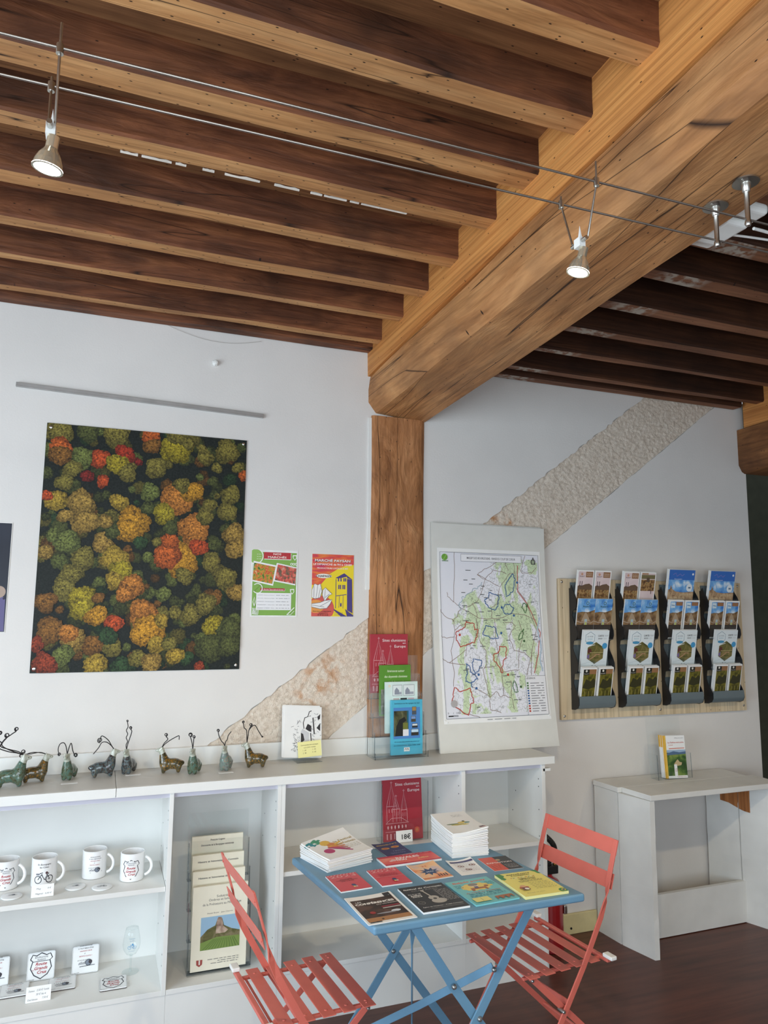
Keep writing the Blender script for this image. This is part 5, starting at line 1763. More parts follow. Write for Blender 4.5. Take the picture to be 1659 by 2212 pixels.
for (u0, u1, v0, v1, c1, c2) in ((0.66, 0.80, 0.72, 0.87, (170, 130, 60), (70, 80, 90)), (0.63, 0.78, 0.59, 0.70, (120, 150, 200), (70, 66, 50)), (0.66, 0.84, 0.48, 0.56, (220, 226, 226), (40, 42, 46)), (0.63, 0.87, 0.34, 0.46, (190, 220, 240), (46, 44, 36))):
    P.rect(u0, v0, u1, v1, c2).rect(u0 + 0.01, (v0 + v1) / 2, u1 - 0.01, v1 - 0.008, c1)
P.text('10 circuits-découverte des ponts sur', 0.5, 0.225, 0.024, (30, 70, 100), bold=0.01, fit=0.8, shear=0.2).text('les rivières Grosne, Guye, Seille, Seille', 0.5, 0.16, 0.024, (30, 70, 100), bold=0.01, fit=0.84, shear=0.2)
P.rect(0.40, 0.06, 0.58, 0.13, (240, 240, 238)).line([(0.43, 0.09), (0.46, 0.115), (0.49, 0.085), (0.52, 0.115), (0.55, 0.085)], 0.02, (60, 60, 66))
P.build('cover_print', t)

# ---- cream booklets in the tall clear holder of the narrow cabinet
BZ = CZ0 + 0.0185
h3 = thing('tall_book_holder', 'tall clear acrylic holder with cream booklets in the narrow cabinet', 'holder', (0.397, -0.268, BZ))
H3 = 0.252
for k in range(4):
    y0 = 0.012 + 0.034 * k
    z0 = 0.006 + 0.105 * k
    MB().box((0.0, y0 + 0.028, z0), (H3, y0 + 0.030, z0 + 0.26), M_clear).build('tier_back', h3)
    for x in (0.0, H3 - 0.003):
        MB().box((x, y0 - 0.002, z0), (x + 0.003, y0 + 0.028, z0 + 0.15), M_clear).build('tier_side', h3)
        MB().box((x - 0.0003, y0 - 0.0028, z0), (x + 0.0033, y0 - 0.0012, z0 + 0.15), M_clear_edge).build('tier_edge', h3)
    MB().box((0.0, y0 - 0.0022, z0 - 0.0015), (H3, y0 + 0.030, z0), M_clear_edge).build('tier_floor', h3)
MB().prism([(0.03, 0.0), (0.222, 0.0), (0.222, 0.02), (0.208, 0.05), (0.044, 0.05), (0.03, 0.02)], lambda u, v, w: (u, 0.008 - w, v + 0.06), 0.0, M_clear)
MB().box((0, 0, 0), (H3, 0.170, 0.0015), M_clear).build('foot_plate', h3)
CK = (60, 58, 60)
for k, lab, zt_, lines in ((3, 'cream booklet with author name at the back of the tall clear holder', 0.705, (('François Cognot', 0.020, 0.28), ('Découverte de la Bourgogne méridionale', 0.040, 0.64))),
                           (2, 'cream history booklet second from the back of the tall clear holder', 0.640, (('Histoire et historiettes de Cormatin', 0.030, 0.78),)),
                           (1, 'cream history booklet third from the back of the tall clear holder', 0.588, (('Histoire et historiettes de Cormatin', 0.030, 0.78),))):
    y0 = -0.268 + 0.012 + 0.034 * k
    bw = 0.212
    t, P = vbook('cream_booklet', lab, 0.411, y0 + 0.004, BZ + 0.008 + 0.105 * k, bw, zt_ - BZ - 0.008 - 0.105 * k, 0.012, 0.0, M_cream, group='cream booklets in the tall holder')
    for s, v, f in lines:
        ht = zt_ - BZ - 0.008 - 0.105 * k
        P.text(s, 0.5, 1 - v / ht, 0.0075 / ht, CK, bold=0.018, fit=f)
    P.build('cover_print', t)
t, P = vbook('cream_booklet', 'cream booklet with rock and vineyard photo at the front of the tall holder', 0.411, -0.250, BZ + 0.008, 0.220, 0.318, 0.012, 0.0, M_cream, group='cream booklets in the tall holder')
for s, v, f in (('Solutré', 0.855, 0.20), ('Ombres et lumières', 0.815, 0.48), ('de la Préhistoire au Moyen Âge', 0.765, 0.70)):
    P.text(s, 0.53, v, 0.030, (96, 94, 92), fit=f)
P.text('Daniel Boyer   Jean Chervin', 0.5, 0.665, 0.016, (110, 106, 104), fit=0.46)
P.rect(0.16, 0.24, 0.87, 0.63, (150, 190, 220))
P.poly([(0.16, 0.24), (0.16, 0.40), (0.28, 0.48), (0.42, 0.52), (0.46, 0.60), (0.54, 0.60), (0.58, 0.51), (0.72, 0.46), (0.87, 0.43), (0.87, 0.24)], photo('rock_photo', [(0.3, (70, 74, 44)), (0.5, (110, 106, 70)), (0.7, (150, 136, 110))], 30, 5))
P.poly([(0.43, 0.42), (0.45, 0.58), (0.47, 0.615), (0.53, 0.61), (0.57, 0.5), (0.66, 0.45), (0.6, 0.42)], photo('pale_rock_photo', [(0.3, (120, 96, 84)), (0.5, (176, 150, 132)), (0.7, (206, 186, 168))], 40, 5))
P.poly([(0.16, 0.24), (0.16, 0.33), (0.45, 0.38), (0.87, 0.37), (0.87, 0.24)], (122, 150, 66))
for i in range(13):
    P.line([(0.2 + 0.055 * i, 0.245), (0.40 + 0.03 * i, 0.36)], 0.008, (80, 112, 48))
P.poly([(0.10, 0.135), (0.21, 0.135), (0.205, 0.08), (0.155, 0.055), (0.105, 0.08)], (170, 70, 62)).rect(0.145, 0.08, 0.17, 0.135, (230, 226, 214))
for i, (a, b2) in enumerate(((0.30, 0.86), (0.48, 0.86), (0.36, 0.84))):
    P.scribble(a, 0.125 - 0.024 * i, b2, (130, 126, 122), 0.010, i)
P.build('cover_print', t)

# ---- postcards on a small easel, yellow note
e1 = thing('card_easel', 'small clear acrylic easel holding drawn postcards on the counter', 'easel', (0.858, -0.122, CT + 0.0005))
MB().box((0, 0, 0), (0.118, 0.095, 0.002), M_clear).build('base_plate', e1)
MB().prism([(0.045, 0.002), (0.049, 0.002), (0.085, 0.15), (0.081, 0.15)], lambda u, v, w: (0.01 + w, u, v), 0.098, M_clear).build('back_plate', e1)
MB().box((0, -0.001, 0), (0.118, 0.0005, 0.002), M_clear_edge).build('front_edge', e1)
pc_mats = [M_paper]
for k in range(4):
    t = thing('postcard', ('pen drawing postcard of an old stone house on the clear easel' if k == 0 else ('first', 'second', 'last')[k - 1] + ' white card behind the pen drawing postcard on the easel'), 'postcard',
              (0.806 + 0.006 * (0 if k == 0 else -1) + (0.0 if k < 2 else -0.001 * k), -0.088 + 0.0020 * k, CT + 0.022 + 0.001 * k), (-0.26, math.radians(3.0 if k % 2 else 3.6), 0), 'postcards on the easel')
    MB().box((0, 0, 0), (0.176, 0.001, 0.226 + 0.002 * (k % 3)), M_paper).build('card', t)
    if k == 0:
        P = Print(0.176, 0.226, standing)
        BK = (44, 42, 46)
        P.poly([(0.44, 0.18), (0.44, 0.50), (0.48, 0.56), (0.66, 0.48), (0.66, 0.18)], (206, 206, 210))
        for pts in ([(0.44, 0.48), (0.44, 0.08), (0.50, 0.08), (0.48, 0.3), (0.54, 0.34), (0.5, 0.46)], [(0.56, 0.56), (0.62, 0.66), (0.72, 0.62), (0.72, 0.5), (0.64, 0.52)], [(0.86, 0.58), (0.96, 0.68), (0.96, 0.52)],
                    [(0.52, 0.08), (0.56, 0.24), (0.64, 0.18), (0.66, 0.08)], [(0.70, 0.1), (0.72, 0.26), (0.78, 0.2), (0.84, 0.12), (0.9, 0.06), (0.74, 0.06)], [(0.88, 0.80), (0.96, 0.86), (0.95, 0.76), (0.9, 0.74)]):
            P.poly(pts, BK)
        P.line([(0.52, 0.56), (0.50, 0.68), (0.54, 0.78), (0.62, 0.80), (0.66, 0.9), (0.72, 0.92)], 0.02, BK).line([(0.66, 0.9), (0.62, 0.80), (0.70, 0.82)], 0.015, BK).line([(0.76, 0.78), (0.80, 0.46)], 0.03, BK).line([(0.70, 0.48), (0.72, 0.32)], 0.025, BK)
        rj = random.Random(3)
        for i in range(34):
            u, v = rj.uniform(0.2, 0.42), rj.uniform(0.1, 0.7)
            P.line([(u, v), (u + rj.uniform(-.06, .06), v + rj.uniform(-.03, .04)), (u + rj.uniform(-.05, .05), v + rj.uniform(-.03, .05))], 0.008, (120, 118, 124))
        for i in range(26):
            u, v = rj.uniform(0.72, 0.95), rj.uniform(0.1, 0.9)
            P.line([(u, v), (u + rj.uniform(-.06, .06), v + rj.uniform(-.01, .01)), (u + rj.uniform(-.05, .05), v + rj.uniform(-.03, .03))], 0.008, (120, 118, 124))
        P.build('drawing', t)
t, P = vbook('yellow_price_note', 'pale yellow price note leaning in front of the postcards', 0.868, -0.108, CT + 0.020, 0.110, 0.068, 0.0008, 0.10, ink((242, 234, 150)), cat='note', rz=math.radians(0))
t.rotation_euler = (-0.12, math.radians(-3.0), 0)
P.text('Cartes postales avec enveloppes', 0.5, 0.74, 0.085, (90, 80, 50), fit=0.74)
P.text('de JF CORTI / NOISER', 0.5, 0.58, 0.07, (90, 80, 50), fit=0.5)
for i in range(2):
    P.text(('1 : 3€', '2 : 8€')[i], 0.28, 0.40 - 0.17 * i, 0.08, (90, 80, 50), fit=0.14).text(('3 : 12€', '4 : 15€')[i], 0.68, 0.42 - 0.17 * i, 0.08, (90, 80, 50), fit=0.16)
P.build('print', t)

# ================================================================== HIKING MAP ON FOAM BOARD
BW, BH = 0.673, 1.128
BX, BZ0 = 1.562, CT + 0.0012


def board_map(x, z, h, off=0.0):
    t = 1 - z / BH
    y = -0.022 - 0.105 * max(0.0, t) ** 2.0 - 0.006 * math.sin(x / BW * PI) * t
    return (x, y - h + off, z)


M_foam = plain('foam_board', (218, 217, 210), 0.6, var=0.01)
b0 = MB().sheet(lambda s, t, h: board_map(s * BW, t * BH, h), 8, 26, 0.005, M_foam).build('foam_board', loc=(BX, 0, BZ0), smooth=True)
tag(b0, 'white foam board leaning on the counter carrying the hiking map', 'board')
b1 = MB().sheet(lambda s, t, h: (lambda p: (p[0], min(p[1] + 0.013, -0.0035), p[2]))(board_map(s * (BW - 0.012), t * (BH + 0.008), h * 0.5)), 8, 26, 0.004, M_foam).build('foam_board', loc=(BX + 0.002, 0, BZ0), smooth=True)
tag(b1, 'second white board peeping out behind the map board', 'board')
MX, MZ, MW, MH = 0.030, 0.133, 0.612, 0.868


def paper_map(x, z, h):
    p = board_map(MX + x, MZ + z, 0.0056)
    return (p[0], p[1] - h, p[2])


mp_ = thing('hiking_map', 'large printed hiking map taped to the white foam board', 'map', (BX, 0, BZ0))
MB().sheet(lambda s, t, h: paper_map(s * MW, t * MH, h), 12, 30, 0.0004, M_paper).build('paper', mp_, smooth=True)
P = Print(MW, MH, paper_map, base=0.0006, step=0.00003)


def mf(u, v):
    return (0.022 + 0.955 * clampn(u, 0, 1), 0.028 + 0.948 * clampn(v, 0, 1))


def map_terrain():
    m, nt, b = base_mat('printed_map_terrain')
    tc = N(nt, 'ShaderNodeTexCoord')
    mpn = N(nt, 'ShaderNodeMapping')
    mpn.inputs['Scale'].default_value = (1.7, 1, 0.8)
    nt.links.new(tc.outputs['Object'], mpn.inputs['Vector'])
    n1 = N(nt, 'ShaderNodeTexNoise', i_Scale=7.0, i_Detail=5.0, i_Distortion=0.6)
    nt.links.new(mpn.outputs['Vector'], n1.inputs['Vector'])
    r = ramp(nt, [(0.47, (232, 233, 240)), (0.50, (206, 222, 186)), (0.8, (198, 217, 176))])
    nt.links.new(n1.outputs['Fac'], r.inputs['Fac'])
    # contour-like hairlines
    vo = N(nt, 'ShaderNodeTexVoronoi', feature='DISTANCE_TO_EDGE', i_Scale=34.0)
    nd = N(nt, 'ShaderNodeTexNoise', i_Scale=18.0, i_Detail=4.0)
    nt.links.new(tc.outputs['Object'], nd.inputs['Vector'])
    ad = N(nt, 'ShaderNodeMix', data_type='RGBA')
    ad.inputs[0].default_value = 0.12
    nt.links.new(tc.outputs['Object'], ad.inputs[6])
    nt.links.new(nd.outputs['Color'], ad.inputs[7])
    nt.links.new(ad.outputs[2], vo.inputs['Vector'])
    r2 = ramp(nt, [(0.015, (170, 172, 168)), (0.045, (255, 255, 255))])
    nt.links.new(vo.outputs['Distance'], r2.inputs['Fac'])
    mx = N(nt, 'ShaderNodeMix', data_type='RGBA', blend_type='MULTIPLY')
    mx.inputs[0].default_value = 0.8
    nt.links.new(r.outputs['Color'], mx.inputs[6])
    nt.links.new(r2.outputs['Color'], mx.inputs[7])
    nt.links.new(mx.outputs[2], b.inputs['Base Color'])
    b.inputs['Roughness'].default_value = 0.6
    return m


TER = map_terrain()
P.rect(0.022, 0.028, 0.977, 0.976, (230, 231, 240), 10, 60)
# mapped country: everything right of the ragged western boundary
edge_w = [(0.44, 0.97), (0.52, 0.88), (0.42, 0.80), (0.36, 0.77), (0.28, 0.75), (0.2, 0.70), (0.22, 0.66), (0.14, 0.62), (0.10, 0.57), (0.14, 0.52), (0.17, 0.47), (0.14, 0.38), (0.15, 0.28), (0.10, 0.17), (0.07, 0.10), (0.13, 0.02)]
ew = []
for a, b in zip(edge_w[:-1], edge_w[1:]):
    for i in range(4):
        ew.append((a[0] + (b[0] - a[0]) * i / 4 + 0.012 * math.sin(37 * a[1] + i * 2.1), a[1] + (b[1] - a[1]) * i / 4))
edge_w = ew + [edge_w[-1]]
hh = P._up()
nn = len(edge_w)
vs, fs = [], []
NC = 10
for (u, v) in edge_w:
    for c in range(NC + 1):
        uu = u + (0.992 - u) * c / NC
        q = mf(uu, v)
        vs.append(P.p(q[0], q[1], hh))
for i in range(nn - 1):
    for c in range(NC):
        a = i * (NC + 1) + c
        fs.append((a, a + NC + 1, a + NC + 2, a + 1))
P.mb.add(vs, fs, TER)


def jagged(pts, amp, seed, n=5):
    rn = random.Random(seed)
    out = []
    for a, b in zip(pts[:-1], pts[1:]):
        for i in range(n):
            t = i / n
            out.append((a[0] + (b[0] - a[0]) * t + rn.uniform(-amp, amp), a[1] + (b[1] - a[1]) * t + rn.uniform(-amp, amp) * 0.8))
    return out + [pts[-1]]


for i, l in enumerate(MAP_ROAD):
    P.line([mf(*q) for q in jagged(l, 0.004, i, 4)], 0.0045, (140, 116, 106))
P.line([mf(*q) for q in jagged([(0.78, 0.93), (0.775, 0.76), (0.87, 0.68), (0.92, 0.61), (0.985, 0.50), (0.95, 0.37), (0.89, 0.25)], 0.003, 77, 4)], 0.008, (196, 96, 90))
P.line([mf(*q) for q in jagged([(0.985, 0.60), (0.96, 0.52), (0.985, 0.42), (0.965, 0.34), (0.98, 0.26)], 0.004, 78, 4)], 0.012, (170, 194, 214))
P.line([mf(*q) for q in jagged([(0.42, 0.82), (0.34, 0.77), (0.25, 0.74), (0.17, 0.68), (0.2, 0.64)], 0.012, 79, 8)], 0.006, (150, 176, 190))
for l, c in ((MAP_RED, (196, 60, 44)), (MAP_BLUE, (48, 96, 160)), (MAP_GREEN, (70, 120, 62))):
    for i, q in enumerate(l):
        P.line([mf(*z) for z in jagged(q, 0.006, i + 50, 6)], 0.0072, c)
for (u, v, c) in ((0.17, 0.49, (196, 60, 44)), (0.62, 0.245, (196, 60, 44)), (0.10, 0.09, (196, 60, 44)), (0.6, 0.66, (48, 96, 160)), (0.72, 0.61, (48, 96, 160)), (0.58, 0.5, (48, 96, 160)), (0.33, 0.25, (48, 96, 160)), (0.30, 0.17, (48, 96, 160)), (0.77, 0.82, (48, 96, 160)), (0.86, 0.67, (60, 100, 54)), (0.81, 0.45, (60, 100, 54)), (0.74, 0.17, (60, 100, 54))):
    P.disc(*mf(u, v), 0.011, c, 8)
rj = random.Random(12)
for i in range(46):
    u, v = rj.uniform(0.18, 0.93), rj.uniform(0.05, 0.9)
    q = mf(u, v)
    P.line([q, (q[0] + rj.uniform(0.025, 0.05), q[1])], 0.006, (96, 98, 100))
P.disc(*mf(0.08, 0.085), 0.03, (176, 170, 170), 10)
# frame, title box, logo, north arrow, scale bar, legend
fr4 = [mf(0, 0), mf(1, 0), mf(1, 1), mf(0, 1), mf(0, 0)]
P.line(fr4, 0.003, (110, 110, 116), 14)
P.rect(*mf(0.205, 0.945), *mf(0.82, 0.992), (120, 120, 126), 8, 1).rect(*mf(0.207, 0.947), *mf(0.818, 0.990), (238, 238, 242), 8, 1)
P.text('MASSIF SUD BOURGOGNE - RANDOS COUP DE COEUR', *mf(0.51, 0.961), 0.0135, (44, 44, 48), bold=0.01, fit=0.47)
P.disc(*mf(0.045, 0.968), 0.028, (104, 168, 50), 16).line([mf(0.03, 0.95), mf(0.065, 0.985)], 0.006, (150, 200, 90)).scribble(mf(0.02, 0)[0], mf(0, 0.944)[1], mf(0.08, 0)[0], (90, 130, 70), 0.006, 2)
P.line([mf(0.945, 0.985), mf(0.925, 0.94), mf(0.945, 0.95), mf(0.965, 0.94), mf(0.945, 0.985)], 0.006, (60, 60, 62)).ring(*mf(0.945, 0.955), 0.022, 0.005, (60, 60, 62), 16)
P.rect(*mf(0.02, 0.012), *mf(0.065, 0.018), (40, 40, 42)).line([mf(0.02, 0.012), mf(0.11, 0.012), mf(0.11, 0.018), mf(0.065, 0.018)], 0.003, (60, 60, 62))
P.text('0', *mf(0.02, 0.027), 0.010, (60, 60, 62)).text('1', *mf(0.065, 0.027), 0.010, (60, 60, 62)).text('2 Km', *mf(0.115, 0.027), 0.010, (60, 60, 62))
P.rect(*mf(0.79, 0.0), *mf(1.0, 0.235), (130, 130, 136), 2, 6).rect(*mf(0.792, 0.002), *mf(0.998, 0.233), (236, 236, 240), 2, 6)
P.text('LÉGENDE', *mf(0.80, 0.215), 0.011, (60, 60, 62), 'l', bold=0.01)
for i in range(12):
    v = 0.19 - 0.0152 * i
    c = (66, 118, 62) if i < 3 else ((48, 96, 160) if i < 9 else (196, 60, 44))
    P.rect(*mf(0.80, v - 0.004), *mf(0.818, v + 0.006), c)
    P.scribble(mf(0.835, 0)[0], mf(0, v)[1], mf(0.975, 0)[0], (130, 130, 134), 0.006, i)
P.scribble(mf(0.38, 0)[0], 0.016, mf(0.66, 0)[0], (150, 150, 152), 0.005, 3)
P.build('map_print', mp_)
for (u, v) in ((0.01, 0.02), (0.03, 0.008), (0.985, 0.02)):
    q = paper_map(u * MW, v * MH, 0.0)
    MB().lathe([(0, -0.004), (0.003, -0.003), (0.004, 0), (0, 0)][::-1], M_whiteplastic, 10, (q[0], q[1] - 0.001, q[2]), axis='y').build('drawing_pin', mp_, smooth=True)
# ================================================================== BROCHURE RACKS ON A PINE BOARD
M_pine = wood('pale_pine_board', [(0.3, (214, 192, 156)), (0.5, (224, 204, 170)), (0.7, (230, 212, 180))], 'z', along=0.5, across=5, patch=0.12,
              patchcol=(190, 150, 100), bump=0.1, hole_scale=6, rough=0.5)
rb = thing('pine_board', 'pale pine board screwed to the wall behind the brochure racks', 'board', (2.327, -0.001, 1.077))
MB().box((0, -0.02, 0), (1.303, 0, 0.753), M_pine).build('panel', rb, bevel=0.0015)
for (x, z) in ((0.02, 0.735), (0.02, 0.02), (0.66, 0.03), (1.28, 0.03), (1.28, 0.735)):
    MB().lathe([(0, -0.0035), (0.004, -0.003), (0.007, -0.001), (0.007, 0), (0, 0)][::-1], M_steel, 14, (x, -0.0203, z), axis='y').build('screw', rb, smooth=True)

M_slate = plain('slate_grey_plastic', (104, 116, 120), 0.35, var=0.02)
M_char = plain('charcoal_plastic', (30, 31, 34), 0.4)
RX = [2.392, 2.699, 3.004, 3.308]
RW = 0.24
YB = -0.0215
ROWZ = [1.660, 1.497, 1.322, 1.136]     # pocket floors, top to bottom
ORD = ['leftmost', 'second', 'third', 'rightmost']
ORDT = ['leftmost rack', 'second rack from left', 'third rack from left', 'rightmost rack']


def rack(ci):
    t = thing('brochure_rack', 'grey plastic four-pocket wall rack, ' + ('leftmost on the pine board', 'second from left on the pine board', 'third from left on the pine board', 'rightmost on the pine board')[ci], 'rack', (RX[ci], YB, 1.130), group='brochure racks on the pine board')
    # wavy dark cheeks
    for x in (0.0, RW - 0.004):
        out = [(0.0, 0.0)]
        for zb in ROWZ[::-1]:
            z = zb - 1.130
            out += [(-0.030, z - 0.004), (-0.055, z + 0.006), (-0.066, z + 0.028), (-0.064, z + 0.055), (-0.050, z + 0.085), (-0.030, z + 0.115), (-0.022, z + 0.135)]
        out += [(-0.012, 0.648), (0.0, 0.648)]
        # outline in (y,z), closed
        MB().prism([(a, b) for a, b in out], lambda u, v, w, x=x: (x + w, u, v), 0.004, M_char).build('cheek', t)
    for zb in ROWZ:
        z = zb - 1.130
        prof = [(-0.004, z + 0.15), (-0.010, z + 0.06), (-0.018, z + 0.012), (-0.032, z + 0.0), (-0.052, z + 0.003), (-0.066, z + 0.008)]
        if zb == ROWZ[-1]:
            prof = prof[:4] + [(-0.052, z + 0.006), (-0.064, z + 0.026), (-0.066, z + 0.05), (-0.064, z + 0.068)]
        else:
            MB().add([(0.006, -0.0665, z + 0.006), (RW - 0.006, -0.0665, z + 0.006), (RW - 0.006, -0.072, z + 0.075), (0.006, -0.072, z + 0.075)], [(0, 1, 2, 3)], M_clear).build('clear_front', t)
        pk = MB()

        def pf(s, q, h, prof=prof):
            f = q * (len(prof) - 1)
            i = min(int(f), len(prof) - 2)
            f -= i
            return (0.004 + s * (RW - 0.008), prof[i][0] * (1 - f) + prof[i + 1][0] * f - h * 0.0, prof[i][1] * (1 - f) + prof[i + 1][1] * f)
        pk.grid(lambda s, q: pf(s, q, 0), 1, 21, M_slate)
        pk.grid(lambda s, q: (lambda p: (p[0], p[1] - 0.002, p[2] - 0.0005))(pf(s, q, 0)), 1, 21, M_slate, True)
        pk.build('pocket', t, smooth='all')
        # clear plate behind the brochures, leaning out of the pocket
        cp = MB().add([(0.012, -0.026, z + 0.02), (RW - 0.006, -0.026, z + 0.02), (RW - 0.006, -0.058, z + 0.235), (0.012, -0.058, z + 0.235)], [(0, 1, 2, 3)], M_clear)
        cp.build('clear_plate', t)
    return t


for ci in range(4):
    rack(ci)

LEAN = 0.20


def brochure(kind, labf, labb, x, z, w, h, draw, n, group, dy=0.0, col=None, spread=0.0045):
    """a pile of equal brochures standing in a pocket, front one printed"""
    proto = None
    for k in range(n):
        back = n - 1 - k            # 0 = front
        y = -0.0615 + dy + back * spread
        loc = (x - back * 0.0008 * (1 if k % 2 else -0.4), y, z + 0.006 + back * 0.0015)
        t = thing(kind, labf if back == 0 else labb.replace('copy behind', ('', 'first copy behind', 'second copy behind', 'third copy behind', 'rearmost copy behind')[back]), 'brochure', loc, (LEAN, 0, 0), group)
        if proto is None:
            proto = MB().box((0, 0, 0), (w, 0.0026, h), col or M_paper).build('pages', t)
        else:
            copy_of(proto, t)
        if back == 0:
            P = Print(w, h, standing)
            draw(P)
            P.build('cover_print', t)


SKYM = photo('pink_sky_print', [(0.3, (210, 188, 190)), (0.6, (224, 206, 206))], 8, 2)
TOWN = photo('town_print', [(0.3, (54, 40, 34)), (0.45, (120, 86, 52)), (0.58, (176, 140, 92)), (0.7, (96, 96, 64))], 60, 5)
FIELD = photo('road_print', [(0.3, (70, 54, 40)), (0.5, (134, 104, 72)), (0.7, (160, 132, 92))], 40, 4)
VINE = photo('vineyard_print', [(0.3, (52, 50, 22)), (0.46, (96, 92, 34)), (0.6, (134, 124, 50)), (0.75, (100, 76, 46))], 34, 4, (1, 1, 0.6))
SKYB = photo('blue_sky_print', [(0.35, (56, 120, 200)), (0.55, (120, 176, 226)), (0.7, (226, 236, 244))], 18, 4)


def d_town(P, turned=False):
    P.rect(0.05, 0.03, 0.95, 0.97, SKYM)
    if not turned:
        P.rect(0.05, 0.03, 0.95, 0.60, TOWN)
        P.poly([(0.05, 0.58), (0.15, 0.62), (0.3, 0.60), (0.5, 0.64), (0.75, 0.66), (0.95, 0.60), (0.95, 0.5), (0.05, 0.5)], (104, 78, 56))
        for u in (0.18, 0.3):
            P.line([(u, 0.58), (u, 0.72)], 0.04, (70, 56, 66))
        P.disc(0.26, 0.90, 0.07, (206, 150, 120), 12).text('Route71', 0.28, 0.83, 0.030, (80, 62, 66), bold=0.02, fit=0.3)
        P.rect(0.50, 0.82, 0.93, 0.965, (150, 100, 62))
        for i in range(3):
            P.scribble(0.55, 0.92 - 0.03 * i, 0.88, (230, 206, 180), 0.02, i)
    else:
        P.rect(0.05, 0.50, 0.95, 0.80, TOWN).rect(0.08, 0.94, 0.5, 0.975, (170, 116, 70)).rect(0.05, 0.82, 0.95, 0.93, (116, 104, 62)).rect(0.4, 0.74, 0.6, 0.86, (90, 70, 54))
        P.line([(0.75, 0.5), (0.75, 0.42)], 0.04, (70, 56, 66))


def d_road(P, border=False):
    e = 0.07 if border else 0.0
    P.rect(e, e * 0.5, 1 - e, 1 - e * 0.5, SKYB)
    P.poly([(e, 0.66), (0.3, 0.68), (0.6, 0.67), (1 - e, 0.73), (1 - e, 0.1), (e, 0.1)], FIELD)
    P.poly([(0.44, 0.66), (0.52, 0.66), (0.8, 0.44), (0.26, 0.44)], (172, 146, 116))
    P.rect(e, e * 0.5, 1 - e, 0.36, (58, 48, 40))
    P.rect(0.45, 0.36, 0.60, 0.50, (166, 190, 196)).rect(0.48, 0.36, 0.58, 0.42, (186, 190, 80))
    P.line([(e, 0.45), (0.3, 0.41), (0.5, 0.43), (0.8, 0.40), (1 - e, 0.46)], 0.03, (186, 166, 150))
    if border:
        P.rect(0.46, 0.86, 0.9, 0.955, (158, 104, 62)).rect(0.12, 0.80, 0.4, 0.94, (206, 226, 238)).line([(0.15, 0.87), (0.37, 0.86)], 0.04, (70, 130, 180))
    else:
        P.ring(0.55, 0.89, 0.07, 0.03, (70, 110, 110), 12).text('Route71', 0.52, 0.79, 0.045, (40, 84, 96), bold=0.025, fit=0.42)


def d_castle(P):
    P.rect(0, 0, 1, 1, (42, 104, 200))
    P.rect(0, 0.42, 1, 0.75, SKYB)
    P.poly([(0, 0.5), (0.08, 0.52), (0.1, 0.62), (0.16, 0.52), (0.3, 0.46), (0.6, 0.44), (0.9, 0.46), (1, 0.46), (1, 0.1), (0, 0.1)], photo('castle_print', [(0.3, (110, 80, 66)), (0.5, (176, 146, 112)), (0.7, (206, 182, 146))], 40, 4))
    P.rect(0, 0, 1, 0.2, (74, 78, 50)).disc(0.82, 0.56, 0.12, (226, 234, 240), 14).rect(0.78, 0.54, 0.87, 0.58, (90, 120, 150)).disc(0.92, 0.90, 0.035, (236, 240, 244), 12)
    P.line([(0.15, 0.88), (0.25, 0.92), (0.3, 0.84), (0.42, 0.9), (0.5, 0.85), (0.58, 0.9)], 0.02, (120, 120, 200)).text('Bourgogne', 0.36, 0.76, 0.03, (210, 224, 244), fit=0.3)


def d_map(P):
    P.rect(0, 0, 1, 1, (226, 236, 240))
    hexa = lambda u, v, r: [(u + r * math.sin(i * PI / 3), v + r * P.w / P.h * math.cos(i * PI / 3)) for i in range(6)]
    h = hexa(0.27, 0.82, 0.2)
    P.line(h + [h[0]], 0.012, (60, 110, 140)).text('LA VOIE', 0.27, 0.84, 0.032, (70, 90, 110), fit=0.22).text('BLEUE', 0.27, 0.78, 0.032, (120, 180, 200), fit=0.18).disc(0.27, 0.70, 0.15, (64, 150, 196), 12, 0.05)
    P.text('CARTE', 0.68, 0.85, 0.045, (60, 64, 68), bold=0.02, fit=0.22).text('MAP', 0.9, 0.85, 0.045, (170, 174, 176), fit=0.14).text('2023', 0.66, 0.79, 0.032, (70, 74, 78), bold=0.02, fit=0.17).text('2024', 0.85, 0.79, 0.032, (190, 194, 196), fit=0.14)
    P.poly(hexa(0.52, 0.46, 0.36), photo('river_print', [(0.3, (54, 62, 34)), (0.5, (112, 106, 58)), (0.7, (150, 130, 84))], 30, 4))
    P.poly([(0.25, 0.58), (0.35, 0.56), (0.38, 0.47), (0.26, 0.45), (0.21, 0.5)], (96, 44, 36)).line([(0.25, 0.62), (0.48, 0.66)], 0.02, (226, 226, 220)).line([(0.3, 0.47), (0.82, 0.47)], 0.02, (190, 170, 110))
    P.line([(0.3, 0.3), (0.5, 0.38), (0.56, 0.43), (0.7, 0.42)], 0.03, (190, 140, 104)).poly([(0.2, 0.4), (0.3, 0.44), (0.3, 0.32), (0.22, 0.34)], (120, 100, 150)).disc(0.86, 0.63, 0.1, (60, 156, 214), 12)
    P.line([(0.04, 0.2), (0.3, 0.24), (0.96, 0.24)], 0.005, (150, 170, 180)).rect(0.42, 0.15, 0.46, 0.165, (90, 96, 100)).rect(0.54, 0.15, 0.58, 0.165, (170, 176, 180))
    for i in range(3):
        P.scribble(0.18, 0.11 - 0.025 * i, 0.85, (170, 190, 204), 0.012, i)


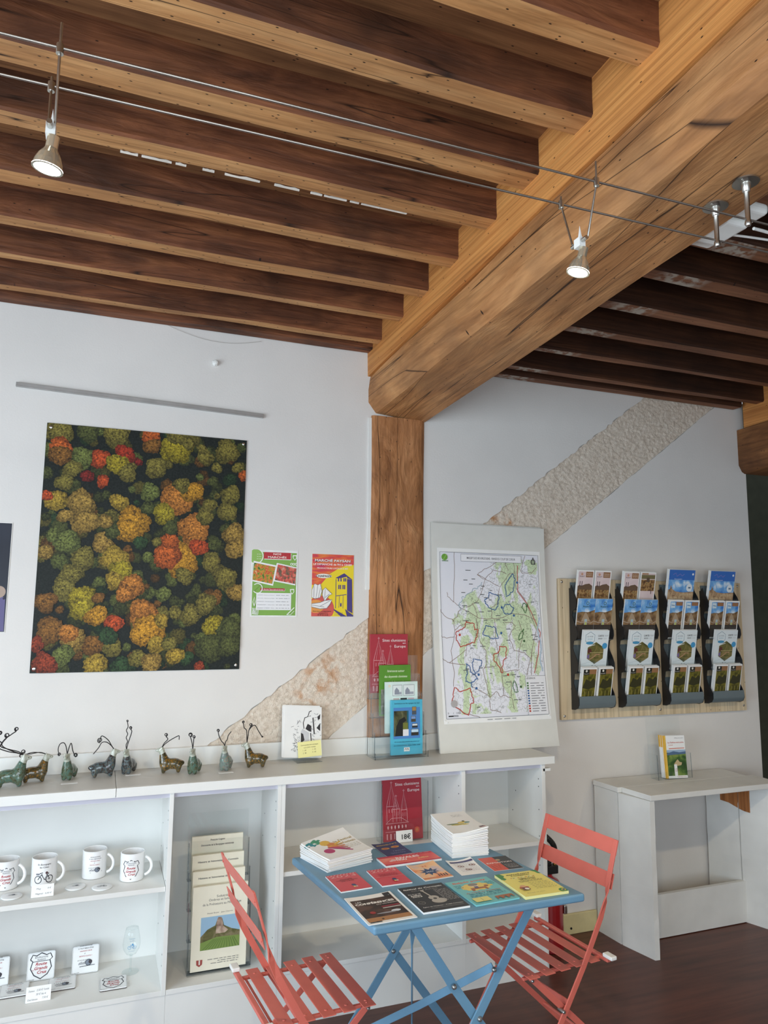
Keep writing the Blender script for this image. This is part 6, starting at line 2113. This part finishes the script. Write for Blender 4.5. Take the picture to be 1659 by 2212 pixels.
def d_vine(P):
    P.rect(0.09, 0.03, 0.95, 0.96, VINE)
    P.poly([(0.09, 0.5), (0.3, 0.72), (0.6, 0.66), (0.8, 0.74), (0.95, 0.66), (0.95, 0.52), (0.5, 0.46)], (52, 50, 22))
    for i in range(5):
        P.line([(0.15 + 0.14 * i, 0.05), (0.3 + 0.12 * i, 0.28), (0.28 + 0.13 * i, 0.42)], 0.035, ((160, 146, 66), (84, 78, 30))[i % 2])
    P.rect(0.09, 0.82, 0.48, 0.96, (34, 34, 26)).rect(0.48, 0.84, 0.95, 0.96, (156, 106, 64)).disc(0.28, 0.92, 0.07, (226, 222, 210), 10).text('Route71', 0.28, 0.84, 0.025, (226, 222, 210), fit=0.3)
    P.rect(0.5, 0.01, 0.95, 0.03, (156, 106, 64))


for ci in range(4):
    x0 = RX[ci] - 0.0065
    w_ = ORDT[ci]
    g = 'brochures in the ' + w_
    if ci < 2:
        for k in range(2):
            side = ('left', 'right')[k]
            flip = (ci == 1 and k == 1)
            lf = ('upside-down town brochure' if flip else 'pink-sky town brochure') + ', %s pile in the top pocket of the %s' % (side, w_)
            brochure('town_brochure', lf, 'copy behind the front town brochure, %s top pile of the %s' % (side, w_), x0 + 0.012 + k * 0.114, ROWZ[0], 0.105, 0.212, (lambda P, f=flip: d_town(P, f)), 3 if ci == 0 else 5, g)
    else:
        brochure('castle_brochure', 'blue castle brochure in the top pocket of the %s' % w_, 'copy behind the blue castle brochure in the %s' % w_, x0 + 0.02, ROWZ[0], 0.186, 0.232, d_castle, 5, g)
    for k in range(2):
        side = ('left', 'right')[k]
        if ci < 2:
            brochure('road_brochure', 'borderless country road brochure, %s pile in the second pocket of the %s' % (side, w_), 'copy behind the country road brochure, %s second-row pile of the %s' % (side, w_), x0 + 0.008 + k * 0.113, ROWZ[1], 0.112, 0.222, d_road, 2, g)
        else:
            brochure('road_brochure', 'white bordered road brochure, %s pile in the second pocket of the %s' % (side, w_), 'copy behind the bordered road brochure, %s second-row pile of the %s' % (side, w_), x0 + 0.012 + k * 0.113, ROWZ[1], 0.105, 0.222, (lambda P: d_road(P, True)), 4 if k == 0 else 2, g)
    brochure('cycle_map', 'white cycle route map in the third pocket of the %s' % w_, 'copy behind the cycle route map in the %s' % w_, x0 + 0.036, ROWZ[2], 0.166, 0.228, d_map, 4, g)
    for k in range(2):
        side = ('left', 'right')[k]
        brochure('vineyard_brochure', 'green vineyard brochure, %s pile in the bottom pocket of the %s' % (side, w_), 'copy behind the vineyard brochure, %s bottom pile of the %s' % (side, w_), x0 + 0.024 + k * 0.107, ROWZ[3], 0.094, 0.217, d_vine, 5, g)

# ---- small clear holder with walking guides on the plank table
TP = 0.7585
h4 = thing('leaflet_holder', 'clear acrylic leaflet holder standing on the white plank table', 'holder', (2.845, -0.150, TP))
MB().prism([(0.055, 0.0), (0.058, 0.0), (0.088, 0.315), (0.085, 0.315)], lambda u, v, w: (-0.005 + w, u, v), 0.232, M_clear).build('back_plate', h4)
MB().box((-0.005, -0.003, 0.0), (0.227, 0.058, 0.002), M_clear).build('base_plate', h4)
for x in (-0.005, 0.224):
    MB().prism([(-0.003, 0.0), (0.057, 0.0), (0.070, 0.13), (0.004, 0.13)], lambda u, v, w, x=x: (x + w, u, v), 0.003, M_clear).build('side_plate', h4)
    MB().prism([(-0.004, 0.0), (-0.002, 0.0), (0.005, 0.13), (0.003, 0.13)], lambda u, v, w, x=x: (x + w, u, v), 0.003, M_clear_edge).build('side_edge', h4)
MB().box((-0.005, -0.003, 0.0), (0.227, -0.001, 0.04), M_clear).build('front_lip', h4)
M_yel = plain('yellow_spine', (232, 178, 52), 0.4)
for k in range(3):
    t = thing('walking_guide', ('front walking guide with green hills in the clear leaflet holder', 'second walking guide behind the front one, yellow spine showing', 'rearmost walking guide with yellow and white spine')[k], 'guide book',
              (2.905 - 0.002 * k + (0.0), -0.146 + 0.0135 * k, TP + 0.004), (-0.085, 0, math.radians(-8)), 'walking guides on the plank table')
    b = MB().box((0, 0, 0), (0.126, 0.0125, 0.222), M_paper)
    b.box((-0.0008, 0.0, 0.0), (0.0006, 0.0125, 0.222), M_yel if k < 1 else M_paper)
    if k:
        b.box((-0.001, 0.0, 0.16), (0.0006, 0.0125, 0.222), M_yel)
    b.build('book_block', t)
    if k == 0:
        P = Print(0.126, 0.222, standing)
        P.rect(0.0, 0.0, 0.08, 1.0, (236, 184, 60)).text('FFRandonnée', 0.72, 0.93, 0.018, (110, 110, 116), bold=0.01, fit=0.42)
        P.text('La Saône-et-Loire', 0.55, 0.82, 0.036, (206, 70, 46), bold=0.02, fit=0.78).text('à pied', 0.3, 0.765, 0.026, (206, 70, 46), bold=0.01, fit=0.2).line([(0.2, 0.69), (0.95, 0.70)], 0.03, (216, 96, 66))
        P.rect(0.08, 0.06, 1, 0.64, photo('hill_print', [(0.3, (38, 62, 34)), (0.48, (66, 96, 48)), (0.62, (120, 144, 70)), (0.8, (150, 140, 80))], 22, 4))
        P.rect(0.08, 0.6, 1, 0.66, (150, 180, 210)).poly([(0.08, 0.58), (0.4, 0.63), (0.7, 0.6), (1, 0.62), (1, 0.56), (0.08, 0.54)], (76, 104, 140))
        P.poly([(0.4, 0.34), (0.5, 0.40), (0.58, 0.44), (0.66, 0.38), (0.78, 0.36), (0.74, 0.3), (0.46, 0.28)], (196, 170, 120))
        P.scribble(0.5, 0.03, 0.95, (170, 120, 110), 0.02, 1)
        P.build('cover_print', t)
t, P = vbook('price_tag', 'small white handwritten price tag on the walking guide', 2.952, -0.155, TP + 0.016, 0.050, 0.060, 0.0008, 0.085, M_paper, cat='price tag')
P.text('13€50', 0.5, 0.38, 0.30, (150, 60, 60), fit=0.8, shear=0.25)
P.build('print', t)

# ================================================================== MUGS, COASTERS, GLASS, CARDS IN THE LEFT CABINET
M_mug = plain('white_glazed_ceramic', (240, 240, 240), 0.12, var=0.005, coat=0.6)
M_magnet = plain('white_enamel', (236, 238, 238), 0.2, var=0.01)
M_cork = plain('dark_backing', (70, 58, 54), 0.7)
INKB, INKR = (50, 52, 62), (186, 44, 56)


def shield(P, u, v, s):
    """road-sign shield of the wine road, half-width s (relative to width)"""
    k = P.w / P.h
    o = [(-1, .55), (-.8, .92), (-.45, .82), (0, 1.02), (.45, .82), (.8, .92), (1, .55), (.78, .38), (.95, -.2), (.6, -.75), (0, -1.08), (-.6, -.75), (-.95, -.2), (-.78, .38)]
    pts = [(u + a * s, v + b * s * 1.08 * k) for a, b in o]
    P.line(pts + [pts[0]], s * 0.09, INKB)
    P.line([(u - .78 * s, v + .38 * s * k), (u + .78 * s, v + .38 * s * k)], s * 0.05, INKB)
    hs = s * k
    P.text('BOURGOGNE', u, v + .66 * hs, .16 * hs, (96, 98, 108), fit=1.2 * s).text('FRANCE', u, v + .44 * hs, .16 * hs, (96, 98, 108), fit=.75 * s)
    P.text('Route', u, v + .03 * hs, .28 * hs, INKR, fit=1.05 * s, shear=.3, bold=.02).text('Grands', u, v - .34 * hs, .28 * hs, INKR, fit=1.2 * s, shear=.3, bold=.02).text('Crus', u + .1 * s, v - .70 * hs, .28 * hs, INKR, fit=.85 * s, shear=.3, bold=.02)
    P.text('des', u - .72 * s, v - .4 * hs, .10 * hs, INKR, fit=.2 * s)


def cartoon(P, u, v, s, cap=True):
    k = P.w / P.h
    if cap:
        for i, (tx, c, f) in enumerate((('EN BOURGOGNE', INKB, 1.3), ('IL VAUT MIEUX ÊTRE', INKB, 1.6), ('GRANDS CRUS', INKR, 1.25), ('QUE', INKB, .3), ('PETITS CUITS ?', INKR, 1.35))):
            P.text(tx, u, v + (1.1 - .26 * i) * s * k, .12 * s * k, c, fit=f * s, shear=.1, bold=.01)
    P.disc(u + .35 * s, v - .55 * s * k, .34 * s, (120, 130, 146), 14).disc(u + .52 * s, v - .5 * s * k, .2 * s, (60, 52, 58), 12).ring(u + .3 * s, v - .55 * s * k, .3 * s, .05 * s, INKB, 14)
    P.line([(u - .6 * s, v - .9 * s * k), (u + 1.0 * s, v - .85 * s * k)], .06 * s, INKB)
    for i in range(6):
        P.line([(u - .7 * s + .12 * s * i, v - .7 * s * k), (u - .62 * s + .12 * s * i, v - .5 * s * k + .05 * s * k * (i % 3))], .05 * s, (110, 112, 124))
        P.line([(u - .8 * s + .2 * s * i, v - .32 * s * k), (u - .74 * s + .2 * s * i, v - .22 * s * k)], .05 * s, INKB)


def mug(label, x, y, face, draw, hturn):
    t = thing('mug', label, 'mug', (x, y, SH), (0, 0, 0), 'printed white mugs on the cabinet shelf')
    R, H = 0.046, 0.104
    MB().lathe([(0, 0.004), (0.032, 0.004), (0.034, 0.0), (R - 0.001, 0.001), (R, 0.004), (R, H - 0.002), (R - 0.002, H), (R - 0.0038, H - 0.002), (R - 0.0045, 0.012), (R - 0.012, 0.006), (0, 0.006)], M_mug, 40).build('cup', t, smooth=True)
    hp = []
    ca, sa = math.cos(hturn), math.sin(hturn)
    for i in range(17):
        a = -1.25 + 2.5 * i / 16
        r = R - 0.006 + 0.036 * math.cos(a)
        hp.append((r * ca, r * sa, 0.050 + 0.034 * math.sin(a) * 1.05))
    MB().tube(hp, 0.0055, M_mug, 10).build('handle', t, smooth=True)
    wdt = 0.095

    def cyl(a, b, h):
        th_ = face + (a - wdt / 2) / R
        return ((R + h) * math.sin(th_), -(R + h) * math.cos(th_), b)
    P = Print(wdt, H, cyl)
    draw(P)
    P.build('print', t)


def m_shield(P):
    shield(P, 0.5, 0.46, 0.33)


def m_bike(P):
    P.text('En Bourgogne', 0.5, 0.80, 0.06, INKB, bold=0.01, fit=0.5, shear=.1).text('les Côtes', 0.5, 0.70, 0.06, INKB, bold=0.01, fit=0.34, shear=.1)
    bicycle(P, 0.5, 0.30, 0.22, INKB)
    P.disc(0.6, 0.53, 0.05, (90, 60, 64), 10).rect(0.2, 0.46, 0.34, 0.52, (120, 120, 128))
    P.text('... on les descend !', 0.5, 0.09, 0.055, INKB, bold=0.01, fit=0.62, shear=.1)


def m_cartoon(P):
    cartoon(P, 0.5, 0.50, 0.30)


mug('white mug with road-sign shield cut by the left edge of the photo', -0.282, -0.13, 0.1, m_shield, -0.45)
mug('white mug with bicycle drawing, second on the shelf', -0.147, -0.145, 0.05, m_bike, -0.35)
mug('white mug with barrel cartoon and red lettering, third on the shelf', 0.035, -0.115, 0.05, m_cartoon, -0.35)
mug('white mug with road-sign shield near the right side of the shelf', 0.176, -0.195, -0.15, m_shield, -0.35)

for i, (x, y, lab, dr) in enumerate(((-0.247, -0.243, 'round white magnet with drawing left of the mug price card', m_cartoon), (-0.030, -0.222, 'round white magnet with drawing in front of the cartoon mug', m_cartoon), (0.066, -0.258, 'round white magnet with bicycle drawing, rightmost on the mug shelf', m_bike))):
    t = thing('round_magnet', lab, 'magnet', (x, y, SH), (0, 0, 0), 'round magnets on the mug shelf')
    MB().lathe([(0, 0), (0.036, 0), (0.0375, 0.002), (0.0365, 0.0045), (0.033, 0.006), (0, 0.0062)], M_magnet, 32).build('disc', t, smooth=True)
    P = Print(0.05, 0.05, lambda a, b, h: (a - 0.025, b - 0.025, 0.0062 + h))
    if i < 2:
        cartoon(P, 0.5, 0.7, 0.32, False)
    else:
        bicycle(P, 0.5, 0.4, 0.2, (100, 104, 116))
    P.build('print', t)


def note(name, label, x, y, z, w, h, lines, rz=0.0):
    t, P = vbook(name, label, x, y, z, w, h, 0.0008, 0.35, M_paper, cat='price card', rz=rz)
    for i, (s, u, v, f) in enumerate(lines):
        P.text(s, u, v, 0.13, (110, 112, 120), 'l', fit=f, shear=.25)
    P.build('writing', t)


note('price_card', 'handwritten price card for mugs on the shelf edge', -0.180, -0.285, SH + 0.001, 0.076, 0.042, (('Mug', .22, .62, .2), ('8 €', .72, .62, .16), ('Magnet', .18, .22, .36), ('5,50 €', .62, .22, .3)))
note('price_card', 'handwritten price card among the coasters on the cabinet floor', -0.176, -0.262, BZ + 0.001, 0.084, 0.050, (('Dessous', .1, .66, .24), ('3,50 € l\'unité', .42, .68, .5), ('20 € les 6', .4, .42, .4), ('Grand dessous', .08, .12, .4), ('7,50 €', .66, .16, .24)))


def square(label, loc, rot, draw):
    t = thing('square_coaster', label, 'coaster', loc, rot, 'square coasters on the cabinet floor')
    w = 0.098
    c = 0.006
    out = []
    for (sx, sy, a0) in ((1, 0, -90), (1, 1, 0), (0, 1, 90), (0, 0, 180)):
        for k in range(4):
            a = math.radians(a0 + 30 * k)
            out.append(((w - c if sx else c) + c * math.cos(a), (w - c if sy else c) + c * math.sin(a)))
    MB().prism(out, lambda u, v, ww: (u, -ww, v), 0.0035, M_magnet).build('plate', t)
    MB().prism(out, lambda u, v, ww: (u, 0.0025 - ww, v), 0.0024, M_cork).build('backing', t)
    P = Print(w, w, lambda a, b, h: (a, -0.0035 - h, b))
    edge = [(0.02, 0.02), (0.98, 0.02), (0.98, 0.98), (0.02, 0.98), (0.02, 0.02)]
    P.line(edge, 0.008, (150, 152, 156))
    draw(P)
    P.text('La Pastourelle', 0.16, 0.04, 0.035, INKB, fit=0.24)
    P.build('print', t)


def q_shield(P):
    shield(P, 0.5, 0.52, 0.40)


def q_cartoon(P):
    cartoon(P, 0.5, 0.58, 0.36)


LB = -0.18
square('square coaster with cartoon leaning at the left edge of the cabinet floor', (-0.348, -0.090, BZ + 0.001), (LB, 0, 0), q_cartoon)
square('square shield coaster leaning against the cabinet back', (-0.187, -0.092, BZ + 0.001), (LB, 0, 0), q_shield)
square('square cartoon coaster leaning beside the wine glass', (-0.026, -0.092, BZ + 0.001), (LB, 0, 0), q_cartoon)
FL = -PI / 2
square('square cartoon coaster lying flat at the left of the coaster price card', (-0.272, -0.200, BZ + 0.0032), (FL, 0, 0), q_cartoon)
square('square cartoon coaster lying flat at the right of the coaster price card', (-0.106, -0.205, BZ + 0.0032), (FL, 0, 0.0), q_cartoon)
square('square shield coaster lying flat in front of the wine glass', (0.078, -0.268, BZ + 0.0032), (FL, 0, 0), q_shield)

# wine glass
m, nt, b = base_mat('clear_glass')
b.inputs['Base Color'].default_value = (1, 1, 1, 1)
b.inputs['Roughness'].default_value = 0.0
b.inputs['IOR'].default_value = 1.45
b.inputs['Transmission Weight'].default_value = 1.0
M_thin = acrylic('thin_glass', (251, 253, 253), 0.03)
wg = thing('wine_glass', 'stemmed tasting glass printed with a blue bicycle on the cabinet floor', 'glass', (0.192, -0.140, BZ))
MB().lathe([(0.0, 0.062), (0.008, 0.063), (0.020, 0.070), (0.031, 0.088), (0.034, 0.105), (0.032, 0.125), (0.027, 0.150), (0.0235, 0.165)], M_thin, 36).build('bowl', wg, smooth='all')
MB().tube([(0, 0, 0.003), (0, 0, 0.01), (0, 0, 0.05), (0, 0, 0.064)], [0.007, 0.0042, 0.0038, 0.007], M_thin, 14).build('stem', wg, smooth=True)
MB().lathe([(0, 0.0), (0.032, 0.0), (0.0325, 0.0015), (0.02, 0.003), (0, 0.005)], M_thin, 36).build('foot', wg, smooth=True)
MB().tube([(0.0235 * math.cos(a * PI / 18), 0.0235 * math.sin(a * PI / 18), 0.165) for a in range(36)], 0.0006, M_thin, 6, closed=True).build('rim', wg, smooth=True)


def gl_map(a, b2, h):
    z = 0.085 + b2
    prof = [(0.031, 0.088), (0.034, 0.105), (0.032, 0.125), (0.027, 0.150), (0.0235, 0.165)]
    r = 0.031
    for (r0, z0), (r1, z1) in zip(prof[:-1], prof[1:]):
        if z0 <= z <= z1:
            r = r0 + (r1 - r0) * (z - z0) / (z1 - z0)
    r += 0.0004 + h
    th_ = (a - 0.02) / 0.033
    return (r * math.sin(th_), -r * math.cos(th_), z)


P = Print(0.04, 0.06, gl_map)
BL = (70, 150, 206)
P.text('En Bourgogne', 0.5, 0.80, 0.07, (110, 150, 180), fit=0.6).text('les Côtes', 0.5, 0.68, 0.07, (110, 150, 180), fit=0.4)
bicycle(P, 0.5, 0.30, 0.24, BL)
P.disc(0.55, 0.5, 0.08, BL, 8).text('on les descend !', 0.5, 0.06, 0.06, (110, 150, 180), fit=0.6)
P.build('print', wg)

# ================================================================== GLASS ANIMALS WITH WIRE ANTLERS
def glassy(name, stops, seed):
    m, nt, b = base_mat(name)
    tc = N(nt, 'ShaderNodeTexCoord')
    mp = N(nt, 'ShaderNodeMapping')
    mp.inputs['Location'].default_value = (seed, seed * 2, 0)
    nt.links.new(tc.outputs['Object'], mp.inputs['Vector'])
    nz = N(nt, 'ShaderNodeTexNoise', i_Scale=62.0, i_Detail=3.0, i_Distortion=1.5)
    nt.links.new(mp.outputs['Vector'], nz.inputs['Vector'])
    r = ramp(nt, stops)
    nt.links.new(nz.outputs['Fac'], r.inputs['Fac'])
    nt.links.new(r.outputs['Color'], b.inputs['Base Color'])
    b.inputs['Roughness'].default_value = 0.10
    b.inputs['Transmission Weight'].default_value = 0.35
    b.inputs['Coat Weight'].default_value = 0.6
    n2 = N(nt, 'ShaderNodeTexNoise', i_Scale=70.0, i_Detail=2.0)
    nt.links.new(mp.outputs['Vector'], n2.inputs['Vector'])
    bp = N(nt, 'ShaderNodeBump', i_Strength=0.5, i_Distance=0.003)
    nt.links.new(n2.outputs['Fac'], bp.inputs['Height'])
    nt.links.new(bp.outputs['Normal'], b.inputs['Normal'])
    return m


M_gl = [glassy('mottled_green_glass', [(0.3, (56, 64, 46)), (0.45, (104, 112, 84)), (0.55, (84, 128, 118)), (0.7, (150, 142, 108))], 1),
        glassy('mottled_amber_glass', [(0.3, (52, 46, 34)), (0.45, (92, 86, 60)), (0.56, (120, 100, 58)), (0.66, (186, 128, 44)), (0.76, (110, 116, 92))], 5),
        glassy('mottled_dark_glass', [(0.3, (44, 40, 44)), (0.45, (84, 78, 74)), (0.56, (96, 122, 130)), (0.7, (130, 110, 84))], 9),
        glassy('mottled_pale_glass', [(0.3, (110, 116, 116)), (0.45, (150, 154, 148)), (0.56, (120, 160, 150)), (0.7, (196, 150, 130))], 13)]
M_head = glassy('pale_clear_glass', [(0.3, (190, 196, 176)), (0.6, (222, 226, 212))], 3)
M_wire = plain('black_iron_wire', (36, 32, 32), 0.5, metal=0.4)


def ball(bm_list, c, r, n=10):
    bm_list.append((Vector(c), Vector(r) if isinstance(r, (tuple, list)) else Vector((r, r, r)), n))


def blob_mesh(name, balls, voxel=0.0035):
    """continuous body grown from overlapping lumps"""
    mb = MB()
    for c, r, n in balls:
        prof = []
        vs = []
        rows, cols = 10, 14
        for i in range(rows + 1):
            th_ = PI * i / rows
            for k in range(cols):
                a = 2 * PI * k / cols
                vs.append((c.x + r.x * math.sin(th_) * math.cos(a), c.y + r.y * math.sin(th_) * math.sin(a), c.z + r.z * math.cos(th_)))
        fs = []
        for i in range(rows):
            for k in range(cols):
                fs.append((i * cols + k, (i + 1) * cols + k, (i + 1) * cols + (k + 1) % cols, i * cols + (k + 1) % cols))
        mb.add(vs, fs, M_head)
    o = mb.build(name)
    md = o.modifiers.new('remesh', 'REMESH')
    md.mode = 'VOXEL'
    md.voxel_size = voxel
    md.use_smooth_shade = True
    sm = o.modifiers.new('smooth', 'SMOOTH')
    sm.iterations = 6
    sm.factor = 0.6
    bpy.context.view_layer.update()
    dg = bpy.context.evaluated_depsgraph_get()
    me = bpy.data.meshes.new_from_object(o.evaluated_get(dg))
    bpy.data.objects.remove(o)
    me.name = name
    return me


def chain(bl, a, b, ra, rb, n=6):
    a, b = Vector(a), Vector(b)
    for i in range(n + 1):
        t = i / n
        r = ra + (rb - ra) * t
        ball(bl, a + (b - a) * t, r)


# body looks along +x
bl = []
ball(bl, (-0.010, 0, 0.036), (0.040, 0.023, 0.023))
ball(bl, (0.020, 0, 0.036), (0.025, 0.022, 0.029))
chain(bl, (0.024, 0, 0.042), (0.034, 0, 0.078), 0.023, 0.0135)
for x, y in ((0.026, 0.011), (0.026, -0.011), (-0.034, 0.011), (-0.034, -0.011)):
    chain(bl, (x, y, 0.028), (x + 0.002, y, 0.008), 0.013, 0.009, 3)
ball(bl, (-0.046, 0, 0.038), 0.011)
BODY = blob_mesh('glass_body', bl)
bl = []
chain(bl, (0.034, 0, 0.076), (0.039, 0, 0.095), 0.0135, 0.0115, 3)
chain(bl, (0.039, 0, 0.095), (0.057, 0, 0.092), 0.0115, 0.0065, 4)
ball(bl, (0.038, 0.009, 0.102), (0.004, 0.004, 0.006))
ball(bl, (0.038, -0.009, 0.102), (0.004, 0.004, 0.006))
HEAD = blob_mesh('glass_head', bl, 0.0025)


def curl(c, r, turns, a0, plane, n=18, grow=0.6):
    out = []
    for i in range(n):
        t = i / (n - 1)
        a = a0 + turns * 2 * PI * t
        rr = r * (1 - grow * t)
        u, w = rr * math.cos(a), rr * math.sin(a)
        out.append(Vector(c) + (Vector((u, 0, w)) if plane == 'x' else Vector((0, u, w))))
    return out


def antler(pts, r_end, seed, plane='x'):
    """smooth wire through pts ending in a tangled curl"""
    P_ = [Vector(p) for p in pts]
    out = []
    m = len(P_)
    for i in range(m - 1):
        p0, p1, p2, p3 = P_[max(i - 1, 0)], P_[i], P_[i + 1], P_[min(i + 2, m - 1)]
        for k in range(8):
            t = k / 8
            out.append(0.5 * ((2 * p1) + (p2 - p0) * t + (2 * p0 - 5 * p1 + 4 * p2 - p3) * t * t + (3 * p1 - p0 - 3 * p2 + p3) * t ** 3))
    out.append(P_[-1])
    if r_end:
        rn = random.Random(seed)
        c = P_[-1] + Vector((0, 0, r_end))
        out += curl(c, r_end, rn.choice((1.3, 1.7, -1.4)), -PI / 2, plane)[1:]
    return out


def animal(label, x, y, rz, s, gm, wires, lean=0.0):
    t = thing('glass_animal', label, 'figurine', (x, y, CT + 0.0006), (0, 0, rz), 'glass animals along the counter')
    t.scale = (s, s, s)
    b = bpy.data.objects.new('body', BODY)
    COL.objects.link(b)
    b.parent = t
    b.material_slots[0].link = 'OBJECT'
    b.material_slots[0].material = M_gl[gm]
    h = bpy.data.objects.new('head', HEAD)
    COL.objects.link(h)
    h.parent = t
    for i, (w, r, pl) in enumerate(wires):
        MB().tube(antler(w, r, i + int(abs(x) * 1000), pl), 0.0018, M_wire, 6).build('wire_antler', t, smooth='all')
    # eye
    for sy in (-1, 1):
        MB().lathe([(0, -0.0012), (0.0016, 0), (0, 0.0012)], M_wire, 8, (0.052, sy * 0.0078, 0.0945), axis='y').build('eye', t)
    return t


A = Vector((0.038, 0, 0.102))


def wire(*d):
    return [tuple(A)] + [tuple(A + Vector(q)) for q in d]


animal('largest green glass animal at the far left end of the counter', -0.285, -0.190, 0.10, 1.12, 0,
       [(wire((-0.02, 0.006, 0.012), (-0.05, 0.006, 0.022), (-0.075, 0.004, 0.034), (-0.066, 0, 0.055), (-0.045, 0, 0.072), (-0.03, 0, 0.082)), 0.007, 'x'),
        (wire((-0.025, -0.006, 0.010), (-0.05, -0.006, 0.016), (-0.08, -0.004, 0.030), (-0.072, 0, 0.044), (-0.088, 0, 0.058), (-0.094, 0, 0.068), (-0.08, 0, 0.074)), 0.006, 'x'),
        (wire((-0.05, -0.002, 0.022), (-0.072, 0, 0.040), (-0.058, 0, 0.062)), 0.008, 'x')])
animal('glass animal with amber neck behind the largest one', -0.205, -0.130, 0.06, 1.0, 1,
       [(wire((-0.02, 0.005, 0.006), (-0.05, 0.004, 0.010), (-0.075, 0.0, 0.004), (-0.09, 0, -0.008)), 0.009, 'x'),
        (wire((-0.025, -0.005, 0.010), (-0.06, -0.004, 0.006), (-0.085, 0, 0.008)), 0.008, 'x')])
animal('greenish glass animal facing the viewer, third from left', -0.080, -0.120, -1.85, 1.0, 0,
       [(wire((-0.002, 0.006, 0.03), (-0.004, 0.012, 0.042), (-0.002, 0.02, 0.015), (0, 0.032, -0.01)), 0.008, 'y'),
        (wire((0, -0.006, 0.03), (0.0, -0.016, 0.045), (0, -0.03, 0.04), (0, -0.036, 0.02), (0, -0.03, -0.005)), 0.006, 'y')])
animal('dark glass animal looking right beside the counter joint', 0.047, -0.120, 0.12, 1.02, 2,
       [(wire((-0.012, 0.004, 0.016), (-0.03, 0.003, 0.030), (-0.048, 0, 0.030), (-0.06, 0, 0.010), (-0.078, 0, -0.012)), 0, 'x'),
        (wire((-0.012, -0.004, 0.018), (-0.026, -0.003, 0.040), (-0.05, 0, 0.056), (-0.056, 0, 0.03)), 0.010, 'x')])
animal('dark glass animal with tall twisted antlers, fifth from left', 0.148, -0.085, -1.95, 0.98, 2,
       [(wire((0, 0.003, 0.02), (0, 0.010, 0.045), (0, 0.018, 0.075), (0, 0.012, 0.085)), 0.006, 'y'),
        (wire((0, -0.003, 0.02), (0, 0.002, 0.035), (0, -0.004, 0.05), (0, 0.001, 0.065), (0, -0.005, 0.08), (0, 0.001, 0.095), (0, -0.003, 0.115)), 0.004, 'y')])
animal('brown glass animal looking left with one long bent antler', 0.312, -0.130, 3.05, 1.0, 1,
       [(wire((-0.008, 0.004, 0.018), (-0.022, 0.003, 0.034), (-0.014, 0, 0.045)), 0.007, 'x'),
        (wire((-0.012, -0.004, 0.014), (-0.034, -0.003, 0.03), (-0.062, 0, 0.045), (-0.068, 0, 0.044), (-0.068, 0, 0.03)), 0, 'x')])
animal('green and gold glass animal facing the viewer with two curled antlers', 0.405, -0.170, -1.95, 1.0, 0,
       [(wire((0, 0.002, 0.022), (0, 0.003, 0.045)), 0.006, 'y'), (wire((0, -0.003, 0.022), (0, -0.008, 0.04), (0, -0.012, 0.05)), 0.009, 'y')])
animal('pale grey-pink glass animal behind a white label', 0.540, -0.145, -1.95, 1.0, 3,
       [(wire((0, 0.004, 0.02), (0, 0.010, 0.028), (0, 0.014, 0.045), (0, 0.026, 0.062)), 0, 'y'), (wire((0, -0.004, 0.012), (0, -0.014, 0.022), (0, -0.024, 0.04), (0, -0.03, 0.06)), 0.006, 'y')])
animal('amber glass animal looking left, nearest to the postcards', 0.668, -0.135, 3.0, 1.0, 1,
       [(wire((0.002, 0.003, 0.03), (0.004, 0.004, 0.055), (0.014, 0, 0.065), (0.018, 0, 0.085)), 0.005, 'x'),
        (wire((-0.004, -0.003, 0.03), (-0.008, -0.003, 0.055), (-0.03, 0, 0.075), (-0.048, 0, 0.05), (-0.066, 0, 0.022)), 0.003, 'x'),
        (wire((-0.006, -0.003, 0.05), (-0.014, 0, 0.07)), 0.007, 'x')])

for (x, y, lab) in ((-0.075, -0.200, 'small white name label lying before the third glass animal'), (0.165, -0.125, 'small white name label lying before the animal with tall antlers'), (0.531, -0.205, 'small white name label lying before the pale glass animal')):
    t = thing('name_label', lab, 'label', (x, y, CT + 0.0006), (0, 0, 0.05), 'name labels on the counter')
    MB().box((-0.03, -0.010, 0), (0.03, 0.010, 0.0012), M_paper).build('card', t)
    P = Print(0.06, 0.02, lambda a, b2, h: (a - 0.03, b2 - 0.01, 0.0012 + h))
    P.line([(0.08, 0.4), (0.2, 0.6), (0.35, 0.4), (0.5, 0.55), (0.7, 0.45), (0.92, 0.6)], 0.012, (90, 90, 96), 3)
    P.build('writing', t)
